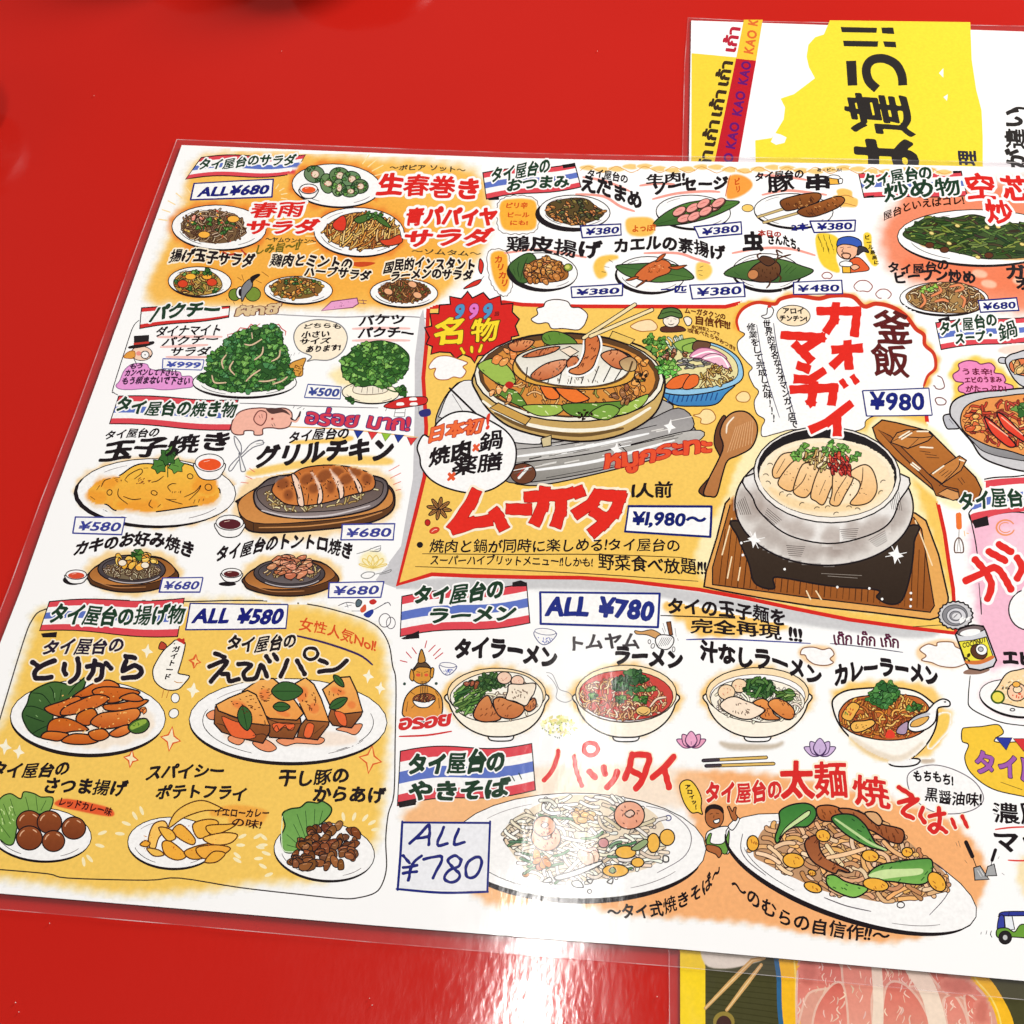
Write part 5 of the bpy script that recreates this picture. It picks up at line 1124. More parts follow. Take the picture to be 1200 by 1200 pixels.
a_ = Art('chicken_doodle', 'plate', label='white cartoon hen laying eggs'); a_.poly([(1005, 320), (1030, 300), (1075, 310), (1085, 330), (1070, 400), (1050, 470), (1045, 495), (1090, 505), (1110, 515), (1080, 555), (1040, 590), (970, 590), (910, 545), (895, 480), (920, 420), (960, 360)], (255, 250, 240), BLK, 1.2); a_.poly([(1035, 300), (1050, 288), (1065, 295), (1080, 290), (1080, 325), (1065, 318)], (200, 50, 40)); a_.poly([(930, 350), (945, 310), (975, 330), (965, 355)], (190, 70, 50), BLK, .9); a_.ellipse(1022, 322, 4, 4, BLK); a_.line([(1020, 540), (1040, 550), (1070, 548)], (200, 140, 60), 1)
a_.lines([[(960, 590), (948, 640)], [(990, 592), (975, 640)]], (190, 110, 50), 1.3); a_.ellipse(1027, 640, 24, 28, WHT, 0, BLK, 1); a_.ellipse(1018, 730, 30, 26, WHT, -40, BLK, 1)
t = Art('small_writing', 'text')
for k, ch in enumerate('ガイトード'): t.text(ch, [(1005 - k * 13, 372 + k * 40), (1050 - k * 13, 372 + k * 40)], 36, BLK, .35)
a_ = Art('sparkle', 'glow', label='red and white sparkles on the yellow panel')
for (x, y, s_, c_) in ((1140, 425, 40, 0), (1000, 880, 72, 0), (768, 995, 52, 0)): sparkle(a_, x, y, s_, (226, 96, 46), 1.5, (252, 236, 190))
for (x, y, s_) in ((863, 365, 44), (1130, 595, 48), (30, 925, 50), (110, 955, 44)): sparkle(a_, x, y, s_, WHT, 0, (254, 246, 220))
t = name('タイ屋台の', [(-70, 1100), (100, 1110), (250, 1105), (400, 1090)], 90, BLK, .75); t.text('さつま揚げ', [(240, 1195), (450, 1205), (730, 1215)], 96, BLK, .8)
t = name('スパイシー', [(845, 1130), (1000, 1115), (1310, 1110)], 88, BLK, .75)
fr_(0, 870, 5)
t.text('ポテトフライ', [(905, 335), (1150, 330), (1440, 345)], 84, BLK, .75)
g_ = Art('yellow_tag', 'glow', wash=True); g_.soft([(330, 350), (400, 335), (600, 375), (660, 405), (640, 430), (450, 395), (340, 370)], (232, 88, 48), 2, .95)
t = Art('small_writing', 'text'); t.text('レッドカレー味', [(335, 370), (480, 395), (650, 435)], 50, (70, 24, 24), .35)
a_ = Art('sparkle_lines', 'glow'); 
for (x, y, an) in ((600, 530, -20), (585, 605, 15), (525, 680, 50), (490, 700, 80), (740, 475, 20), (702, 535, 5), (790, 430, 60), (830, 400, 70), (1510, 550, -30), (1540, 602, -5), (1560, 650, 20), (1390, 690, 30)): a_.ellipse(x, y, 28, 10, (253, 238, 190), an)
p = plate('dish_picture', 'five brown fish cake balls with pale lettuce', 240, 540, 296, 158, 4, None, thick=3)
a_ = child(p); a_.poly([(-40, 420), (0, 330), (60, 300), (120, 330), (140, 290), (200, 300), (240, 320), (310, 325), (290, 400), (230, 420), (130, 430), (100, 500), (80, 590), (40, 600), (0, 570), (-40, 560)], (136, 174, 84), (30, 50, 26), 1.3, c2=(110, 156, 70)); a_.lines([[(20, 360), (60, 460)], [(60, 330), (90, 430)], [(150, 320), (170, 400)], [(210, 310), (220, 400)], [(270, 340), (240, 400)], [(0, 480), (60, 560)], [(0, 400), (30, 480)]], (40, 80, 34), 1.1); dashes(a_, [(0, 340), (100, 330), (80, 450), (0, 520)], 12, 4, (200, 226, 150), 1.2, 60, 30)
for (x, y, r) in ((172, 470, 76), (290, 468, 72), (432, 502, 70), (172, 560, 76), (313, 578, 66)):
    a_.ellipse(x, y, r, r * .93, (150, 78, 40), 0, BLK, 1.5, c2=(124, 60, 32)); a_.line(ell(x, y, r * .75, r * .68, 0, 6, 190, 240), (232, 180, 140), 1.4); a_.line(ell(x, y, r * .75, r * .68, 0, 4, 290, 320), (232, 180, 140), 1.4)
p = plate('dish_picture', 'golden potato wedges on white plate', 1010, 590, 262, 152, 2, None, thick=3)
a_ = child(p); GO = [(248, 186, 72), (244, 172, 60), (252, 198, 92)]
for q in ([(990, 500), (1020, 420), (1090, 365), (1180, 340), (1260, 365), (1310, 400), (1200, 400), (1080, 440)], [(870, 560), (900, 480), (960, 460), (980, 500), (930, 560), (910, 620), (880, 620)], [(1010, 520), (1060, 480), (1140, 560), (1130, 600), (1060, 570)], [(1130, 480), (1220, 450), (1280, 470), (1230, 540), (1160, 560)], [(950, 590), (1000, 580), (1090, 660), (1040, 690), (970, 660)], [(1080, 640), (1180, 600), (1300, 590), (1250, 660), (1130, 685)], [(930, 500), (1000, 510), (1030, 560), (980, 575)], [(860, 620), (930, 630), (960, 660), (900, 665)], [(1210, 490), (1330, 480), (1385, 480), (1320, 520), (1240, 540)], [(1190, 560), (1300, 530), (1390, 540), (1350, 590), (1250, 600)], [(1150, 620), (1260, 600), (1350, 620), (1290, 665), (1190, 680)], [(820, 600), (850, 575), (880, 590), (860, 612)], [(1200, 700), (1250, 640), (1320, 650), (1270, 700)]):
    a_.poly(q, jit(rng.choice(GO), 6), (90, 50, 24), 1.3)
specks(a_, [(830, 540), (900, 520), (880, 640), (840, 640)], 16, .8, [(226, 150, 70)]); specks(a_, ell(1120, 570, 220, 90), 30, .8, [(214, 110, 40)])
fr_(220, 690, 5)
pricebox('ALL ¥580', [(15, 85), (588, 92), (575, 232), (-12, 240)], (28, 34, 120), label='ALL 580 yen box above the shrimp toast', w=1.6, bold=1.0, tp=[(20, 195), (545, 205)], h=92)
t = name('タイ屋台の', [(220, 355), (400, 375), (630, 340)], 92, BLK, .75, halo=CRM, hw=1.6)
t = Art('dish_name', 'text', label='thick brush name of the shrimp toast'); t.brush([[(160, 378), (215, 400)], [(125, 455), (230, 425), (135, 545)], [(200, 500), (235, 500), (245, 540), (300, 530)], [(295, 440), (370, 445), (330, 490), (340, 530), (400, 520), (430, 445), (465, 515)], [(460, 395), (480, 425)], [(505, 385), (525, 415)], [(585, 420), (545, 515)], [(640, 420), (685, 500)], [(770, 415), (815, 435)], [(930, 420), (870, 470), (770, 485)]], (36, 28, 34), 5.4, halo=CRM, hw=1.8)
t.brush([ell(722, 380, 40, 34, 0, 12) + [(762, 380)]], (36, 28, 34), 3.8, halo=CRM, hw=1.6)
name('女性人気No1!', [(645, 245), (800, 270), (950, 320), (1100, 375)], 72, (222, 84, 40), .3, nm='small_writing')
a_ = Art('underline', 'glow', label='dark violet underline'); a_.line([(605, 268), (800, 315), (1000, 385), (1082, 445)], (60, 40, 90), 2.6, taper=.3)
a_ = Art('sparkle', 'glow'); sparkle(a_, 1070, 1000, 82, (228, 100, 50), 1.6, (252, 214, 120)); sparkle(a_, 45, 425, 38, (228, 100, 50), 1.4, (252, 214, 120))
for (x, y, s_) in ((1058, 512, 42), (1128, 582, 40), (35, 595, 44)): sparkle(a_, x, y, s_, WHT, 0, (254, 248, 224))
p = plate('dish_picture', 'four shrimp toasts with green leaves on long plate', 588, 775, 580, 250, 1, None, thick=4.2, shadow=(-2, 6))
p.lines([ell(588, 780, 500, 200, 1, 10, 150, 200), ell(588, 775, 500, 205, 1, 8, -15, 55)], BLK, .9)
g_ = Art('plate_shade', 'food', parent=p, wash=True); g_.soft(ell(600, 870, 380, 40, 2), (248, 220, 196), 5, .6)
a_ = child(p); a_.k = 10
for q in ([(110, 735), (160, 710), (180, 760), (130, 765)], [(380, 900), (450, 880), (520, 930), (480, 955), (420, 940)], [(250, 860), (330, 880), (300, 915), (240, 890)], [(530, 880), (780, 870), (775, 910), (640, 905), (570, 920)], [(870, 820), (1010, 790), (1015, 820), (980, 855), (930, 840)]): a_.poly(q, (240, 150, 104), BLK, 1)
LV = []
def toast(topq, side, lf):
    a_.poly(side, (160, 96, 50), BLK, 1.4, sm=False, c2=(130, 72, 38)); a_.poly(topq, (246, 180, 96), BLK, 1.5, sm=False, c2=(240, 156, 76))
    m_ = [(topq[-1][0] * .5 + topq[0][0] * .5, topq[0][1] * .4 + topq[-1][1] * .6)]
    LV.extend(lf)
toast([(790, 590), (880, 520), (950, 515), (990, 600), (1025, 720), (900, 735), (840, 700)], [(840, 700), (900, 735), (1025, 720), (1015, 745), (960, 815), (850, 800), (820, 760)], [((855, 505), (915, 575), .2), ((830, 700), (935, 640), .22)])
toast([(620, 560), (690, 520), (740, 560), (780, 640), (830, 780), (700, 770), (640, 640)], [(690, 765), (830, 775), (825, 800), (760, 885), (640, 870), (660, 800)], [])
toast([(320, 600), (420, 530), (500, 525), (590, 600), (680, 730), (640, 770), (480, 760), (400, 700)], [(460, 760), (660, 760), (665, 790), (620, 880), (480, 870), (440, 800)], [((490, 600), (675, 600), .28), ((500, 690), (600, 692), .26)])
toast([(165, 680), (240, 640), (350, 595), (400, 620), (440, 700), (480, 800), (380, 790), (180, 715)], [(160, 690), (240, 740), (380, 790), (482, 800), (480, 840), (440, 905), (330, 880), (200, 840), (155, 790)], [])
for q in ([(200, 750), (260, 770), (340, 800), (400, 860), (360, 880), (280, 870), (240, 840)], [(860, 720), (920, 735), (930, 800), (890, 790)], [(700, 790), (740, 800), (720, 870), (680, 860)], [(500, 790), (620, 790), (610, 830), (560, 810), (520, 840)]): a_.poly(q, (236, 104, 56), BRN, .9)
a_.k += 60
w3 = Art('shrimp_tint', 'food', parent=a_, wash=True); w3.k = 110
for (x, y, rx, ry) in ((300, 680, 60, 24), (670, 620, 40, 60), (740, 700, 40, 40), (880, 600, 60, 20), (450, 620, 40, 40), (560, 730, 60, 16), (960, 680, 30, 24)): w3.soft(ell(x, y, rx * .6, ry * .6, 20), (232, 96, 48), 3.2, .45)
a_.k = 170
for l in LV: leaf(a_, *l)
leaf(a_, (320, 685), (350, 830), .26); 
dashes(a_, [(220, 660), (380, 620), (440, 760), (300, 720)], 24, 3, (90, 40, 24), 1, 20, 30); dashes(a_, ell(450, 610, 40, 50), 16, 3.5, (96, 44, 26), 1, 0, 20); dashes(a_, ell(720, 650, 50, 50), 14, 4, (96, 44, 26), 1.1, 60, 40); dashes(a_, ell(880, 605, 70, 14), 8, 2.5, (96, 44, 26), 1, 80, 20)
a_.lines([[(500, 830), (520, 800), (540, 830), (570, 800), (590, 830), (620, 810)], [(170, 790), (210, 800), (230, 830)], [(460, 760), (560, 790), (660, 790)], [(380, 860), (440, 850), (470, 870)], [(400, 790), (450, 800), (450, 770)], [(740, 850), (800, 800)]], BRN, 1.1)
# cyclist doodle near the corner
a_ = Art('cyclist_doodle', 'plate', label='tiny racing figures doodle at the panel corner')
a_.ellipse(1155, 185, 34, 40, None, 10, (90, 80, 90), 1); a_.ellipse(1190, 200, 26, 34, None, 0, (90, 80, 90), .9); a_.poly([(985, 80), (1000, 62), (1020, 75), (1010, 100), (990, 105)], (90, 110, 120), BLK, .9); a_.poly([(1065, 70), (1090, 60), (1108, 75), (1090, 92), (1068, 88)], (200, 50, 46)); a_.poly([(1010, 120), (1040, 90), (1045, 125), (1020, 140)], (220, 90, 60)); a_.poly([(1030, 150), (1080, 120), (1088, 140), (1060, 170)], (40, 60, 150))
a_.lines([[(880, 100), (930, 80), (980, 85)], [(920, 105), (960, 95)], [(1085, 125), (1140, 95), (1160, 80)], [(1150, 90), (1175, 80), (1190, 100)], [(960, 130), (1010, 130)], [(930, 85), (940, 110)]], (70, 66, 80), 1)
fr_(220, 870, 5)
t = name('干し豚の', [(520, 262), (700, 255), (940, 240)], 96, BLK, .85); t.text('からあげ', [(725, 350), (900, 350), (1150, 360)], 96, BLK, .85)
g_ = Art('yellow_tag', 'glow', wash=True); g_.soft([(150, 400), (280, 375), (440, 400), (450, 440), (400, 480), (260, 470), (240, 430), (150, 425)], (244, 166, 66), 4, .8)
t = Art('small_writing', 'text'); t.text('イエローカレー', [(150, 430), (300, 440), (475, 440)], 52, (60, 30, 26), .35); t.text('の味!', [(250, 490), (430, 510)], 50, (60, 30, 26), .35)
p = plate('dish_picture', 'brown dried pork pieces with green lettuce', 800, 640, 296, 172, 6, None, thick=3.2)
a_ = child(p); a_.poly([(555, 420), (600, 390), (660, 380), (700, 350), (760, 355), (790, 345), (840, 380), (835, 420), (790, 470), (720, 520), (690, 600), (640, 640), (570, 640), (545, 560), (570, 490)], (110, 160, 80), (24, 50, 26), 1.6, c2=(124, 176, 90)); a_.lines([[(680, 600), (620, 480)], [(690, 560), (640, 420)], [(700, 520), (690, 400)], [(740, 500), (745, 390)], [(770, 480), (790, 400)], [(660, 610), (580, 540)], [(650, 620), (580, 600)]], (40, 84, 40), 1.2); a_.line([(555, 430), (550, 560), (565, 635), (640, 640)], (220, 240, 200), 1.2)
chunks(a_, [(590, 690), (640, 620), (720, 520), (800, 480), (920, 480), (1010, 540), (1035, 640), (940, 710), (800, 735), (660, 735)], 70, 7, [(132, 76, 40), (150, 88, 48), (112, 62, 34)], w=1.1, asp=.62)
a_ = Art('sparkle_lines', 'glow')
for (x, y, an) in ((912, 435, 80), (975, 435, 110), (1040, 442, 130), (1080, 470, 150), (1100, 510, 170), (320, 550, -25), (310, 602, 0), (290, 662, 40), (445, 555, 40), (425, 615, 10), (415, 680, -5), (440, 725, 30), (475, 775, -20)): a_.ellipse(x, y, 26, 10, (253, 238, 190), an)
# ================================================================== CENTRE PANEL
fr_(0, 0, 1)
PAN = [(502, 360), (560, 357), (590, 354), (612, 357), (677, 359), (850, 359.5), (880, 352), (1000, 352), (1085, 480), (1087, 500), (1092, 545), (1098.5, 587), (1107, 625), (1112, 660), (1117, 690), (1120, 742), (1060, 735), (995, 726), (930, 713), (877, 701.5), (820, 691), (733, 680.5), (680, 677), (620, 676.5), (555, 675), (506, 673), (466, 685), (487.5, 600), (497.6, 558), (499.5, 500), (496, 443), (500, 400)]
sh = Art('grey_shadow', 'wash', label='pale grey printed shadow left of and below the centre panel'); sh.k = 1
sh._poly([(496, 362), (503, 420), (505, 520), (500, 600), (480, 690), (466, 690), (440, 680), (470, 640), (484, 560), (486, 480), (486, 420), (492, 372)], (204, 202, 205))
sh2 = Art('grey_shadow', 'wash', wash=True); sh2.k = 3; sh2.soft([(466, 684), (560, 678), (680, 680), (820, 696), (930, 716), (1090, 738), (1060, 745), (930, 728), (820, 706), (733, 692), (640, 688), (520, 690)], (206, 205, 206), 5, 1)
c_ = Art('centre_panel', 'panel', label='yellow centre panel with thick red outline'); c_._poly(PAN, (247, 202, 98))
c_._rib(PAN, 4.6, (214, 44, 36), closed=True)
c2_ = Art('panel_outline', 'glow', label='thick red outline along the foot of the centre panel'); c2_.k = 150; c2_._rib(PAN[13:30], 4.6, (214, 44, 36))
# burst badge
fr_(460, 340, 5.4545)
c_ = Art('burst_badge', 'glow', label='red spiky badge with 999 in blue and pink'); c_.k = 60
q = [(480, 8), (510, 50), (580, 15), (620, 60), (690, 35), (695, 90), (770, 85), (765, 140), (810, 185), (785, 230), (808, 290), (760, 300), (755, 360), (700, 370), (650, 410), (590, 415), (545, 420), (525, 465), (500, 430), (450, 410), (405, 440), (370, 400), (300, 395), (245, 410), (255, 360), (215, 345), (235, 300), (205, 240), (250, 230), (240, 150), (295, 150), (300, 95), (370, 90), (365, 40), (440, 55)]
c_.poly(q, (216, 40, 36), BLK, 1.4, sm=False)
t = Art('lettering', 'text', parent=c_)
for k, (ch, cc_) in enumerate((('9', (80, 150, 196)), ('9', (226, 120, 200)), ('9', (80, 150, 196)))): t.text(ch, [(375 + k * 90, 180), (460 + k * 90, 178)], 98, cc_, 1.0, outline=(120, 30, 60), ow=.8, slant=.1)
t.text('回', [(650, 165), (680, 165)], 26, BLK, .2)
t.text('名', [(250, 358), (465, 335)], 165, (250, 220, 50), 1.0, outline=(110, 60, 20), ow=.9); t.text('物', [(465, 335), (700, 320)], 150, (250, 220, 50), 1.0, outline=(110, 60, 20), ow=.9)
t.brush([[(440, 375), (455, 400)], [(505, 365), (508, 395)], [(570, 352), (555, 390)]], (250, 220, 50), 3.0, ol=(120, 80, 20))
# clouds of steam on the panel
a_ = Art('steam_doodle', 'glow', label='white steam clouds on the centre panel'); a_.k = 70
a_.poly([(235, 480), (280, 430), (350, 420), (420, 440), (480, 465), (450, 490), (470, 520), (440, 560), (390, 555), (350, 572), (290, 570), (265, 540), (275, 500), (240, 505)], WHT, (170, 90, 50), 1.0)
fr_(560, 180, 6)
a_ = Art('steam_doodle', 'glow'); a_.k = 70
a_.poly([(375, 1165), (420, 1130), (415, 1090), (460, 1075), (480, 1040), (550, 1025), (630, 1040), (660, 1080), (720, 1085), (770, 1130), (760, 1180), (740, 1215), (700, 1240), (600, 1230), (520, 1230), (490, 1190), (420, 1195)], WHT, (70, 40, 30), 1.1)
fr_(660, 340, 5.4545)
a_ = Art('steam_doodle', 'glow'); a_.k = 70
a_.poly([(430, 235), (460, 210), (500, 195), (560, 190), (600, 225), (590, 255), (540, 262), (490, 262)], (250, 222, 176), (170, 100, 40), .9)
a_ = Art('steam_doodle', 'glow'); a_.k = 70; a_.poly([(1105, 680), (1140, 650), (1180, 655), (1195, 690), (1170, 715), (1120, 710)], (250, 222, 160), (170, 100, 40), .9); a_ = Art('steam_doodle', 'glow'); a_.k = 70; a_.poly([(832, 800), (870, 790), (900, 762), (950, 770), (975, 820), (930, 855), (880, 850), (880, 820)], (250, 222, 160), (170, 100, 40), .9)
# stove and hot pot
fr_(460, 340, 5.4545)
s_ = Art('gas_stove', 'plate', label='silver portable gas stove under the hot pot')
fr_(0, 0, 1)
s_.poly([(512, 486), (530, 455), (560, 445), (700, 440), (780, 470), (790, 480), (806, 494), (815, 504), (813, 520), (760, 540), (650, 566), (610, 568), (590, 560), (520, 540), (512, 510)], (176, 172, 168), BLK, 1.4)
s_.poly([(516, 484), (530, 456), (560, 448), (640, 500), (600, 540), (560, 500), (518, 490)], (240, 238, 236), BLK, 1.0)
s_.poly([(590, 520), (640, 520), (740, 500), (795, 478), (812, 502), (760, 520), (660, 545), (600, 552)], (150, 146, 146), BLK, 1.2, c2=(200, 196, 190))
s_.poly([(600, 545), (700, 530), (812, 504), (812, 520), (700, 552), (612, 566), (590, 560)], (196, 192, 186), BLK, 1.1, c2=(140, 136, 130))
for q in ([(605, 535), (680, 525), (760, 508)], [(620, 552), (700, 540), (790, 516)]): s_._rib(smooth(q), 3.6, (250, 250, 250), taper=.5)
for q in ([(600, 527), (680, 518), (770, 498)], [(604, 542), (690, 532), (800, 508)], [(640, 560), (720, 545)], [(560, 500), (590, 520)], [(530, 462), (545, 486)]): s_._rib(smooth(q), 1.3, BLK, taper=.5)
s_._rib([(527, 455), (560, 487)], 2.4, BLK)
s_._rib([(725, 520), (735, 530)], 1.2, BLK)
s_._poly(ell(613, 555, 15, 12), (110, 66, 46)); s_._rib(ell(613, 555, 15, 12), 1.2, BLK, True); s_._rib([(608, 560), (618, 549)], 3, (240, 240, 236)); s_._rib([(606, 558), (616, 546)], 1, (200, 50, 40))
for _i in range(26):
    x = rng.uniform(596, 800); y = 556 - (x - 596) * .22 + rng.uniform(-24, 4); l = rng.uniform(8, 26); s_._rib([(x, y), (x + l, y - l * .2)], rng.uniform(.8, 3.0), rng.choice([(60, 56, 54), (110, 106, 102), (250, 250, 248), (232, 228, 222)]), taper=.5)
for (x, y) in ((722, 527), (785, 500)): sparkle(s_, x, y, 9, WHT, 0, WHT)
h_ = Art('hot_pot', 'plate', label='round grill hot pot filled with meat and vegetables'); h_.k = 50
# pot body
h_.poly([(556, 438), (560, 462), (580, 488), (610, 505), (670, 517), (720, 512), (760, 492), (776, 468), (778, 440), (760, 410), (700, 395), (600, 400)], (228, 196, 120), BLK, 2.0, c2=(196, 160, 96))
for q, c1 in (([(566, 470), (600, 492), (660, 504), (720, 500), (762, 478)], (250, 244, 226)), ([(580, 484), (620, 502), (680, 510), (730, 502)], (110, 84, 50))): h_._rib(smooth(q), 4.4, c1, taper=.4)
h_._poly(ell(667, 442, 111, 52, 2), (244, 238, 222)); h_._rib(ell(667, 442, 111, 52, 2), 1.8, BLK, True)
h_._poly(ell(667, 440, 106, 49, 2), (96, 66, 40)); h_._rib(ell(667, 440, 106, 49, 2), 1.0, BLK, True)
h_._poly(ell(667, 442, 101, 45, 2), (214, 140, 62))
h_.poly([(574, 478), (584, 472), (622, 490), (616, 498)], (206, 160, 80), BLK, 1.1, sm=False); h_.poly([(634, 514), (646, 510), (646, 522), (636, 524)], (214, 196, 150), BLK, 1.1, sm=False); h_.poly([(718, 388), (744, 398), (738, 404), (714, 396)], (236, 196, 100), BLK, .9, sm=False)
f_ = Art('food', 'food', parent=h_)
noodles(f_, ell(667, 446, 98, 43, 2), 120, 14, 1.5, [(232, 170, 96), (220, 146, 66), (190, 120, 60), (240, 190, 120), (150, 150, 70)], curl=.7)
# greens and toppings round the dome
G2 = [(126, 166, 70), (160, 190, 84), (98, 140, 56)]
for q in ([(560, 428), (580, 420), (598, 432), (604, 448), (590, 452), (572, 442)], [(636, 392), (650, 388), (668, 394), (676, 404), (655, 406), (638, 402)]): f_.poly(q, rng.choice(G2), BLK, 1.1); dashes(f_, q, 5, 5, (60, 96, 40), 1, 50, 20)
for q in ([(582, 458), (600, 456), (612, 466), (618, 478), (604, 474), (590, 466)], [(612, 476), (640, 474), (662, 476), (652, 486), (630, 487)], [(660, 474), (700, 472), (740, 470), (720, 482), (690, 488), (668, 486)], [(740, 470), (760, 462), (752, 476), (730, 486), (720, 484)], [(690, 486), (710, 474), (726, 480), (712, 492)]):
    f_.poly(q, rng.choice(G2), BLK, 1.1); dashes(f_, q, 4, 5, (230, 240, 180), 1.1, 20, 30)
for q in ([(632, 450), (640, 448), (655, 462), (652, 468), (640, 466)], [(650, 450), (662, 448), (684, 462), (690, 468), (672, 472), (656, 462)]): f_.poly(q, (238, 120, 50), BLK, 1.2)
chunks(f_, ell(600, 420, 18, 10), 5, 6, [(232, 140, 70), (240, 160, 90)]); chunks(f_, ell(724, 462, 22, 12), 8, 4.6, [(150, 96, 56), (176, 120, 76)]); chunks(f_, ell(750, 440, 12, 20), 7, 5, [(222, 130, 60), (236, 160, 80)])
chunks(f_, ell(590, 462, 14, 8), 4, 5, [(238, 170, 110)]); specks(f_, ell(684, 486, 10, 6), 12, 2.2, [(40, 26, 22)]); specks(f_, ell(752, 444, 8, 6), 10, 2.2, [(36, 26, 22)])
f_._poly(ell(597, 451, 5, 4), (190, 40, 36))
# dome
f_.poly([(602, 436), (604, 420), (616, 412), (650, 404), (700, 404), (730, 412), (742, 422), (740, 446), (700, 456), (650, 454), (618, 448)], (236, 190, 96), BLK, 1.3, c2=(226, 166, 66))
f_.poly([(604, 424), (616, 412), (650, 404), (700, 404), (730, 412), (741, 424), (730, 442), (700, 452), (660, 452), (622, 444)], (222, 214, 196), BLK, 1.2, c2=(250, 248, 240))
for k in range(9):
    x = 616 + k * 13; f_._rib([(x, 446 + 4 * math.sin(k / 8 * 3.1)), (x + 6 + (k - 4), 428 + abs(k - 4) * .5)], 1.3, BLK)
def meat(q, c=(214, 130, 84)):
    f_.poly(q, c, BLK, 1.3, c2=(196, 104, 60)); dashes(f_, q, 10, 4, (110, 50, 30), 1.1, -50, 20)
meat([(612, 418), (630, 410), (655, 406), (650, 412), (630, 418)]); meat([(622, 440), (640, 426), (664, 422), (656, 438), (634, 446)], (232, 160, 120)); meat([(664, 424), (676, 418), (684, 440), (670, 440)])
meat([(704, 416), (722, 410), (738, 420), (734, 432), (718, 430)], (224, 150, 104)); f_.poly([(726, 424), (738, 418), (746, 424), (744, 434), (732, 434)], (176, 140, 100), BLK, 1.1, c2=(210, 180, 130)); meat([(596, 404), (612, 398), (626, 400), (616, 410), (602, 412)], (236, 160, 104))
f_._rib(smooth([(604, 424), (620, 442), (660, 453), (704, 452), (732, 442), (741, 424)]), 2.2, (90, 66, 44)); dashes(f_, [(640, 424), (700, 424), (700, 448), (650, 448)], 26, 4, (120, 104, 90), .9, 75, 20)
f_.poly([(656, 410), (668, 406), (678, 412), (668, 418)], (244, 224, 200), BLK, 1.1, sm=False)
f_.k += 5
f_.poly([(684, 396), (692, 390), (702, 392), (706, 404), (702, 420), (696, 434), (680, 442), (666, 440), (664, 432), (676, 426), (682, 412)], WHT, None); f_.poly([(686, 397), (693, 392), (700, 394), (703, 405), (699, 420), (693, 432), (680, 439), (668, 437), (668, 433), (678, 428), (685, 413)], (206, 110, 60), BLK, 1.3, c2=(220, 134, 80)); dashes(f_, [(688, 398), (700, 400), (694, 430), (672, 436)], 16, 4, (110, 48, 28), 1.2, -50, 20)
ch_ = Art('chopsticks_doodle', 'food', label='chopsticks lifting a slice of meat'); ch_.k = 760
for q in ([(684, 396), (744, 357)], [(692, 394), (764, 363)]): ch_._rib(q, 5.4, BLK); ch_._rib(q, 3.4, (244, 222, 170))
# vegetable basket
b_ = Art('vegetable_basket', 'plate', label='blue basket of greens, carrot and fish cake'); b_.k = 20
b_.poly([(776, 460), (800, 455), (860, 448), (850, 462), (838, 474), (812, 476), (790, 474)], (84, 156, 206), BLK, 1.3, c2=(60, 126, 184))
for k in range(11): b_._rib([(782 + k * 5.6, 472 - k * .3), (785 + k * 5.6, 462 - k * .2)], 1.5, (40, 80, 140))
b_.poly([(764, 448), (770, 420), (800, 400), (835, 402), (862, 416), (871, 434), (866, 448), (840, 458), (806, 463), (778, 460)], (150, 200, 230), BLK, 1.3); b_.poly([(768, 446), (772, 420), (800, 402), (835, 405), (858, 418), (865, 434), (858, 446), (830, 454), (800, 456), (776, 454)], (232, 220, 160), BLK, .9)
v_ = Art('food', 'food', parent=b_)
herb(v_, [(750, 396), (765, 392), (790, 400), (786, 420), (800, 430), (784, 440), (770, 430), (762, 412)], 40, 4, [(96, 150, 60), (124, 176, 74), (76, 128, 50)]); herb(v_, ell(786, 436, 12, 10), 16, 4, [(110, 190, 80), (140, 206, 96)])
noodles(v_, [(778, 398), (800, 394), (800, 412), (786, 412)], 14, 9, 1.5, [(236, 240, 226), (210, 220, 200)], ol=(70, 90, 60), curl=.3, rot=60, spread=20)
for q in ([(790, 402), (812, 396), (816, 404), (800, 412)], [(800, 406), (820, 400), (826, 406), (806, 414)]): v_.poly(q, (150, 184, 84), (50, 80, 40), 1)
v_.poly([(815, 400), (832, 402), (828, 410), (812, 410)], (110, 76, 56), BLK, 1); chunks(v_, ell(792, 416, 14, 8), 10, 3.4, [(140, 84, 54), (170, 110, 76)]); noodles(v_, ell(812, 426, 18, 9), 24, 9, 1.3, [(190, 190, 180), (140, 136, 130)], ol=(50, 50, 50), curl=.4, rot=10)
for q, c1 in (([(808, 418), (820, 408), (838, 410), (852, 420), (840, 424), (824, 420)], (236, 160, 190)), ([(822, 420), (836, 414), (850, 420), (857, 432), (846, 430), (832, 424)], (244, 190, 210))): v_.poly(q, c1, (120, 60, 90), 1); v_._rib(smooth([(q[0][0] + 4, q[0][1]), ((q[1][0] + q[2][0]) / 2 + 2, q[1][1] + 4), (q[3][0] - 3, q[3][1] - 1)]), 1.8, WHT)
noodles(v_, [(820, 440), (835, 428), (858, 432), (858, 446), (830, 454), (818, 452)], 36, 10, 1.4, [(222, 190, 110), (240, 214, 150), (196, 160, 84)], curl=.5)
for q in ([(780, 452), (790, 442), (806, 438), (810, 444), (800, 454), (786, 456)], [(800, 454), (808, 440), (818, 440), (818, 450), (808, 456)]): v_.poly(q, (232, 110, 50), BLK, 1)
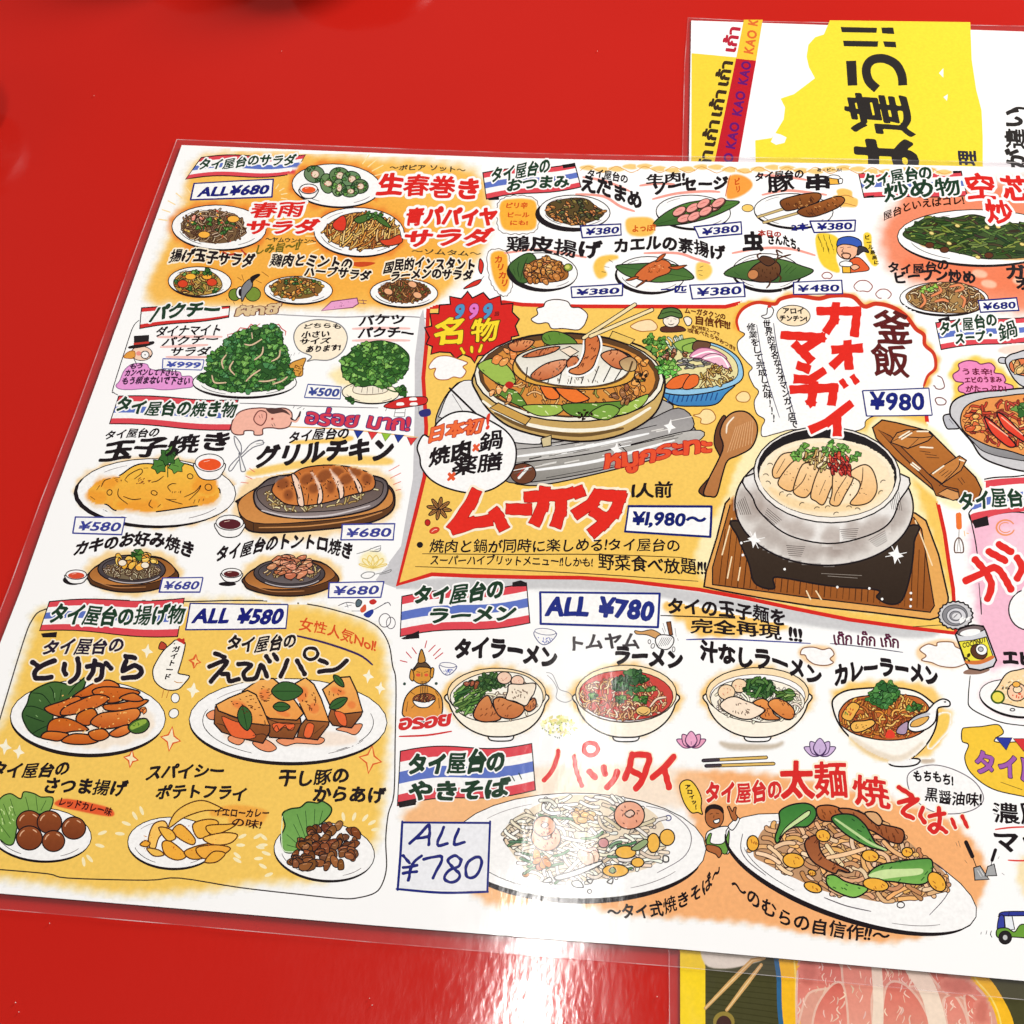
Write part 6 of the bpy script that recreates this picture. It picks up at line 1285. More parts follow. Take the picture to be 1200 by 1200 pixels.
# small helmeted cook
fr_(660, 340, 5.4545)
a_ = Art('helmet_doodle', 'plate', label='small face under a green helmet beside brown writing')
a_.poly([(625, 240), (690, 225), (760, 235), (775, 262), (640, 268)], (90, 50, 40), BLK, .9); a_.ellipse(690, 195, 52, 42, (250, 236, 220), 0, BLK, 1.1); a_.poly([(606, 180), (620, 150), (640, 120), (700, 112), (745, 130), (762, 170), (740, 178), (690, 165), (640, 180)], (84, 116, 60), BLK, 1.2); a_.line([(628, 152), (690, 138), (752, 152)], (40, 60, 30), 1.2); a_.lines([[(660, 185), (675, 182)], [(705, 182), (722, 186)], [(670, 215), (690, 222), (710, 214)], [(690, 190), (688, 205)]], BLK, 1); a_.poly([(770, 180), (800, 170), (822, 190), (815, 220), (790, 225)], (250, 236, 220), BLK, 1)
t = Art('small_writing', 'text'); BR2 = (100, 50, 24)
t.text('ムーガタクンの', [(775, 148), (900, 165), (1040, 190)], 38, BR2, .35); t.text('自信作!!!', [(838, 215), (950, 235), (1070, 255)], 56, BR2, .5); t.text('辛口特製スープで', [(820, 250), (910, 265), (1000, 298)], 26, BR2, .25); t.text('1度食べたらやみつき!!', [(795, 270), (950, 310), (1100, 392)], 30, BR2, .25)
# Thai word on the panel
name('หมูกระทะ', [(262, 1140), (500, 1110), (700, 1060), (950, 1040)], 116, (232, 84, 50), .9, nm='dish_name', outline=(170, 30, 40), ow=1.0, label='red Thai word rising along the stove', jitter=.05)
# japan first bubble
fr_(460, 340, 5.4545)
a_ = Art('speech_bubble', 'plate', label='white bubble with red and black brush writing'); a_.k = 190
fr_(0, 0, 1)
a_.poly([(505, 512), (512, 496), (530, 484), (552, 483), (576, 494), (594, 506), (604, 522), (604, 542), (597, 558), (586, 568), (572, 575), (552, 578), (524, 572), (505, 562), (494, 548), (492, 536), (489, 524), (496, 510)], WHT, BLK, 1.7)
t = Art('lettering', 'text', parent=a_)
fr_(460, 340, 5.4545)
t.text('日本初', [(215, 985), (400, 935), (575, 915)], 100, (240, 110, 60), .9, outline=(170, 30, 30), ow=.8); t.text('!', [(570, 890), (640, 870)], 100, (226, 60, 40), .9)
t.text('焼肉', [(225, 1130), (500, 1070)], 120, BLK, 1.3); t.text('×', [(500, 1045), (560, 1035)], 70, (232, 90, 50), 1); t.text('鍋', [(545, 1045), (700, 1010)], 118, BLK, 1.1)
t.text('薬膳', [(370, 1195), (700, 1150)], 118, BLK, 1.3, jitter=.02); t.text('×', [(335, 1235), (405, 1225)], 80, (232, 90, 50), 1.1)
# star anise
fr_(460, 540, 5.4545)
a_ = Art('star_anise_doodle', 'plate', label='star anise and red peppercorns')
for k in range(8):
    an = math.radians(k * 45 + 10); x, y = 298 + 40 * math.cos(an), 305 + 34 * math.sin(an); a_.ellipse(x, y, 40, 12, (170, 116, 60), math.degrees(an), BLK, 1.2); a_.line([(298 + 20 * math.cos(an), 305 + 18 * math.sin(an)), (298 + 62 * math.cos(an), 305 + 54 * math.sin(an))], BLK, 1)
a_.ellipse(224, 395, 17, 20, (190, 40, 36), 0, (110, 20, 20), .9); a_.ellipse(268, 445, 32, 18, (220, 70, 50), -20, (200, 40, 36), 1); a_.line([(250, 455), (270, 440), (285, 440)], (255, 200, 180), .9)
# main title
t = Art('dish_name', 'text', label='large red brush title of the hot pot')
ST = [[(540, 185), (500, 270), (440, 360), (375, 445)], [(375, 445), (500, 400), (640, 378)], [(640, 310), (670, 350), (715, 440)],
      [(725, 308), (890, 312)],
      [(840, 232), (1080, 218), (1075, 320), (1040, 425)], [(975, 165), (960, 290), (905, 410)], [(1120, 175), (1145, 240)], [(1180, 165), (1205, 235)],
      [(1320, 190), (1280, 270), (1160, 350)], [(1300, 215), (1460, 228), (1420, 330), (1350, 400), (1265, 470)], [(1270, 315), (1400, 395)]]
t.brush(ST, (228, 46, 36), 13.2, halo=CRM, hw=3.4, flat=True, ol=(160, 26, 22), olw=.7)
t = Art('description', 'text', label='two underlined lines of small writing on the yellow panel')
t._poly(T(ell(175, 537, 20, 19)), BLK)
t.text('焼肉と鍋が同時に楽しめる!タイ屋台の', [(230, 590), (700, 590), (1280, 578), (1840, 582)], 84, BLK, .3)
t.text('スーパーハイブリットメニュー!!しかも!', [(235, 668), (650, 668), (1280, 680)], 62, BLK, .3); t.text('野菜食べ放題!!!', [(1310, 692), (1600, 710), (2010, 735)], 98, BLK, .45)
t.line([(190, 594), (700, 598), (1300, 598), (1860, 618)], (60, 40, 30), 1.1); t.line([(145, 676), (700, 695), (1300, 725), (1955, 770)], (60, 40, 30), 1.1)
fr_(660, 540, 5.4545)
name('1人前', [(435, 240), (700, 235)], 96, BLK, .7, nm='small_writing')
pricebox('¥1,980〜', [(418, 290), (948, 292), (940, 486), (395, 452)], (24, 34, 110), label='1,980 yen box of the hot pot', w=2.6, bold=.75, tp=[(432, 418), (910, 428)], h=104)
# rice scoop
fr_(820, 480, 4)
a_ = Art('rice_scoop', 'plate', label='wooden rice scoop on the yellow panel')
a_.poly([(120, 30), (80, 80), (68, 160), (95, 230), (60, 300), (0, 370), (5, 395), (40, 400), (90, 300), (130, 180)], (104, 62, 40), BLK, 1.4)
a_.poly([(95, 110), (115, 50), (160, 12), (220, 12), (265, 60), (268, 120), (240, 180), (180, 215), (130, 240), (105, 310), (80, 400), (50, 408), (18, 395), (40, 330), (90, 230), (110, 170)], (196, 136, 84), BLK, 1.6, c2=(180, 116, 66))
for k in range(9): a_.line([(130 + k * 14, 200 - k * 5), (170 + k * 10, 80 - k * 4)], (224, 176, 130), 1.0)
a_.line([(125, 110), (130, 70), (160, 35)], (250, 236, 214), 2)
# tray, rice pot
g_ = Art('plate_glow', 'glow', wash=True, label='pale glow round the rice pot'); g_.k = 60; g_.soft([(150, 400), (190, 260), (300, 120), (600, 80), (900, 180), (1000, 380), (1140, 840), (1100, 950), (40, 800)], (254, 240, 190), 9, .95)
p = Art('dish_picture', 'plate', label='chicken rice in a silver pot on a black stand and wooden tray'); p.k = 60
p.poly([(150, 405), (120, 440), (80, 600), (30, 760), (20, 830), (110, 850), (300, 885), (520, 920), (800, 950), (1080, 985), (1160, 960), (1165, 880), (1120, 680), (1060, 520), (1010, 485)], (232, 170, 92), BLK, 1.8, sm=False)
p.poly([(150, 420), (60, 740), (60, 820), (500, 880), (1080, 950), (1100, 920), (1040, 560), (1000, 500)], (176, 108, 48), BLK, 1.3, sm=False, c2=(150, 84, 36))
for k in range(34):
    x = 90 + k * 29; p.line([(x + 30 - k * .6, 560 + k * 3), (x, 820 + k * 3.4)], (70, 36, 20), rng.uniform(.8, 2.0))
for q in ([(150, 510), (105, 680)], [(1010, 520), (1090, 730)], [(500, 850), (520, 890)], [(545, 850), (570, 890)], [(150, 690), (130, 790)], [(190, 740), (180, 800)]): p.line(q, (250, 224, 180), 2.4)
p.lines([[(140, 852), (235, 875)], [(275, 882), (530, 918)], [(1000, 1018), (1150, 1008)]], BLK, 1.4)
p.poly([(172, 520), (180, 600), (230, 720), (250, 800), (290, 832), (350, 838), (345, 790), (400, 790), (600, 825), (830, 845), (830, 880), (890, 912), (950, 890), (990, 760), (1005, 620), (1000, 540), (600, 660)], (66, 52, 42), BLK, 1.8, c2=(50, 38, 30))
p.lines([[(570, 768), (760, 778)], [(600, 780), (740, 790)]], (150, 140, 130), 1)
p.poly(ell(583, 450, 418, 280, 2, 26), (224, 218, 212), BLK, 1.8)
w3 = Art('steel_tint', 'plate', parent=p, wash=True); w3.k = 140
for (x, y, rx, ry, r) in ((230, 450, 30, 60, -30), (330, 590, 60, 20, 30), (480, 660, 70, 20, 10), (700, 640, 70, 24, -8), (920, 480, 30, 60, 20), (620, 650, 30, 30, 0), (850, 560, 40, 16, -30)): w3.soft(ell(x, y, rx, ry, r), (140, 124, 116), 12, .45)
p.k = 170; p.poly(ell(583, 450, 418, 280, 2, 26), None, BLK, 1.8)
p.k = 190
p.poly([(252, 300), (252, 420), (300, 500), (420, 590), (600, 628), (760, 600), (880, 540), (930, 440), (938, 300)], (236, 232, 228), BLK, 1.6)
w3 = Art('steel_tint', 'plate', parent=p, wash=True); w3.k = 215
for (x, y, rx, ry, r) in ((330, 480, 50, 24, 40), (460, 560, 60, 20, 20), (640, 590, 50, 18, 0), (820, 550, 50, 22, -30), (720, 570, 20, 30, 0), (270, 420, 10, 40, -10)): w3.soft(ell(x, y, rx, ry, r), (150, 132, 122), 11, .5)
p.k = 240; p.poly([(252, 300), (252, 420), (300, 500), (420, 590), (600, 628), (760, 600), (880, 540), (930, 440), (938, 300)], None, BLK, 1.6)
for (x, y, n_, an) in ((700, 560, 6, -3), (830, 590, 6, -30), (450, 640, 6, 4), (225, 450, 6, 70), (940, 430, 6, 80), (350, 490, 5, 40)):
    for k in range(n_):
        r_ = math.radians(an); dx, dy = math.cos(r_), math.sin(r_); ox_, oy_ = -dy * k * 9, dx * k * 9; l_ = 45 - k * 3; p.line([(x + ox_ - dx * l_, y + oy_ - dy * l_), (x + ox_ + dx * l_, y + oy_ + dy * l_)], (70, 60, 56), .9)
p.ellipse(597, 305, 344, 225, (244, 238, 230), 4, BLK, 1.6); p.ellipse(597, 295, 326, 203, (34, 30, 32), 4, BLK, 1.2)
p.ellipse(597, 318, 318, 186, (250, 232, 200), 4, BLK, .9)
# uneven rice rim against the black inner wall
f_ = Art('food', 'food', parent=p); f_.k = 280
f_.poly([(290, 262), (330, 215), (400, 175), (500, 150), (640, 150), (780, 190), (850, 250), (900, 310), (900, 380), (820, 440), (600, 480), (400, 440), (310, 380), (280, 320)], (251, 230, 194), None)
for k in range(60):
    an = math.radians(185 + k * 2.9); x, y = 593 + 308 * math.cos(an), 318 + 172 * math.sin(an); f_.ellipse(x, y, rng.uniform(8, 14), rng.uniform(6, 11), (252, 236, 206))
w3 = Art('rice_tint', 'food', parent=f_, wash=True); w3.k = 360
w3.soft([(330, 370), (450, 430), (600, 455), (760, 430), (850, 380), (760, 450), (600, 474), (430, 448)], (246, 210, 154), 4, .7)
f_.k = 380
for q in ([(380, 215), (430, 200), (470, 205), (430, 260), (390, 310), (350, 320), (342, 280)], [(430, 250), (480, 230), (500, 260), (460, 330), (430, 382), (380, 365), (370, 330)], [(480, 260), (530, 255), (560, 290), (540, 350), (500, 410), (450, 400), (440, 365)], [(560, 280), (610, 280), (640, 300), (610, 380), (580, 445), (545, 430), (520, 400)], [(630, 290), (690, 290), (720, 320), (680, 400), (650, 450), (610, 440), (620, 390)], [(700, 300), (760, 260), (800, 270), (825, 320), (830, 380), (800, 430), (750, 448), (705, 440), (740, 390), (750, 340)]):
    f_.poly(q, (252, 214, 164), (60, 40, 30), 1.3, c2=(240, 186, 122))
for q in ([(500, 300), (480, 340), (440, 380)], [(690, 310), (640, 390), (630, 430)], [(765, 270), (760, 340), (735, 400)], [(400, 230), (360, 300)], [(590, 330), (560, 400)]): f_.line(q, (60, 40, 30), 1.1)
dashes(f_, [(380, 260), (760, 290), (780, 400), (560, 420), (400, 340)], 44, 1.8, (110, 70, 44), .9, 30, 50)
for (x, y) in ((310, 310), (330, 260), (385, 395), (480, 445), (550, 465), (600, 460), (640, 490), (740, 470), (860, 340), (850, 390), (320, 345), (700, 460), (420, 405)): f_.line(ell(x, y, 12, 9, rng.uniform(-40, 40), 6, 180, 350), (60, 46, 36), 1.0)
herb(f_, [(430, 210), (460, 180), (540, 150), (620, 140), (700, 180), (770, 210), (770, 250), (680, 240), (560, 200), (500, 240), (450, 240)], 52, 4.4, [(80, 132, 56), (106, 158, 70), (130, 184, 88)])
noodles(f_, [(480, 210), (600, 185), (630, 220), (590, 290), (530, 270), (500, 230)], 26, 14, 1.5, [(240, 214, 150), (216, 180, 110), (200, 190, 120)], curl=.2, rot=-50, spread=45)
chunks(f_, [(600, 230), (650, 210), (700, 230), (740, 280), (700, 310), (620, 290)], 26, 5.0, [(196, 60, 44), (176, 44, 36), (214, 84, 60)], asp=.42, rot=75, spread=20)
sp = Art('sparkle', 'food', label='white gleams on the rice pot'); sp.k = 300
for (x, y, s_) in ((255, 610, 40), (920, 680, 46)): sparkle(sp, x, y, s_, WHT, 0, WHT); sp.lines([[(x - 50, y + 10), (x + 50, y - 10)], [(x - 20, y - 40), (x + 20, y + 40)]], WHT, 1.4)
for (x, y) in ((398, 748), (645, 832), (795, 838), (855, 888), (195, 625), (202, 682), (990, 860), (990, 890), (988, 922)): sp.ellipse(x, y, 6, 6, WHT)
# bubble for the rice dish
fr_(840, 340, 4.2857)
ob = [(110, 200), (100, 150), (130, 95), (200, 62), (290, 70), (320, 45), (400, 28), (500, 42), (530, 40), (580, 28), (680, 32), (740, 82), (800, 68), (880, 85), (950, 130), (1000, 195), (1040, 225), (1045, 275), (1090, 320), (1098, 390), (1060, 430), (1040, 480)]
gl2 = Art('bubble_glow', 'glow', wash=True, label='orange glow round the rice dish bubble'); gl2.k = 110; gl2.soft(ob + [(900, 400), (500, 300), (200, 250)], (244, 176, 70), 7, 1.0, inner=0)
bb = Art('speech_bubble', 'glow', label='large white cloud bubble with the rice dish title'); bb.k = 130
full = ob + [(1000, 560), (770, 640), (740, 690), (680, 712), (560, 735), (400, 700), (300, 720), (230, 735), (225, 690), (240, 650), (200, 620), (188, 560), (210, 510), (185, 480), (160, 420), (178, 390), (150, 360), (110, 310), (105, 260), (140, 222)]
bb.poly(full, WHT, (60, 40, 36), 1.0)
bb.line(ob, (206, 58, 34), 5.2, taper=.55)
t = Art('lettering', 'text', parent=bb, label='large red brush letters of the rice dish'); RD = (228, 44, 34)
ST = [[(500, 105), (705, 105), (690, 235)], [(600, 60), (590, 150), (545, 215)],
      [(575, 300), (735, 290)], [(655, 250), (665, 400)], [(655, 310), (575, 385)],
      [(320, 225), (525, 238), (430, 300)], [(385, 265), (480, 360)],
      [(400, 375), (470, 400)], [(545, 400), (470, 450), (385, 445)],
      [(365, 500), (590, 490), (575, 580)], [(490, 455), (475, 560), (455, 575)], 
      [(680, 565), (560, 660), (465, 705)], [(605, 640), (605, 735)]]
t.brush(ST[-2:], RD, 10.6, halo=WHT, hw=2.4, flat=True); t.brush([[(622, 448), (650, 488)], [(678, 428), (708, 470)]], RD, 7.2, flat=True); t.brush(ST[:-2], RD, 10.6, flat=True)
t.text('釜', [(785, 272), (1000, 275)], 158, (96, 30, 30), 1.6); t.text('飯', [(762, 425), (1000, 438)], 158, (96, 30, 30), 1.6)
t = Art('small_writing', 'text')
for k, ch in enumerate('世界的有名なカオマンガイ店で'): t.text(ch, [(232 + k * 10.5, 192 + k * 38.5), (272 + k * 10.5, 192 + k * 38.5)], 40 if k < 12 else 40, BLK, .3)
for k, ch in enumerate('修業をして完成した味!!!'): t.text(ch, [(150 + k * 9.5, 205 + k * 38), (196 + k * 9.5, 205 + k * 38)], 38, BLK, .3)
t.line([(285, 165), (305, 300), (350, 480), (403, 675)], (60, 60, 90), 1); t.line([(200, 175), (240, 400), (315, 640)], (60, 60, 90), 1)
a_ = Art('speech_bubble', 'plate', label='small cream bubble beside a tiny hen'); a_.k = 110; a_.ellipse(385, 128, 84, 52, (250, 226, 190), 4, BLK, 1.0)
t = Art('lettering', 'text', parent=a_); t.text('アロイ', [(330, 118), (440, 120)], 30, BLK, .35); t.text('チンチン!', [(315, 155), (455, 158)], 28, BLK, .35)
a_ = Art('hen_doodle', 'plate'); a_.k = 110; a_.poly([(225, 130), (250, 120), (255, 90), (275, 85), (285, 105), (270, 135), (240, 142)], None, BLK, 1); a_.ellipse(264, 82, 10, 7, (206, 50, 44)); a_.lines([[(245, 140), (242, 155)], [(262, 138), (262, 155)]], BLK, .8)
pricebox('¥980', [(732, 505), (1065, 492), (1082, 628), (752, 632)], (28, 36, 120), label='980 yen box of the rice dish', w=1.5, bold=.9, tp=[(765, 598), (1045, 600)], h=88)
# carved wooden lid
a_ = Art('wooden_lid', 'panel', label='carved wooden pot lid on the yellow panel'); a_.k = 50
w3 = Art('plate_glow', 'glow', wash=True); w3.k = 100; w3.soft([(770, 690), (850, 640), (1080, 700), (1200, 840), (1330, 980), (1250, 1080), (1150, 1070), (950, 900), (790, 760)], (253, 240, 190), 5, .9)
a_.base = LEVEL['plate']
a_.poly([(782, 690), (830, 652), (900, 665), (1000, 690), (1070, 710), (1190, 830), (1300, 940), (1330, 1000), (1310, 1060), (1210, 1055), (1130, 1040), (1060, 980), (900, 850), (800, 745)], (188, 116, 52), BLK, 1.5, sm=False, c2=(168, 98, 42))
fr_(1040, 500, 5.456)
a_.poly([(-60, 20), (60, 150), (280, 370), (310, 440), (420, 470), (460, 450), (450, 400), (360, 380), (270, 310), (130, 170), (20, 60)], (156, 90, 40), BLK, 1.1, sm=False)
a_.poly([(20, 100), (60, 40), (120, 20), (250, 20), (290, 60), (260, 90), (130, 140)], (196, 126, 62), BLK, 1.2, sm=False); a_.poly([(270, 305), (370, 240), (460, 185), (505, 215), (470, 280), (350, 365)], (198, 128, 64), BLK, 1.2, sm=False)
a_.lines([[(20, 100), (180, 20)], [(60, 60), (210, 70), (290, 60)], [(130, 140), (200, 75)], [(330, 380), (450, 260), (460, 190)], [(205, 155), (275, 165)], [(240, 175), (315, 185)], [(250, 195), (330, 200)], [(450, 330), (480, 370)], [(470, 325), (495, 360)], [(370, 420), (440, 430)], [(375, 435), (445, 445)], [(330, 300), (370, 270)], [(345, 315), (390, 280)], [(365, 325), (410, 285)]], BLK, 1.1)
for q in ([(75, 70), (140, 30)], [(90, 80), (155, 40)], [(210, 130), (290, 135)], [(150, 240), (200, 280)], [(160, 230), (210, 270)], [(290, 300), (360, 250)], [(460, 210), (490, 220)], [(190, 30), (260, 30)]): a_.line(q, (253, 240, 216), 2.6)
a_.poly([(320, 430), (380, 395), (455, 420), (460, 460), (420, 472)], (214, 150, 90), BLK, 1.1, sm=False)
# ================================================================== RAMEN SECTION
fr_(450, 670, 5)
banner([('タイ屋台の', [(165, 190), (400, 190), (700, 155)], 112, 1.05), ('ラーメン', [(250, 305), (500, 300), (775, 280)], 90, 1.1)], (105, 145), (835, 65), (855, 300), (95, 380), 12, ends=([(752, 62), (800, 50), (838, 65), (838, 85), (752, 88)], [(100, 390), (205, 345), (207, 390), (115, 397)]), label='flag banner of the ramen section')
pricebox('ALL ¥780', [(915, 120), (1615, 128), (1605, 325), (918, 305)], (34, 46, 130), label='ALL 780 yen box of the ramen section', w=2.6, bold=1.35, tp=[(940, 255), (1250, 258), (1575, 285)], h=112)
t = name('タイラーメン', [(405, 515), (640, 505), (830, 540), (1010, 575)], 120, BLK, 1.4, label='thick black ramen name on the left')
t = name('トムヤム', [(1070, 470), (1300, 450), (1500, 455)], 90, (70, 64, 66), .7); t.text('ラーメン', [(1340, 550), (1550, 555), (1755, 580)], 110, BLK, 1.3)
fr_(650, 670, 5)
g_ = Art('yellow_wash', 'wash', wash=True); g_.soft([(670, 180), (900, 170), (1300, 240), (1350, 300), (1300, 340), (900, 370), (800, 340), (770, 290), (680, 240)], (251, 196, 92), 6, .9)
t = name('タイの玉子麺を', [(655, 250), (1000, 268), (1360, 320)], 92, BLK, .75, label='two lines on a yellow stroke'); t.text('完全再現', [(795, 360), (1050, 370), (1330, 400)], 84, BLK, .75); t.text('!!!', [(1370, 400), (1455, 410)], 80, BLK, .7)
t.line([(620, 256), (900, 266), (1060, 272)], BLK, 1.5); t.line([(770, 398), (1000, 395), (1500, 420)], (50, 60, 150), 1.6)
fr_(860, 680, 4.615)
name('เก๊ก เก๊ก เก๊ก', [(540, 345), (720, 352), (895, 365)], 66, (90, 30, 60), .45, nm='small_writing', label='purple Thai words under the panel'); a_ = Art('underline', 'glow'); a_.line([(520, 342), (700, 360), (915, 390)], (60, 60, 90), 1.2)
name('汁なしラーメン', [(-182, 435), (60, 470), (250, 500), (480, 580)], 108, BLK, 1.25); name('カレーラーメン', [(545, 580), (750, 525), (900, 535), (1115, 585)], 108, BLK, 1.25)
a_ = Art('steam_doodle', 'plate', label='steam clouds beside the curry ramen')
g_ = Art('bubble_glow', 'glow', wash=True); g_.soft([(355, 390), (400, 360), (520, 370), (540, 430), (500, 460), (400, 440)], (250, 206, 150), 4, .8); g_.soft([(1000, 370), (1100, 330), (1200, 340), (1260, 420), (1180, 470), (1020, 430)], (250, 206, 150), 4, .8)
a_.poly([(360, 400), (375, 368), (430, 362), (480, 375), (520, 368), (542, 400), (520, 425), (538, 445), (500, 460), (440, 455), (400, 430), (385, 405)], WHT, (130, 80, 50), 1.1)
a_ = Art('steam_doodle', 'plate'); a_.poly([(1005, 375), (1050, 345), (1095, 355), (1105, 335), (1180, 335), (1200, 360), (1250, 380), (1290, 400), (1270, 440), (1200, 470), (1120, 465), (1070, 445), (1015, 432), (1040, 408)], WHT, (130, 80, 50), 1.1)
# seated golden figure
fr_(450, 670, 5)
a_ = Art('golden_figure_doodle', 'plate', label='golden seated figure slurping noodles'); GD = (222, 154, 60)
a_.poly([(110, 800), (130, 730), (180, 680), (240, 665), (300, 690), (340, 750), (330, 850), (230, 880), (120, 850)], GD, BLK, 1.3, c2=(232, 150, 70)); a_.ellipse(222, 600, 60, 58, GD, 0, BLK, 1.2); a_.poly([(175, 580), (200, 530), (240, 528), (275, 565), (250, 560), (200, 560)], (90, 70, 50), BLK, 1); a_.poly([(200, 530), (218, 455), (236, 490), (240, 528)], (200, 140, 60), BLK, 1.1)
a_.poly([(160, 570), (150, 620), (170, 640), (175, 600)], GD, BLK, 1); a_.poly([(278, 565), (293, 570), (285, 620), (270, 610)], GD, BLK, 1); a_.ellipse(200, 605, 14, 10, (230, 90, 60)); a_.ellipse(248, 605, 12, 9, (230, 90, 60)); a_.lines([[(190, 585), (212, 590)], [(235, 590), (258, 584)], [(222, 590), (222, 615)]], BLK, 1)
for k in range(5): a_.line([(218 + k * 8, 640), (214 + k * 11, 720)], (60, 50, 50), 1.1)
a_.ellipse(235, 745, 66, 32, (150, 80, 50), -4, BLK, 1.1); a_.poly([(170, 755), (200, 792), (260, 792), (300, 750), (235, 765)], WHT, BLK, 1.1); noodles(a_, ell(235, 740, 50, 18), 14, 6, 1, [(210, 150, 90), (130, 60, 40)])
a_.lines([[(140, 760), (130, 820)], [(160, 800), (180, 780)], [(320, 740), (325, 800)], [(150, 700), (180, 720)], [(300, 700), (320, 730)]], BRN, 1.1)
b_ = Art('burst_lines', 'glow', label='red rays above the golden figure'); b_.lines([[(95, 520), (135, 530)], [(130, 470), (160, 505)], [(165, 445), (190, 480)], [(250, 405), (240, 445)], [(300, 430), (262, 468)], [(330, 450), (290, 490)], [(345, 475), (300, 510)]], (206, 50, 60), 1.9)
for (x, y) in ((120, 657), (306, 655)): b_.ellipse(x, y, 9, 9, (60, 80, 70))
t = name('อรอย', [(80, 925), (240, 915), (390, 895)], 84, (214, 50, 50), 1.0, nm='small_writing', label='red Thai word under the golden figure', halo=WHT, hw=.8); t.line([(90, 965), (250, 958), (395, 935)], (214, 50, 50), 2.2)
for (x, y, s_) in ((945, 375, 62), (375, 565, 48)):
    b_ = Art('bowl_doodle', 'plate'); b_.poly([(x - s_, y - s_ * .4), (x - s_ * .7, y + s_ * .5), (x - s_ * .1, y + s_ * .85), (x + s_ * .6, y + s_ * .5), (x + s_, y - s_ * .3)], WHT, (80, 84, 130), .9); b_.ellipse(x, y - s_ * .38, s_, s_ * .3, WHT, 6, (80, 84, 130), .8); dashes(b_, [(x - s_ * .7, y + s_ * .1), (x + s_ * .7, y + s_ * .1), (x + s_ * .4, y + s_ * .6), (x - s_ * .4, y + s_ * .6)], 18, 2.4, (70, 90, 180), .8, 60, 60)
a_ = Art('spoon_doodle', 'plate', label='faint spoon outline'); a_.line([(950, 590), (985, 600), (1010, 650), (1030, 690), (1085, 710), (1105, 745), (1060, 765), (1010, 740), (1015, 690), (990, 640), (955, 605)], (150, 146, 150), .9); 
g_ = Art('flower_doodle', 'plate', label='pale yellow dotted flower'); specks(g_, ell(1025, 905, 100, 58), 70, 3.0, [(246, 240, 170), (240, 232, 150), (250, 246, 200)]); dashes(g_, ell(1025, 910, 100, 60), 26, 2, (90, 110, 90), .9, 60, 60)
# bowl one
p = bowl('ramen bowl with greens and brown pork, leftmost of the bowls', 660, 715, 288, 150, 255, fdx=25)
a_ = child(p); a_.poly([(390, 720), (450, 650), (560, 600), (700, 585), (830, 610), (915, 680), (930, 760), (880, 830), (760, 870), (600, 880), (480, 850), (410, 790)], (252, 246, 232), BLK, 1)
noodles(a_, [(400, 720), (480, 640), (880, 650), (920, 760), (840, 850), (600, 875), (440, 820)], 60, 12, 1.5, [(252, 244, 226), (240, 228, 200)], curl=.8, ol=(110, 90, 76))
noodles(a_, [(410, 720), (470, 660), (560, 640), (640, 660), (560, 740), (500, 830), (440, 810)], 60, 16, 2.4, [(84, 128, 54), (120, 162, 76), (150, 186, 100), (60, 100, 44)], ol=(26, 50, 26), curl=.3, rot=-35, spread=22)
herb(a_, [(500, 650), (600, 600), (690, 610), (700, 670), (600, 700), (540, 670)], 40, 4.4, [(50, 84, 42), (66, 100, 48)]); chunks(a_, ell(520, 655, 40, 14), 4, 4, [(160, 90, 60)])
for (x, y, r) in ((705, 622, 42), (783, 640, 38)): a_.ellipse(x, y, r, r * .85, (244, 206, 180), 0, BLK, 1.2); specks(a_, ell(x, y, r * .6, r * .5), 6, .8, [(220, 130, 110)])
for q in ([(525, 830), (560, 760), (610, 725), (640, 790), (685, 860), (600, 880), (540, 865)], [(640, 760), (680, 735), (740, 755), (820, 790), (800, 840), (740, 862), (670, 840)], [(820, 790), (880, 740), (890, 790), (850, 820)]): a_.poly(q, (216, 140, 84), BLK, 1.4, c2=(196, 112, 62)); dashes(a_, q, 8, 4, (120, 60, 34), 1.1, -60, 30)
a_.poly([(735, 660), (800, 660), (885, 655), (880, 710), (860, 740), (830, 785), (770, 760), (715, 745), (725, 700)], (248, 232, 210), BLK, 1.2); dashes(a_, [(750, 680), (850, 680), (830, 750), (740, 735)], 22, 2.6, (110, 80, 60), 1, 60, 50)
# bowl two (tom yum)
fr_(650, 670, 5)
p = bowl('tom yum ramen bowl with red soup and coriander, under the light streak', 418, 715, 296, 168, 258, fdx=0)
a_ = child(p); a_.ellipse(418, 725, 276, 146, (206, 70, 62), 2, BLK, 1); 
noodles(a_, ell(400, 745, 255, 118, 3), 190, 10, 1.4, [(236, 186, 120), (226, 150, 96), (244, 208, 160), (214, 110, 80), (240, 220, 190)], curl=1.1, ol=(110, 50, 36))
herb(a_, [(345, 640), (400, 580), (520, 575), (540, 620), (500, 690), (430, 715), (370, 690)], 52, 5.2, [(54, 104, 56), (70, 124, 64), (46, 88, 50)]); herb(a_, ell(385, 745, 26, 20), 5, 4.4); herb(a_, ell(505, 745, 36, 22), 7, 4.4); herb(a_, ell(230, 735, 40, 16), 5, 4); herb(a_, ell(570, 695, 24, 14), 5, 3.6)
a_.ellipse(520, 815, 44, 28, (236, 190, 110), 0, BLK, 1.1); a_.line([(490, 820), (520, 835), (548, 818)], BLK, 1); a_.line([(560, 790), (600, 745), (650, 735)], BLK, 3.4); a_.line([(560, 790), (600, 745), (650, 735)], (244, 214, 190), 2.2)
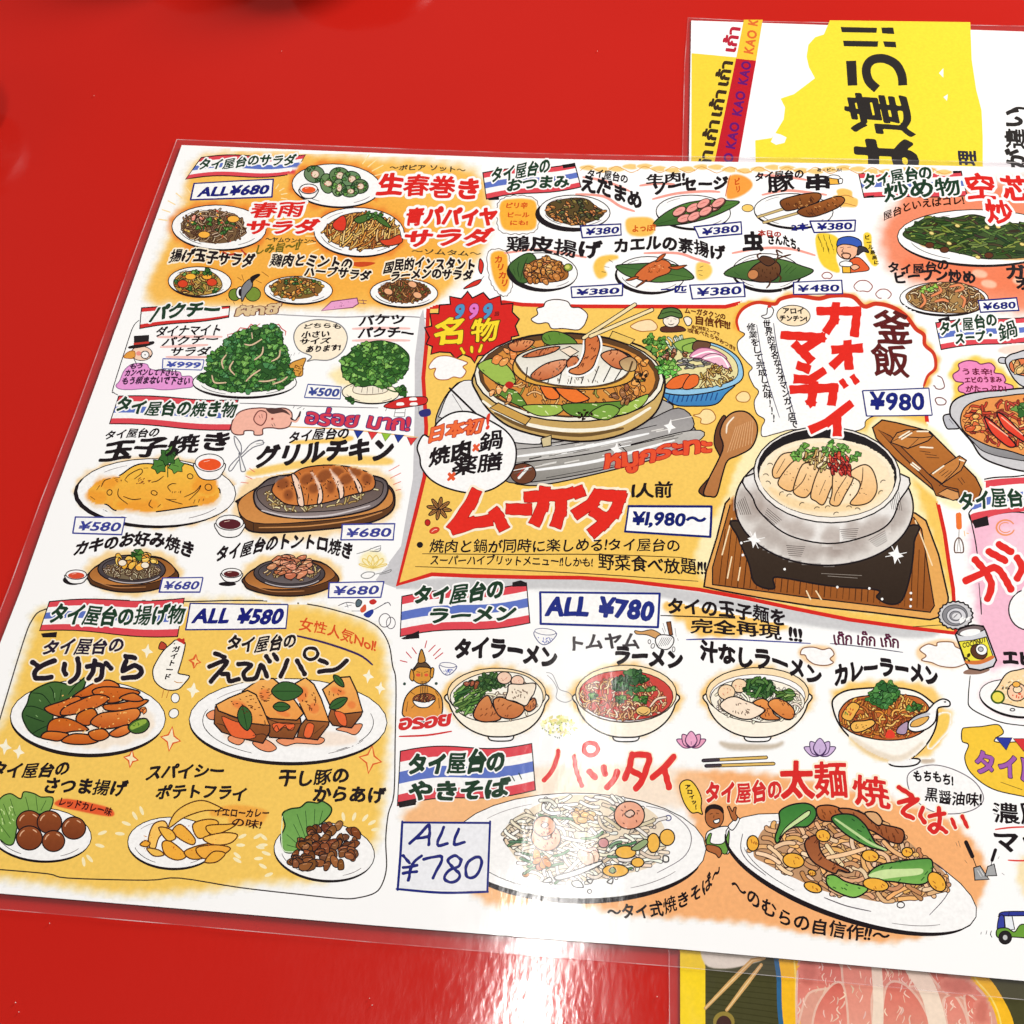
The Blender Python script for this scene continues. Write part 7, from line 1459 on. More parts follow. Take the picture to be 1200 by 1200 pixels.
a_ = Art('prawn_sieve_doodle', 'plate', label='doodle of a prawn tail over a sieve'); a_.poly([(470, 345), (510, 350), (570, 340), (620, 365), (640, 400), (590, 390), (540, 370), (480, 365)], (214, 160, 100), BLK, .9); a_.poly([(590, 400), (620, 370), (690, 380), (695, 420), (660, 455), (610, 445)], WHT, BLK, 1.1); a_.lines([[(600 + k * 12, 440 - k * 2), (630 + k * 12, 385)] for k in range(6)], BLK, .9); a_.poly([(655, 295), (680, 292), (692, 370), (672, 372)], (140, 84, 50), BLK, .9, sm=False); a_.lines([[(635, 300), (650, 350)], [(630, 330), (645, 365)], [(705, 330), (712, 380)], [(720, 390), (725, 405)]], BLK, .8); a_.ellipse(575, 435, 10, 14, WHT, 20, BLK, .8); a_.ellipse(697, 455, 8, 15, WHT, 0, BLK, .8); a_.ellipse(555, 410, 8, 12, WHT, 0, BLK, .8)
def lotus(cx, cy, s, c, ol):
    a_ = Art('lotus_doodle', 'plate', label=('pink' if c[0] > 225 else 'violet') + ' lotus flower doodle')
    for (dx, dy, an, l, w_) in ((-.75, .12, -62, .8, .24), (.75, .12, 62, .8, .24), (-.45, -.08, -34, .85, .3), (.45, -.08, 34, .85, .3), (-.3, .42, -80, .6, .2), (.3, .42, 80, .6, .2), (0, -.05, 0, .95, .36)):
        r_ = math.radians(an - 90); bx, by = cx, cy + s * .5; tx, ty = cx + dx * s * 1.35, cy + (dy - .55 + abs(dx) * .55) * s; mx_, my_ = (bx + tx) / 2, (by + ty) / 2; dx2, dy2 = tx - bx, ty - by; k = w_
        a_.poly([(bx, by), (bx + dx2 * .35 - dy2 * k, by + dy2 * .35 + dx2 * k), (bx + dx2 * .75 - dy2 * k * .7, by + dy2 * .75 + dx2 * k * .7), (tx, ty), (bx + dx2 * .75 + dy2 * k * .7, by + dy2 * .75 - dx2 * k * .7), (bx + dx2 * .35 + dy2 * k, by + dy2 * .35 - dx2 * k)], jit(c, 6), ol, 1)
    a_.line([(cx, cy + s * .1), (cx, cy + s * .35)], ol, .9)
lotus(800, 985, 84, (236, 166, 196), (90, 50, 90))
# bowl three
fr_(860, 680, 4.615)
p = bowl('soupless ramen bowl with chashu and greens, right of the tom yum bowl', 128, 612, 278, 140, 240, fdx=0)
a_ = child(p); a_.ellipse(128, 650, 255, 118, (252, 244, 226), 3, BLK, 1); noodles(a_, ell(135, 660, 240, 104, 3), 110, 13, 1.8, [(253, 246, 230), (240, 228, 204)], curl=.9, ol=(90, 74, 66))
for q in ([(-50, 600), (0, 560)],): pass
for (x, y, r) in ((30, 570, 42), (-40, 605, 46)): a_.ellipse(x, y, r, r * .88, (248, 216, 176), 0, BLK, 1.2); specks(a_, ell(x, y, r * .6, r * .5), 8, .8, [(220, 130, 110)])
noodles(a_, [(60, 560), (120, 535), (200, 550), (230, 590), (180, 630), (100, 630), (50, 600)], 46, 12, 3.0, [(60, 104, 50), (80, 126, 60), (50, 88, 44)], ol=(20, 44, 24), curl=.3); noodles(a_, [(230, 600), (300, 585), (335, 620), (300, 650), (250, 650)], 18, 12, 2.4, [(90, 130, 60), (150, 180, 100)], ol=(20, 44, 24), curl=.3, rot=10)
a_.poly([(-75, 680), (-40, 640), (10, 630), (60, 650), (165, 695), (120, 740), (60, 752), (-10, 730)], (252, 230, 206), BLK, 1.3); dashes(a_, [(-40, 670), (60, 660), (110, 710), (20, 730)], 16, 3, (100, 70, 54), 1, 60, 50)
for q in ([(105, 665), (150, 640), (190, 660), (215, 720), (250, 750), (180, 755), (140, 735), (170, 700)], [(185, 670), (220, 640), (280, 655), (325, 700), (320, 745), (280, 750), (230, 720)]): a_.poly(q, (238, 156, 84), BLK, 1.3, c2=(214, 124, 60)); dashes(a_, q, 7, 3.4, (120, 60, 34), 1.1, 40, 40)
g_ = Art('printed_table_shade', 'glow', wash=True); g_.soft([(-70, 880), (0, 890), (200, 895), (260, 880), (200, 905), (0, 910)], (196, 178, 156), 4, .8); g_ = Art('printed_table_shade', 'glow', wash=True); g_.soft([(1010, 970), (1060, 968), (1080, 978), (1030, 985)], (200, 176, 150), 3, .8)
lotus(465, 905, 84, (212, 186, 224), (70, 46, 90))
c2_ = Art('chopsticks_doodle', 'plate', label='pair of chopsticks between the bowls and yakisoba')
for q in ([(-165, 975), (175, 958)], [(-150, 1004), (215, 992)]): c2_._rib(T(q), 4.6, BLK); c2_._rib(T(q), 2.6, (226, 186, 104))
c2_._rib(T([(-165, 975), (-80, 971)]), 2.6, (70, 60, 70)); c2_._rib(T([(-150, 1004), (-70, 1001)]), 2.6, (70, 60, 70))
# bowl four (curry)
g_ = Art('bowl_glow', 'glow', wash=True); g_.soft([(540, 640), (600, 590), (700, 560), (1000, 570), (1090, 620), (1110, 700), (1160, 730), (1110, 860), (1000, 950), (800, 960), (640, 850)], (250, 200, 100), 7, .9)
p = Art('noodle_bowl', 'plate', label='curry ramen bowl with a white spoon, rightmost of the bowls')
p.poly([(845, 970), (850, 1000), (920, 1008), (990, 995), (995, 965)], WHT, BLK, 1.7); p.poly([(535, 690), (540, 640), (600, 600), (700, 585), (860, 580), (980, 600), (1060, 650), (1100, 700), (1090, 800), (1040, 890), (960, 960), (860, 975), (740, 930), (640, 860), (570, 780)], (255, 250, 240), BLK, 1.8)
w3 = Art('bowl_shade', 'plate', parent=p, wash=True); w3.k = 8; w3.soft([(640, 850), (760, 920), (900, 955), (1020, 880), (900, 970), (740, 940)], (226, 206, 180), 4, .6)
p.k = 20
p.poly([(570, 760), (575, 700), (640, 640), (780, 620), (920, 620), (1010, 640), (1060, 700), (1050, 790), (960, 850), (820, 865), (680, 840), (600, 800)], (196, 104, 50), BLK, 1.3)
a_ = child(p); reg = [(585, 755), (590, 705), (650, 650), (780, 632), (920, 632), (1000, 650), (1045, 705), (1030, 785), (950, 838), (820, 852), (690, 828), (610, 795)]
noodles(a_, reg, 190, 12, 1.8, [(238, 176, 80), (226, 150, 60), (244, 196, 110), (190, 110, 50), (170, 80, 40)], curl=1.1, ol=(90, 46, 26)); 
a_.poly([(585, 740), (600, 700), (640, 660), (680, 680), (660, 720), (630, 760)], (240, 180, 80), BLK, 1); specks(a_, ell(625, 715, 30, 30), 10, 1.5, [(200, 80, 50), (90, 130, 60)]); a_.poly([(630, 790), (650, 765), (700, 760), (750, 755), (760, 780), (700, 815), (650, 820)], (244, 186, 90), BLK, 1.3); dashes(a_, ell(690, 790, 40, 16), 10, 2, (120, 70, 30), 1, 40, 60)
a_.poly([(820, 850), (830, 815), (850, 808), (870, 830), (865, 852)], (232, 66, 48)); a_.poly([(895, 790), (940, 765), (930, 830), (880, 825)], (176, 150, 176), BLK, 1)
herb(a_, [(735, 640), (770, 590), (800, 555), (850, 560), (885, 600), (875, 650), (830, 680), (760, 670)], 46, 5.6, [(50, 104, 50), (66, 124, 58), (84, 140, 66)]); herb(a_, ell(975, 685, 32, 22), 9, 4.4)
s_ = Art('spoon', 'food', parent=p, label='white soup spoon with curry'); s_.k = 420
s_.poly([(942, 790), (950, 760), (990, 730), (1040, 712), (1060, 690), (1090, 660), (1130, 642), (1165, 655), (1165, 680), (1120, 685), (1100, 700), (1090, 760), (1050, 800), (990, 820), (950, 810)], WHT, BLK, 1.6); s_.poly([(955, 790), (970, 760), (1020, 740), (1055, 738), (1040, 765), (1000, 790)], (232, 176, 90), BLK, 1); s_.poly([(955, 760), (990, 735), (1050, 715), (1060, 730), (1010, 742), (970, 758)], (200, 200, 204)); s_.ellipse(1142, 658, 7, 4, BLK)
g_ = Art('yellow_wash', 'glow', wash=True); g_.soft([(1110, 740), (1160, 730), (1150, 800), (1110, 850), (1060, 900), (1090, 820)], (248, 200, 80), 3, .9)

# ================================================================== YAKISOBA SECTION
fr_(0, 0, 1)
w_ = Art('orange_wash', 'wash', wash=True, label='orange watercolour behind the two noodle plates')
w_.soft([(490, 950), (520, 928), (600, 925), (640, 960), (640, 1040), (600, 1056), (560, 1046), (480, 965)], (248, 182, 120), 10, .9)
w_.soft([(795, 915), (830, 908), (900, 912), (1000, 930), (1100, 960), (1145, 1000), (1150, 1040), (1120, 1080), (1040, 1100), (960, 1092), (880, 1078), (800, 1072), (740, 1068), (700, 1060), (690, 1055), (780, 1040), (820, 980)], (248, 178, 118), 9, 1.0)
w_.soft([(600, 905), (800, 905), (830, 940), (700, 935), (600, 930)], (250, 210, 170), 10, .5)
fr_(440, 850, 4.615)
banner([('タイ屋台の', [(165, 270), (420, 265), (700, 245)], 118, 1.3), ('やきそば', [(170, 410), (450, 408), (720, 385)], 105, 1.3)], (135, 140), (845, 98), (865, 350), (118, 435), 16, ends=([(118, 415), (222, 395), (218, 430), (130, 446)],), label='flag banner of the yakisoba section')
t = Art('lettering', 'text'); t.lines([[(738, 275), (752, 300)], [(775, 258), (790, 290)]], GRN, 2)
b_ = Art('price_box', 'box', label='tall ALL 780 yen box of the yakisoba section'); b_._poly(T([(145, 525), (620, 528), (608, 898), (120, 885)]), (240, 240, 244)); 
for q in ([(145, 525), (620, 528)], [(620, 520), (605, 900)], [(608, 900), (360, 905), (115, 885)], [(120, 890), (135, 700), (145, 520)]): b_.line(q, (30, 40, 124), 3.0, taper=.15)
t = Art('lettering', 'boxtext', parent=b_); CN = (30, 36, 118)
t.brush([[(185, 640), (240, 590), (290, 540), (288, 645)], [(225, 612), (290, 600)], [(370, 552), (335, 645), (390, 640)], [(450, 560), (425, 642), (482, 632)],
         [(150, 705), (185, 745)], [(250, 705), (200, 750), (178, 838)], [(150, 770), (225, 758)], [(150, 800), (222, 790)], [(262, 725), (360, 712), (310, 825)],
         [(465, 728), (430, 705), (392, 730), (420, 770), (455, 805), (440, 838), (400, 848), (372, 825), (400, 785), (450, 762), (465, 728)], [(540, 712), (500, 740), (488, 790), (500, 822), (540, 815), (572, 760), (568, 718), (540, 712)]], CN, 3.6)
fr_(440, 850, 4.615)
t = Art('dish_name', 'text', label='large rounded red letters of the pad thai'); PR = (226, 50, 48)
STK = [[(990, 140), (975, 200), (945, 260), (912, 298)], [(1075, 170), (1085, 240), (1115, 325)], ell(1165, 128, 38, 34, 0, 14) + [(1203, 128)]]
t.brush(STK[:2], PR, 5.6, halo=CRM, hw=1.4); t.brush(STK[2:], PR, 5.4)
fr_(640, 860, 4.615)
t.brush([[(235, 205), (265, 235)], [(310, 180), (318, 215)], [(385, 205), (365, 250), (330, 290)], [(465, 110), (450, 180), (425, 240)], [(465, 115), (555, 120), (535, 210), (515, 260), (485, 295)], [(445, 190), (520, 230)], [(690, 125), (640, 180), (575, 235)], [(640, 195), (665, 290)]], PR, 7.4, halo=CRM, hw=1.4)
p = plate('dish_picture', 'pale pad thai noodles with pink prawns on long plate, under the light streak', 175, 612, 690, 292, 1, None, thick=6.5, shadow=(-6, 6))
p.line([(540, 390), (660, 420), (760, 500), (785, 580), (740, 670), (600, 752)], (90, 80, 90), 1)
p.ellipse(660, 455, 16, 14, WHT, 0, (70, 70, 130), 1.3); p.ellipse(235, 852, 11, 11, WHT, 0, BLK, 1.2); p.line([(20, 835), (130, 843)], (150, 130, 150), 1.4)
p.ellipse(-110, 760, 18, 14, (214, 150, 90), 0, BRN, 1)
a_ = child(p); reg = [(-230, 560), (-190, 470), (-80, 400), (60, 340), (250, 330), (400, 350), (540, 400), (620, 470), (650, 560), (640, 650), (560, 720), (420, 760), (260, 790), (60, 800), (-60, 780), (-150, 690)]
a_.poly(reg, (240, 222, 196), None); noodles(a_, reg, 190, 26, 3.2, [(250, 244, 232), (240, 226, 204), (236, 214, 184), (252, 248, 240)], curl=.7, ol=(80, 72, 72), ow=.9, rot=10, spread=55)
noodles(a_, reg, 20, 22, 2.2, [(120, 156, 110), (96, 140, 100)], curl=.4, ol=(40, 60, 50), rot=-10, spread=30)
PK = (242, 180, 150)
def prawn(cx, cy, r, an):
    x, y = cx, cy; a_.ellipse(x, y, r, r * .92, PK, an, BLK, 1.5, c2=(238, 160, 128)); a_.poly([(x - r * .3, y - r * .1), (x + r * .1, y - r * .35), (x + r * .35, y - r * .1), (x, y + r * .15)], (236, 200, 180), BLK, 1.2); dashes(a_, ell(x, y, r * .7, r * .7), 9, 3, (120, 60, 50), 1.2, 60, 60)
prawn(450, 440, 82, 0); prawn(0, 560, 80, 10); prawn(-10, 500, 60, 0)
chunks(a_, ell(220, 670, 60, 40), 3, 11, [(244, 200, 180)], asp=.7); chunks(a_, ell(240, 440, 90, 34), 8, 6, [(240, 200, 150), (236, 180, 120)])
for (x, y, rx, ry) in ((580, 590, 34, 52), (655, 560, 40, 44), (430, 640, 56, 34), (495, 695, 34, 26), (375, 740, 70, 34)): a_.ellipse(x, y, rx, ry, (244, 186, 80), 0, BLK, 1.4)
for q in ([(460, 620), (530, 570), (550, 590), (500, 630)], [(340, 740), (360, 720), (378, 740), (360, 755)]): a_.poly(q, (150, 170, 120), BLK, 1.1)
a_.ellipse(310, 590, 28, 26, (214, 150, 150), 0, BLK, 1.2); a_.ellipse(-35, 720, 22, 20, (214, 130, 100), 0, BLK, 1.2); chunks(a_, ell(-20, 680, 50, 30), 4, 7, [(226, 150, 80)])
for q in ([(50, 770), (150, 740), (290, 690), (290, 710), (180, 760), (70, 790)], [(-20, 800), (20, 775), (30, 800)], [(140, 800), (180, 795), (200, 830), (150, 825)], [(220, 790), (250, 790), (240, 810)], [(330, 800), (360, 780), (355, 810)], [(635, 660), (660, 665), (660, 690), (635, 690)]): a_.poly(q, (250, 246, 238), (60, 56, 60), 1.4)
t = name('〜タイ式焼きそば〜', [(335, 1000), (560, 998), (720, 950), (860, 870), (950, 765)], 82, BLK, .5, nm='small_writing', up=(-.18, -1), label='slanted line of writing under the pad thai')
# waving man
a_ = Art('waving_man_doodle', 'plate', label='small man in a green apron making a peace sign'); SK = (176, 104, 60)
a_.poly([(865, 545), (890, 520), (960, 500), (1000, 520), (990, 640), (950, 640), (870, 600)], WHT, BLK, 1.1); a_.poly([(895, 540), (890, 590), (960, 590), (990, 520), (980, 640), (940, 640), (870, 600), (875, 550)], (110, 160, 70), BLK, 1)
a_.poly([(870, 600), (930, 610), (950, 640), (935, 670), (915, 650), (870, 630)], SK, BLK, 1.1); a_.poly([(985, 500), (1010, 470), (1030, 450), (1045, 465), (1010, 520)], WHT, BLK, 1); a_.poly([(1005, 460), (990, 420), (980, 395), (992, 392), (1008, 420), (1015, 400), (1028, 398), (1025, 430), (1035, 450), (1025, 470)], SK, BLK, 1)
a_.ellipse(910, 450, 50, 60, SK, 0, BLK, 1.2); a_.poly([(862, 430), (870, 395), (910, 382), (950, 398), (958, 430), (935, 408), (890, 405)], (40, 30, 30), BLK, 1); a_.lines([[(885, 435), (900, 430)], [(918, 428), (934, 432)], [(908, 440), (906, 455)]], BLK, 1.2); a_.poly([(905, 470), (925, 462), (938, 460), (935, 478), (915, 484)], WHT, BLK, 1.1)
a_ = Art('speech_bubble', 'plate', label='narrow yellow bubble of the waving man'); a_.poly([(722, 290), (740, 255), (780, 252), (815, 290), (840, 350), (838, 400), (845, 435), (820, 425), (785, 425), (745, 370)], (248, 206, 70), BLK, 1.2)
t = Art('lettering', 'text', parent=a_)
for k, ch in enumerate('アロイッ!'): t.text(ch, [(750 + k * 11, 300 + k * 27), (782 + k * 11, 300 + k * 27)], 26, BLK, .3)
fr_(840, 860, 4.615)
t = name('タイ屋台の', [(-65, 375), (120, 375), (355, 350)], 110, (214, 50, 50), 1.0, halo=CRM, hw=1.2, label='red name of the thick noodle dish')
t.text('太麺', [(345, 350), (715, 345)], 190, (218, 46, 44), 1.6, halo=CRM, hw=1.4, jitter=.02); t.text('焼', [(725, 370), (955, 420)], 170, (218, 46, 44), 1.6, halo=CRM, hw=1.4); 
t.brush([[(985, 290), (1060, 345), (985, 370), (1085, 355), (1020, 400), (1010, 430), (1060, 455)]], (218, 46, 44), 5.6, halo=CRM, hw=1.4)
t.brush([[(1115, 400), (1100, 440), (1125, 480)], [(1150, 445), (1230, 430)], [(1200, 400), (1205, 480), (1180, 530), (1150, 510), (1180, 490), (1240, 530)]], (218, 46, 44), 5.2, halo=CRM, hw=1.4)
fr_(1030, 840, 3.333)
t.brush([[(285, 400), (298, 432)], [(325, 388), (345, 430)]], (218, 46, 44), 4.6, halo=CRM, hw=1.4)
a_ = Art('speech_bubble', 'plate', label='thin outlined bubble above the thick noodles'); a_.poly([(110, 240), (140, 205), (210, 188), (290, 205), (370, 250), (408, 310), (390, 350), (330, 375), (250, 378), (190, 360), (130, 310)], WHT, (110, 100, 110), 1.0)
t = Art('lettering', 'text', parent=a_); t.text('もちもち!', [(132, 252), (210, 255), (290, 272)], 44, BLK, .5, up=(.05, -1)); t.text('黒醤油味!', [(178, 325), (280, 345), (402, 350)], 54, BLK, .5, up=(.05, -1))
fr_(840, 860, 4.615)
p = plate('dish_picture', 'thick brown noodles with green bok choy on long oval plate', 726, 757, 715, 243, 19, None, thick=6, shadow=(0, 6))
p.line([(140, 540), (130, 620), (170, 690), (265, 765)], (80, 70, 80), 1.1); p.line([(580, 885), (700, 930), (835, 960)], (80, 70, 80), 1.3); p.line([(1150, 680), (1240, 750), (1250, 860), (1150, 980)], (80, 70, 80), 1.1); p.ellipse(995, 925, 20, 16, WHT, 0, BLK, 1.3)
a_ = child(p); reg = [(215, 580), (260, 510), (350, 480), (480, 450), (620, 420), (760, 410), (900, 480), (1010, 560), (1150, 680), (1240, 760), (1250, 830), (1180, 870), (1080, 890), (900, 910), (740, 880), (580, 850), (420, 780), (260, 700), (200, 660)]
a_.poly(reg, (196, 150, 110), None); noodles(a_, reg, 190, 26, 4.2, [(236, 190, 146), (222, 168, 120), (246, 210, 170), (206, 146, 96), (240, 180, 110)], curl=.6, ol=(70, 44, 36), ow=1.0, rot=20, spread=60)
def pc(q, c, c2=None, hatch=None):
    a_.poly(q, c, BLK, 1.6, c2=c2)
    if hatch: dashes(a_, q, hatch[0], hatch[1], hatch[2], 1.2, hatch[3], 15)
pc([(540, 400), (600, 385), (660, 400), (690, 430), (650, 470), (560, 465)], (190, 110, 60), (160, 86, 44), (6, 5, (110, 56, 30), 60)); pc([(660, 405), (740, 410), (850, 460), (900, 490), (1005, 520), (1000, 590), (930, 580), (850, 530), (760, 490), (690, 440)], (176, 106, 64), (150, 80, 44), (16, 6, (100, 50, 30), 70)); pc([(800, 430), (860, 425), (895, 470), (870, 495)], (222, 170, 120))
pc([(340, 420), (400, 385), (480, 375), (530, 400), (535, 450), (490, 500), (420, 505), (370, 530), (330, 590), (315, 560), (340, 480)], (60, 124, 56), (84, 150, 66)); a_.poly([(335, 570), (370, 510), (430, 460), (495, 415), (500, 440), (430, 490), (370, 530)], (206, 226, 160), BLK, 1)
pc([(620, 460), (660, 435), (740, 440), (800, 490), (830, 540), (860, 590), (920, 625), (900, 630), (820, 610), (740, 570), (670, 520)], (64, 120, 56), (96, 160, 76), (8, 5, (30, 70, 34), 40)); a_.line([(640, 460), (740, 530), (830, 590), (915, 628)], (190, 216, 150), 3)
pc([(820, 760), (880, 710), (980, 690), (1100, 675), (1160, 680), (1165, 740), (1140, 800), (1080, 815), (960, 800), (870, 790)], (90, 150, 70), (130, 186, 90), (10, 6, (40, 90, 40), -40)); a_.poly([(820, 765), (900, 735), (1030, 730), (1110, 730), (1100, 760), (980, 775), (880, 785)], (206, 228, 160), None)
pc([(595, 770), (640, 765), (700, 800), (810, 830), (800, 860), (740, 885), (660, 860), (600, 820)], (120, 180, 80), (140, 196, 90), (6, 4, (40, 90, 40), 30))
pc([(475, 600), (500, 560), (550, 550), (555, 610), (580, 660), (640, 700), (715, 740), (710, 750), (660, 735), (640, 755), (580, 730), (510, 680)], (150, 84, 50), (176, 104, 62), (14, 6, (90, 44, 28), -60))
for (x, y, rx, ry, r) in ((195, 592, 32, 42, 0), (575, 550, 40, 32, 20), (415, 685, 58, 40, 10), (830, 660, 46, 32, 10), (520, 830, 50, 26, 20), (860, 815, 70, 34, 10), (1030, 640, 30, 26, 0), (1190, 800, 60, 40, 50), (515, 752, 22, 16, 20)): a_.ellipse(x, y, rx, ry, (246, 180, 64), r, BLK, 1.5); dashes(a_, ell(x, y, rx * .6, ry * .6), 4, 4, (170, 96, 40), 1, 60, 30)
a_.line([(600, 670), (700, 650), (800, 620)], BRN, 6.4, taper=.2); a_.line([(600, 670), (700, 650), (800, 620)], (250, 206, 160), 4.6, taper=.2)
t = name('〜のむらの自信作!!〜', [(75, 850), (200, 940), (300, 1000), (420, 1055), (550, 1085), (730, 1115), (930, 1135)], 84, BLK, .5, nm='small_writing', up=(.12, -1), label='curved line of writing under the thick noodles')
# spatulas, tuk-tuk
fr_(1030, 840, 3.333)
a_ = Art('spatula_doodle', 'plate', label='two grey spatulas with black handles'); a_.line([(340, 490), (365, 545)], BLK, 6, taper=.2); a_.line([(365, 545), (380, 585)], BLK, 1.6); a_.poly([(370, 590), (395, 582), (430, 635), (375, 638)], (160, 160, 160), BLK, 1.1, sm=False); a_.line([(455, 520), (442, 560)], BLK, 5, taper=.2); a_.line([(442, 560), (438, 580)], BLK, 1.4); a_.poly([(425, 585), (450, 575), (460, 620), (415, 622)], (170, 170, 170), BLK, 1.1, sm=False)
a_.lines([[(310, 485), (318, 510)], [(300, 490), (306, 505)], [(335, 560), (345, 572)], [(470, 545), (465, 555)], [(480, 610), (490, 618)]], (80, 60, 60), .8); a_.lines([[(385, 600), (400, 625)], [(395, 595), (410, 620)]], WHT, .9)
a_ = Art('tuk_tuk_doodle', 'plate', label='blue and green three-wheeled taxi cut by the frame edge'); a_.poly([(470, 780), (475, 765), (520, 760), (660, 762), (660, 775), (485, 778)], (50, 60, 150), BLK, 1); a_.poly([(470, 780), (462, 830), (475, 850), (490, 840), (488, 780)], (60, 70, 160), BLK, 1); a_.poly([(490, 778), (520, 778), (530, 830), (495, 835)], (236, 240, 244), BLK, .9, sm=False); a_.poly([(462, 830), (500, 825), (530, 840), (560, 810), (640, 830), (660, 860), (600, 865), (520, 860), (465, 862)], (110, 160, 60), BLK, 1.1)
a_.ellipse(493, 862, 25, 26, (40, 36, 38), 0, BLK, 1); a_.ellipse(493, 862, 9, 10, (200, 200, 200)); a_.ellipse(620, 868, 25, 26, (40, 36, 38)); a_.line([(505, 780), (510, 760)], BLK, 1); a_.lines([[(440, 835), (436, 850), (442, 862)], [(422, 835), (418, 850)], [(400, 840), (398, 850)]], BLK, 1)
w3 = Art('yellow_wash', 'wash', wash=True); w3.soft([(560, 560), (660, 560), (660, 700), (570, 680)], (252, 226, 170), 8, .8)
a_ = Art('pot_doodle', 'plate', label='yellow pot shaped sign with purple letters'); a_.poly([(325, 95), (325, 50), (345, 42), (400, 38), (460, 30), (480, 45), (485, 65), (455, 85), (470, 100), (640, 105), (700, 200), (690, 330), (560, 310), (440, 280), (360, 220), (335, 160), (350, 110)], (248, 202, 64), BLK, 1.1)
a_.poly([(455, 80), (520, 82), (497, 130)], (50, 60, 160), BLK, .8, sm=False); a_.poly([(525, 85), (590, 85), (565, 135)], (216, 56, 60), BLK, .8, sm=False); a_.line([(475, 255), (560, 285)], (90, 70, 40), 1)
t = Art('lettering', 'text', parent=a_); t.text('タイ屋台', [(375, 225), (560, 250), (740, 275)], 92, (166, 96, 176), .9, outline=(60, 30, 70), ow=.8)
t = name('濃厚', [(448, 415), (660, 425)], 84, BLK, .7); t.text('マッ', [(450, 530), (660, 540)], 88, BLK, 1.0); b_ = Art('underline', 'glow'); b_.line([(455, 440), (520, 432), (600, 430)], (226, 70, 60), 2); b_.line([(505, 560), (560, 562), (640, 555)], (226, 70, 60), 2); b_.lines([[(455, 350), (470, 365)], [(448, 378), (468, 382)]], BLK, 1.2)

# ================================================================== RIGHT EDGE
fr_(1040, 360, 7.5)
g_ = Art('bubble_glow', 'glow', wash=True); g_.soft([(570, 590), (650, 480), (780, 460), (930, 500), (1040, 600), (1150, 700), (1200, 780), (900, 780), (640, 860), (600, 700)], (250, 208, 90), 6, 1)
a_ = Art('speech_bubble', 'plate', label='pink cloud bubble above the prawn pot'); a_.poly([(575, 595), (630, 550), (625, 500), (700, 470), (780, 478), (820, 500), (900, 490), (945, 530), (940, 575), (1010, 590), (1040, 640), (1030, 665), (1100, 690), (1110, 740), (1180, 770), (1100, 790), (800, 790), (640, 870), (690, 770), (630, 740), (625, 700), (670, 665), (600, 650)], (240, 140, 190), (110, 40, 80), 1.2)
t = Art('lettering', 'text', parent=a_); t.text('うま辛!', [(655, 595), (925, 600)], 60, (110, 20, 50), .3); t.text('エビのうまみ', [(680, 668), (1010, 660)], 54, (110, 20, 50), .3); t.text('がたっぷり!', [(690, 745), (1050, 745)], 58, (110, 20, 50), .3)
p = Art('dish_picture', 'plate', label='prawn soup in a grey pot, cut by the frame edge'); p.poly([(490, 980), (510, 945), (590, 945), (640, 1000), (640, 1060), (560, 1070), (520, 1060)], (190, 190, 196), BLK, 1.5); p.lines([[(540, 980), (580, 1030)], [(560, 965), (600, 1010)]], BLK, .8)
fr_(1040, 500, 5.456)
p.poly([(400, -80), (420, -160), (520, -210), (700, -230), (1000, -230), (1100, 0), (1100, 290), (873, 285), (700, 240), (600, 190), (540, 100), (480, 30), (440, -20)], (206, 204, 206), BLK, 1.8); p.poly([(500, 40), (560, 110), (620, 160), (760, 200), (1000, 230), (1000, 170), (760, 140), (620, 90), (540, 30)], (176, 174, 176), BLK, 1, c2=(130, 128, 130)); p.poly([(490, 30), (620, 110), (760, 150), (1000, 180), (1000, -180), (700, -190), (530, -150), (470, -70)], (232, 150, 80), BLK, 1.3)
a_ = child(p); reg = [(490, 0), (500, -100), (600, -160), (800, -170), (1000, -160), (1000, 160), (760, 130), (620, 80)]
noodles(a_, reg, 120, 12, 2, [(236, 150, 80), (214, 80, 56), (244, 190, 120), (196, 70, 50), (160, 60, 44)], curl=.9, ol=(80, 30, 24))
for q in ([(620, -60), (660, -40), (720, 10), (780, 70), (820, 120), (780, 130), (720, 90), (660, 30)], [(700, -90), (760, -60), (820, 0), (873, 60), (900, 110), (860, 90), (800, 50), (740, 0)]): a_.poly(q, (232, 80, 56), BLK, 1.5, c2=(224, 62, 44)); a_.line([(q[0][0] + 30, q[0][1] + 30), (q[3][0] - 10, q[3][1] - 10)], (252, 190, 160), 2)
herb(a_, ell(900, -110, 100, 50), 14, 6); chunks(a_, ell(560, -40, 60, 60), 10, 6, [(238, 170, 90), (226, 110, 60)])
a_ = Art('dish_picture', 'plate', label='small soup pot with steam at the right frame edge'); fr_(1040, 360, 7.5); a_.poly([(975, 460), (1000, 440), (1050, 450), (1060, 490), (990, 490)], (200, 200, 206), BLK, 1.2); a_.poly([(1035, 470), (1060, 430), (1120, 405), (1250, 400), (1300, 700), (1200, 700), (1120, 640), (1060, 540)], (206, 206, 210), BLK, 1.5); a_.poly([(1070, 510), (1100, 470), (1200, 450), (1280, 480), (1280, 600), (1180, 600), (1100, 570)], (224, 120, 70), BLK, 1.2); chunks(a_, ell(1170, 520, 60, 40), 10, 6, [(240, 200, 130), (200, 140, 80)])
g_ = Art('soft_steam', 'glow', wash=True); g_.soft([(980, 380), (1060, 350), (1200, 340), (1200, 380), (1060, 400)], (248, 214, 196), 3, .8)
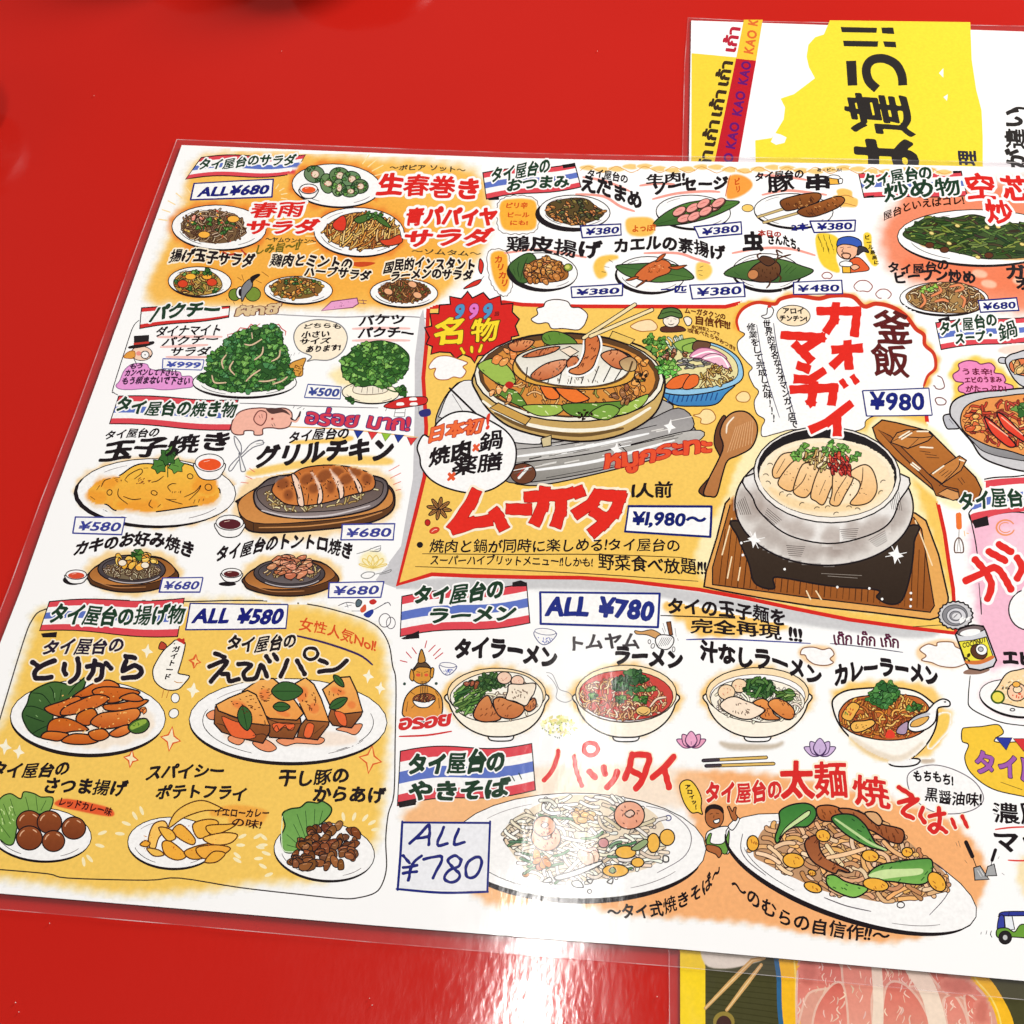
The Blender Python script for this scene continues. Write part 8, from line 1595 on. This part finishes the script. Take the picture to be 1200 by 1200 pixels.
a_ = Art('steam_doodle', 'plate', label='two small puffs by the rice price box'); a_.poly([(362, 660), (385, 640), (385, 610), (420, 600), (470, 615), (490, 650), (500, 700), (470, 720), (430, 715), (410, 690), (375, 690)], WHT, (120, 60, 60), 1.1); a_ = Art('steam_doodle', 'plate'); a_.poly([(420, 810), (440, 795), (480, 798), (515, 825), (500, 855), (450, 858), (430, 840)], WHT, (120, 60, 60), 1.1)
fr_(1040, 500, 5.456)
w3 = Art('pink_wash', 'wash', wash=True, label='pink watercolour at the right edge'); w3.soft([(560, 660), (640, 590), (800, 560), (1000, 560), (1000, 1500), (820, 1480), (640, 1500), (600, 1180), (570, 900)], (244, 168, 196), 12, .75); w3.soft([(700, 700), (1000, 650), (1000, 900), (720, 900)], (250, 214, 226), 12, .6)
b_ = Art('section_banner', 'panel', label='curved flag banner above the pink section'); b_.poly([(450, 420), (520, 370), (650, 330), (800, 320), (1000, 320), (1000, 540), (800, 545), (660, 570), (560, 620), (520, 560), (545, 500)], WHT, BLK, 1.4)
for (q, c_) in (([(455, 415), (540, 372), (660, 340), (850, 325), (1000, 325), (1000, 365), (850, 365), (660, 385), (560, 415), (470, 440)], (224, 74, 84)), ([(500, 480), (640, 450), (820, 420), (1000, 410), (1000, 455), (820, 470), (640, 500), (540, 530)], (96, 118, 196)), ([(535, 560), (640, 535), (800, 515), (1000, 510), (1000, 540), (800, 545), (660, 575), (560, 618), (540, 600)], (224, 74, 84))): b_.poly(q, c_)
b_.poly([(540, 600), (640, 570), (650, 630), (560, 650)], BLK, sm=False)
t = Art('lettering', 'text', parent=b_); t.text('タイ屋台の', [(462, 540), (700, 520), (980, 505)], 120, GRN, .9, halo=WHT, hw=1.5)
a_ = Art('panel_outline', 'wash'); a_.k = 80; a_.line([(525, 560), (560, 720), (575, 820)], BLK, 1.5); a_.line([(585, 1000), (600, 1200)], BLK, 1.4); a_.line([(770 - 640, 0)] * 1 + [(131, 1)], BLK, 0.1)
a_ = Art('whisk_doodle', 'plate', label='orange handled whisk beside the panel'); a_.line([(455, 565), (458, 640)], (238, 120, 50), 7.5, taper=.1); a_.line([(458, 660), (456, 710)], (120, 90, 80), 1.2); a_.poly([(430, 800), (432, 740), (456, 710), (480, 740), (485, 800), (455, 805)], None, (110, 80, 70), 1.3); a_.line([(455, 715), (445, 800)], (110, 80, 70), .9); a_.line([(458, 715), (468, 800)], (110, 80, 70), .9); a_.lines([[(490, 665), (495, 700)], [(505, 680), (520, 684)]], (244, 170, 80), 1.4)
a_ = Art('prawn_doodle', 'glow', label='orange outlined curled prawn'); a_.line(ell(755, 645, 58, 48, 0, 12, 20, 330), (238, 150, 100), 2.2); a_.line(ell(755, 645, 40, 32, 0, 10, 40, 300), (238, 150, 100), 1.4)
t = Art('dish_name', 'text', label='large slanted red brush letters at the right edge')
ST = [[(500, 985), (600, 940), (700, 905), (790, 1040)], [(560, 850), (620, 920), (665, 1010), (640, 1100)], [(650, 800), (750, 855)], [(715, 755), (790, 800)], [(830, 840), (860, 900), (830, 970)], [(940, 800), (960, 1000), (900, 1050)]]
t.brush(ST, (226, 46, 40), 8.5, halo=WHT, hw=3.2)
a_ = Art('speech_bubble', 'plate', label='white round bubble cut by the right frame edge'); a_.ellipse(900, 1170, 125, 130, WHT, 0, BLK, 1.6)
# coconut can
fr_(1020, 700, 6.667)
g_ = Art('bubble_glow', 'glow', wash=True); g_.soft([(380, 400), (520, 340), (680, 380), (720, 440), (690, 550), (560, 540), (400, 470)], (250, 214, 160), 3, .7)
a_ = Art('coconut_can_doodle', 'plate', label='open coconut can with yellow label and jagged lid'); a_.k = 100
a_.poly([(730, 580), (780, 560), (900, 550), (930, 570), (850, 600), (740, 600)], (150, 116, 100))
q = []
for i in range(40):
    an = i * math.pi / 20; r = 1.0 if i % 2 else .92; q.append((665 + 138 * r * math.cos(an), 140 + 112 * r * math.sin(an)))
a_.poly(q, (206, 204, 206), BLK, 1.5, sm=False); a_.ellipse(660, 140, 98, 82, (140, 138, 142), 0, (70, 70, 76), 1); a_.ellipse(672, 145, 76, 62, (216, 214, 218), 0, (90, 90, 96), 1); a_.ellipse(665, 145, 46, 38, (150, 148, 152), 0, (80, 80, 86), 1); a_.ellipse(672, 148, 34, 26, (226, 224, 226)); a_.line([(650, 160), (680, 130)], (90, 90, 96), 1.4); dashes(a_, ell(725, 190, 50, 30), 10, 3, WHT, 1.8, -40, 20)
a_.poly([(665, 290), (700, 240), (800, 215), (880, 225), (900, 260), (985, 490), (960, 540), (860, 570), (770, 555), (740, 500)], (216, 216, 220), BLK, 1.7, sm=False); a_.poly([(680, 285), (700, 250), (800, 220), (875, 230), (885, 255), (800, 285), (720, 300)], (120, 104, 104), BLK, 1); a_.ellipse(780, 275, 80, 26, WHT, -8)
a_.poly([(690, 345), (800, 335), (905, 310), (955, 450), (960, 470), (860, 515), (750, 512)], (240, 228, 70), BLK, 1, sm=False); a_.poly([(740, 495), (850, 492), (950, 455), (962, 478), (860, 522), (760, 520)], (214, 120, 60)); a_.ellipse(848, 425, 68, 55, (90, 56, 40), 30, BLK, 1); a_.ellipse(868, 408, 46, 42, WHT, 30, BLK, 1); a_.ellipse(862, 405, 20, 18, (190, 190, 196), 20, (60, 60, 66), 1)
t = Art('lettering', 'text', parent=a_); t.text('COCONUT', [(722, 395), (800, 378), (905, 345)], 42, (60, 50, 30), .2, jitter=.02); specks(t, ell(768, 455, 22, 40), 7, 2, [(70, 56, 30)])
b_ = Art('panel_outline', 'wash'); b_.k = 80; b_.line([(780, 610), (765, 780), (780, 860), (900, 930), (1060, 985), (1300, 1010)], BLK, 1.5); b_.line([(865, 0), (868, 135)], BLK, 1.4)
t = name('エビ', [(1040, 525), (1290, 535)], 110, BLK, 1.3)
p = plate('dish_picture', 'fried rice with lime on a plate cut by the frame edge', 1130, 790, 280, 142, 10, (252, 226, 232), 4, thick=3, rim=False)
a_ = child(p); a_.poly([(950, 770), (1000, 690), (1060, 600), (1140, 570), (1260, 580), (1330, 850), (1180, 860), (1090, 840), (1010, 820)], (250, 220, 170), BLK, 1.3); specks(a_, [(980, 760), (1060, 640), (1200, 600), (1300, 800), (1100, 830)], 50, 1.4, [(240, 190, 130), (255, 240, 210)]); a_.ellipse(995, 780, 50, 46, (236, 220, 90), 20, (60, 90, 30), 2.2); a_.ellipse(1145, 740, 74, 70, (250, 206, 170), 0, BLK, 1.3); a_.ellipse(1150, 720, 34, 26, (250, 226, 190), 0, BLK, 1); dashes(a_, ell(1150, 765, 50, 20), 9, 3, (226, 90, 60), 1.4, 90, 10); a_.ellipse(1140, 680, 30, 22, (246, 180, 80), 0, BLK, 1); dashes(a_, [(1020, 700), (1080, 640), (1080, 740), (1030, 740)], 8, 2.6, BLK, 1, -60, 30)
p.ellipse(1110, 878, 18, 10, WHT, 0, BLK, 1.2)

# ================================================================== THE UPPER RIGHT SHEET
CUR[0] = up_; CURZ[0] = z_up; CLIP[0] = None
fr_(780, 0, 2.857)
PK_ = Art('yellow_block', 'wash', label='yellow strip along the left edge'); PK_._poly(T([(87, 178), (237, 192), (160, 560), (86, 560)]), (247, 214, 64))
s_ = Art('amber_strip', 'wash', label='amber strip with KAO lettering'); s_.k = 10; s_._poly(T([(262, 66), (325, 66), (303, 203), (236, 196)]), (252, 200, 60))
s_ = Art('crimson_strip', 'wash', label='dark red strip with KAO lettering'); s_.k = 12; s_._poly(T([(236, 196), (303, 203), (240, 560), (160, 560)]), (196, 30, 44))
t = Art('lettering', 'text', label='sideways Thai words on the yellow strip')
UPV = (-1, -.12)
for (ya, yb, c_) in ((176, 92, (190, 40, 60)), (290, 206, (60, 44, 30)), (392, 303, (60, 44, 30)), (492, 404, (60, 44, 30)), (592, 505, (60, 44, 30)), (82, 50, None)):
    if c_: t.text('เก้า', [(232 - .22 * (ya - 175), ya), (232 - .22 * (yb - 175), yb)], 42, c_, .75, up=UPV, jitter=0)
t = Art('lettering', 'text', label='sideways KAO words')
for (ya, yb, c_) in ((182, 104, (226, 110, 50)), (286, 208, (104, 24, 110)), (390, 308, (104, 24, 110)), (500, 412, (104, 24, 110)), (602, 515, (104, 24, 110))):
    t.text('KAO', [(292 - .19 * (ya - 180), ya), (292 - .19 * (yb - 180), yb)], 33, c_, .5, up=(-1, -.2), jitter=0)
t.text('K', [(306, 88), (309, 68)], 33, (226, 110, 50), .5, up=(-1, -.2), jitter=0)
y_ = Art('yellow_shape', 'wash', label='big yellow torn shape on the upper sheet'); y_.k = 20
y_._poly(T([(550, 68), (1020, 74), (1025, 200), (1040, 300), (1058, 370), (1062, 460), (1062, 580), (302, 580), (300, 470), (355, 462), (365, 450), (395, 400), (400, 360), (385, 330), (430, 315), (500, 262), (480, 225), (472, 190), (478, 150), (500, 125), (530, 115)]), (250, 226, 62))
w_ = Art('white_scrap', 'wash', label='white torn scraps on the yellow shape'); w_.k = 24
STUFF.add('white_scrap')
for q in ([(365, 445), (385, 450), (405, 460), (398, 478), (370, 485), (352, 475)], [(915, 245), (930, 228), (930, 260)], [(930, 325), (945, 315), (942, 338)]): w_.poly(q, WHT, sm=False)
t = Art('lettering', 'text', label='big black sideways Japanese headline'); K_ = (48, 44, 42)
fr_(780, 0, 2.857)
def bar(q): t._poly(T(q), K_)
for q in ([(586, 90), (708, 93), (706, 110), (590, 108)], [(722, 92), (762, 92), (766, 114), (725, 112)], [(594, 136), (712, 138), (710, 157), (597, 155)], [(728, 138), (770, 140), (773, 159), (734, 157)]): bar(q)
bar([(604, 204), (638, 203), (642, 286), (610, 287)]); t._rib(smooth(T([(708, 298), (680, 270), (672, 230), (690, 202), (730, 196), (770, 215), (790, 250), (794, 286)]), False, 5), 10.5, K_, cap=False)
# 違 lying on its side
t.text('違', [(842, 462), (812, 318)], 218, K_, 2.6, up=(-1, -.07), jitter=0)
t.text('は', [(862, 640), (852, 468)], 228, K_, 2.8, up=(-1, -.07), jitter=0)
t.text('理', [(1044, 556), (1040, 505)], 62, (50, 46, 60), 1.1, up=(-1, -.05), jitter=0)
t.text('が違い', [(1208, 570), (1204, 470), (1196, 362)], 66, K_, 1.2, up=(-1, -.05), jitter=0); t._rib(smooth(T([(1148, 376), (1175, 362), (1205, 364)]), False), 3, K_)

# ================================================================== THE LOWER RIGHT SHEET
CUR[0] = lo_; CURZ[0] = z_lo
fr_(780, 1080, 2.857)
s_ = Art('yellow_block', 'wash', label='yellow margin of the photo sheet'); s_._poly(T([(48, -110), (133, -110), (133, 700), (50, 700)]), (252, 216, 40))
s_ = Art('meat_photo', 'wash', label='photo of raw sliced pork and chopsticks on a dark board'); s_.k = 6
s_._poly(T([(133, -110), (1500, -110), (1500, 700), (133, 700)]), (74, 72, 42))
for k in range(14): s_._rib(T([(133, 110 + k * 18), (400, 128 + k * 20)]), 1.2, (64, 62, 34))
w_ = Art('meat_photo', 'wash', wash=True, label='pale folded cloth in the photo corner'); w_.k = 40; w_.soft([(133, 60), (300, 70), (330, 118), (280, 140), (200, 155), (133, 140)], (236, 226, 210), 2, 1)
s_.k = 50
for q in ([(133, 290), (220, 200), (290, 130), (330, 122)], [(205, 296), (270, 210), (320, 145)]): s_._rib(T(q), 5.6, (214, 168, 104), taper=.3); s_._rib(T(q), 1.6, (240, 206, 150), taper=.3)
s_._poly(T(ell(195, 335, 36, 34)), (150, 130, 60)); s_._poly(T(ell(195, 345, 26, 30)), (70, 44, 40))
OUTR = [(395, 60), (388, 200), (395, 343), (430, 500), (800, 660), (1190, 540), (1168, 350), (1125, 250), (1075, 180), (980, 80), (600, 30)]
INR = [(456, 80), (448, 200), (452, 343), (485, 500), (800, 610), (1125, 500), (1112, 350), (1085, 268), (1035, 205), (950, 130), (600, 80)]
s_.poly([(x - 16, y) for x, y in OUTR], (52, 104, 146)); s_.poly(OUTR, (250, 190, 40)); s_._rib(smooth(T([(x - 12 if x < 700 else x + 12, y) for x, y in INR]), True), 2.0, (255, 224, 110), True); s_.poly(INR, (226, 160, 140))
m_ = Art('meat_slices', 'food', label='pink marbled slices of raw pork in the printed photo')
MR = [(222, 116, 100), (230, 136, 118), (214, 104, 90)]
sl = [[(460, 120), (560, 118), (600, 190), (560, 220), (480, 240), (450, 320), (440, 360), (440, 200)], [(600, 120), (720, 130), (690, 260), (690, 420), (600, 420), (596, 240)], [(500, 300), (560, 210), (600, 230), (604, 420), (500, 420)], [(720, 150), (790, 150), (860, 200), (800, 220), (760, 200), (735, 240)], [(735, 230), (790, 205), (860, 280), (900, 420), (740, 420)], [(880, 165), (960, 180), (1060, 240), (1090, 340), (1060, 360), (1000, 260), (940, 240)], [(930, 262), (970, 250), (1010, 330), (1010, 420), (960, 420), (940, 330)], [(1000, 250), (1040, 262), (1090, 340), (1080, 420), (1030, 380)]]
for q in sl:
    m_.poly(q, rng.choice(MR), (236, 190, 170), 2.2, c2=jit((238, 164, 144), 8))
    reg = T(q)
    for _ in range(20):
        x, y = rand_in(reg); m_._rib(smooth([(x, y), (x + rng.uniform(-3, 3), y + 4), (x + rng.uniform(-5, 5), y + 9)], False, 3), rng.uniform(.6, 1.8), jit((244, 206, 186), 16), taper=.6)
for q in ([(690, 130), (720, 130), (730, 300), (720, 420), (690, 420), (695, 260)], [(800, 155), (870, 165), (920, 260), (950, 420), (900, 420), (860, 260)]): m_.poly(q, (246, 222, 200), None)
STUFF.add('meat_tint'); w_ = Art('meat_tint', 'food', wash=True, parent=m_); w_.k = 200
for (x, y, rx, ry) in ((480, 170, 16, 40), (980, 215, 40, 16), (1060, 300, 10, 30)): w_.soft(ell(x, y, rx, ry), (176, 84, 72), 7, .35)
CUR[0] = menu; CURZ[0] = z_me
# ------------------------------------------------------------------ print everything
print('ink layers', stack_layers(), len(SHAPES))
for a_ in ARTS:
    a_.root = None
    a_.build()
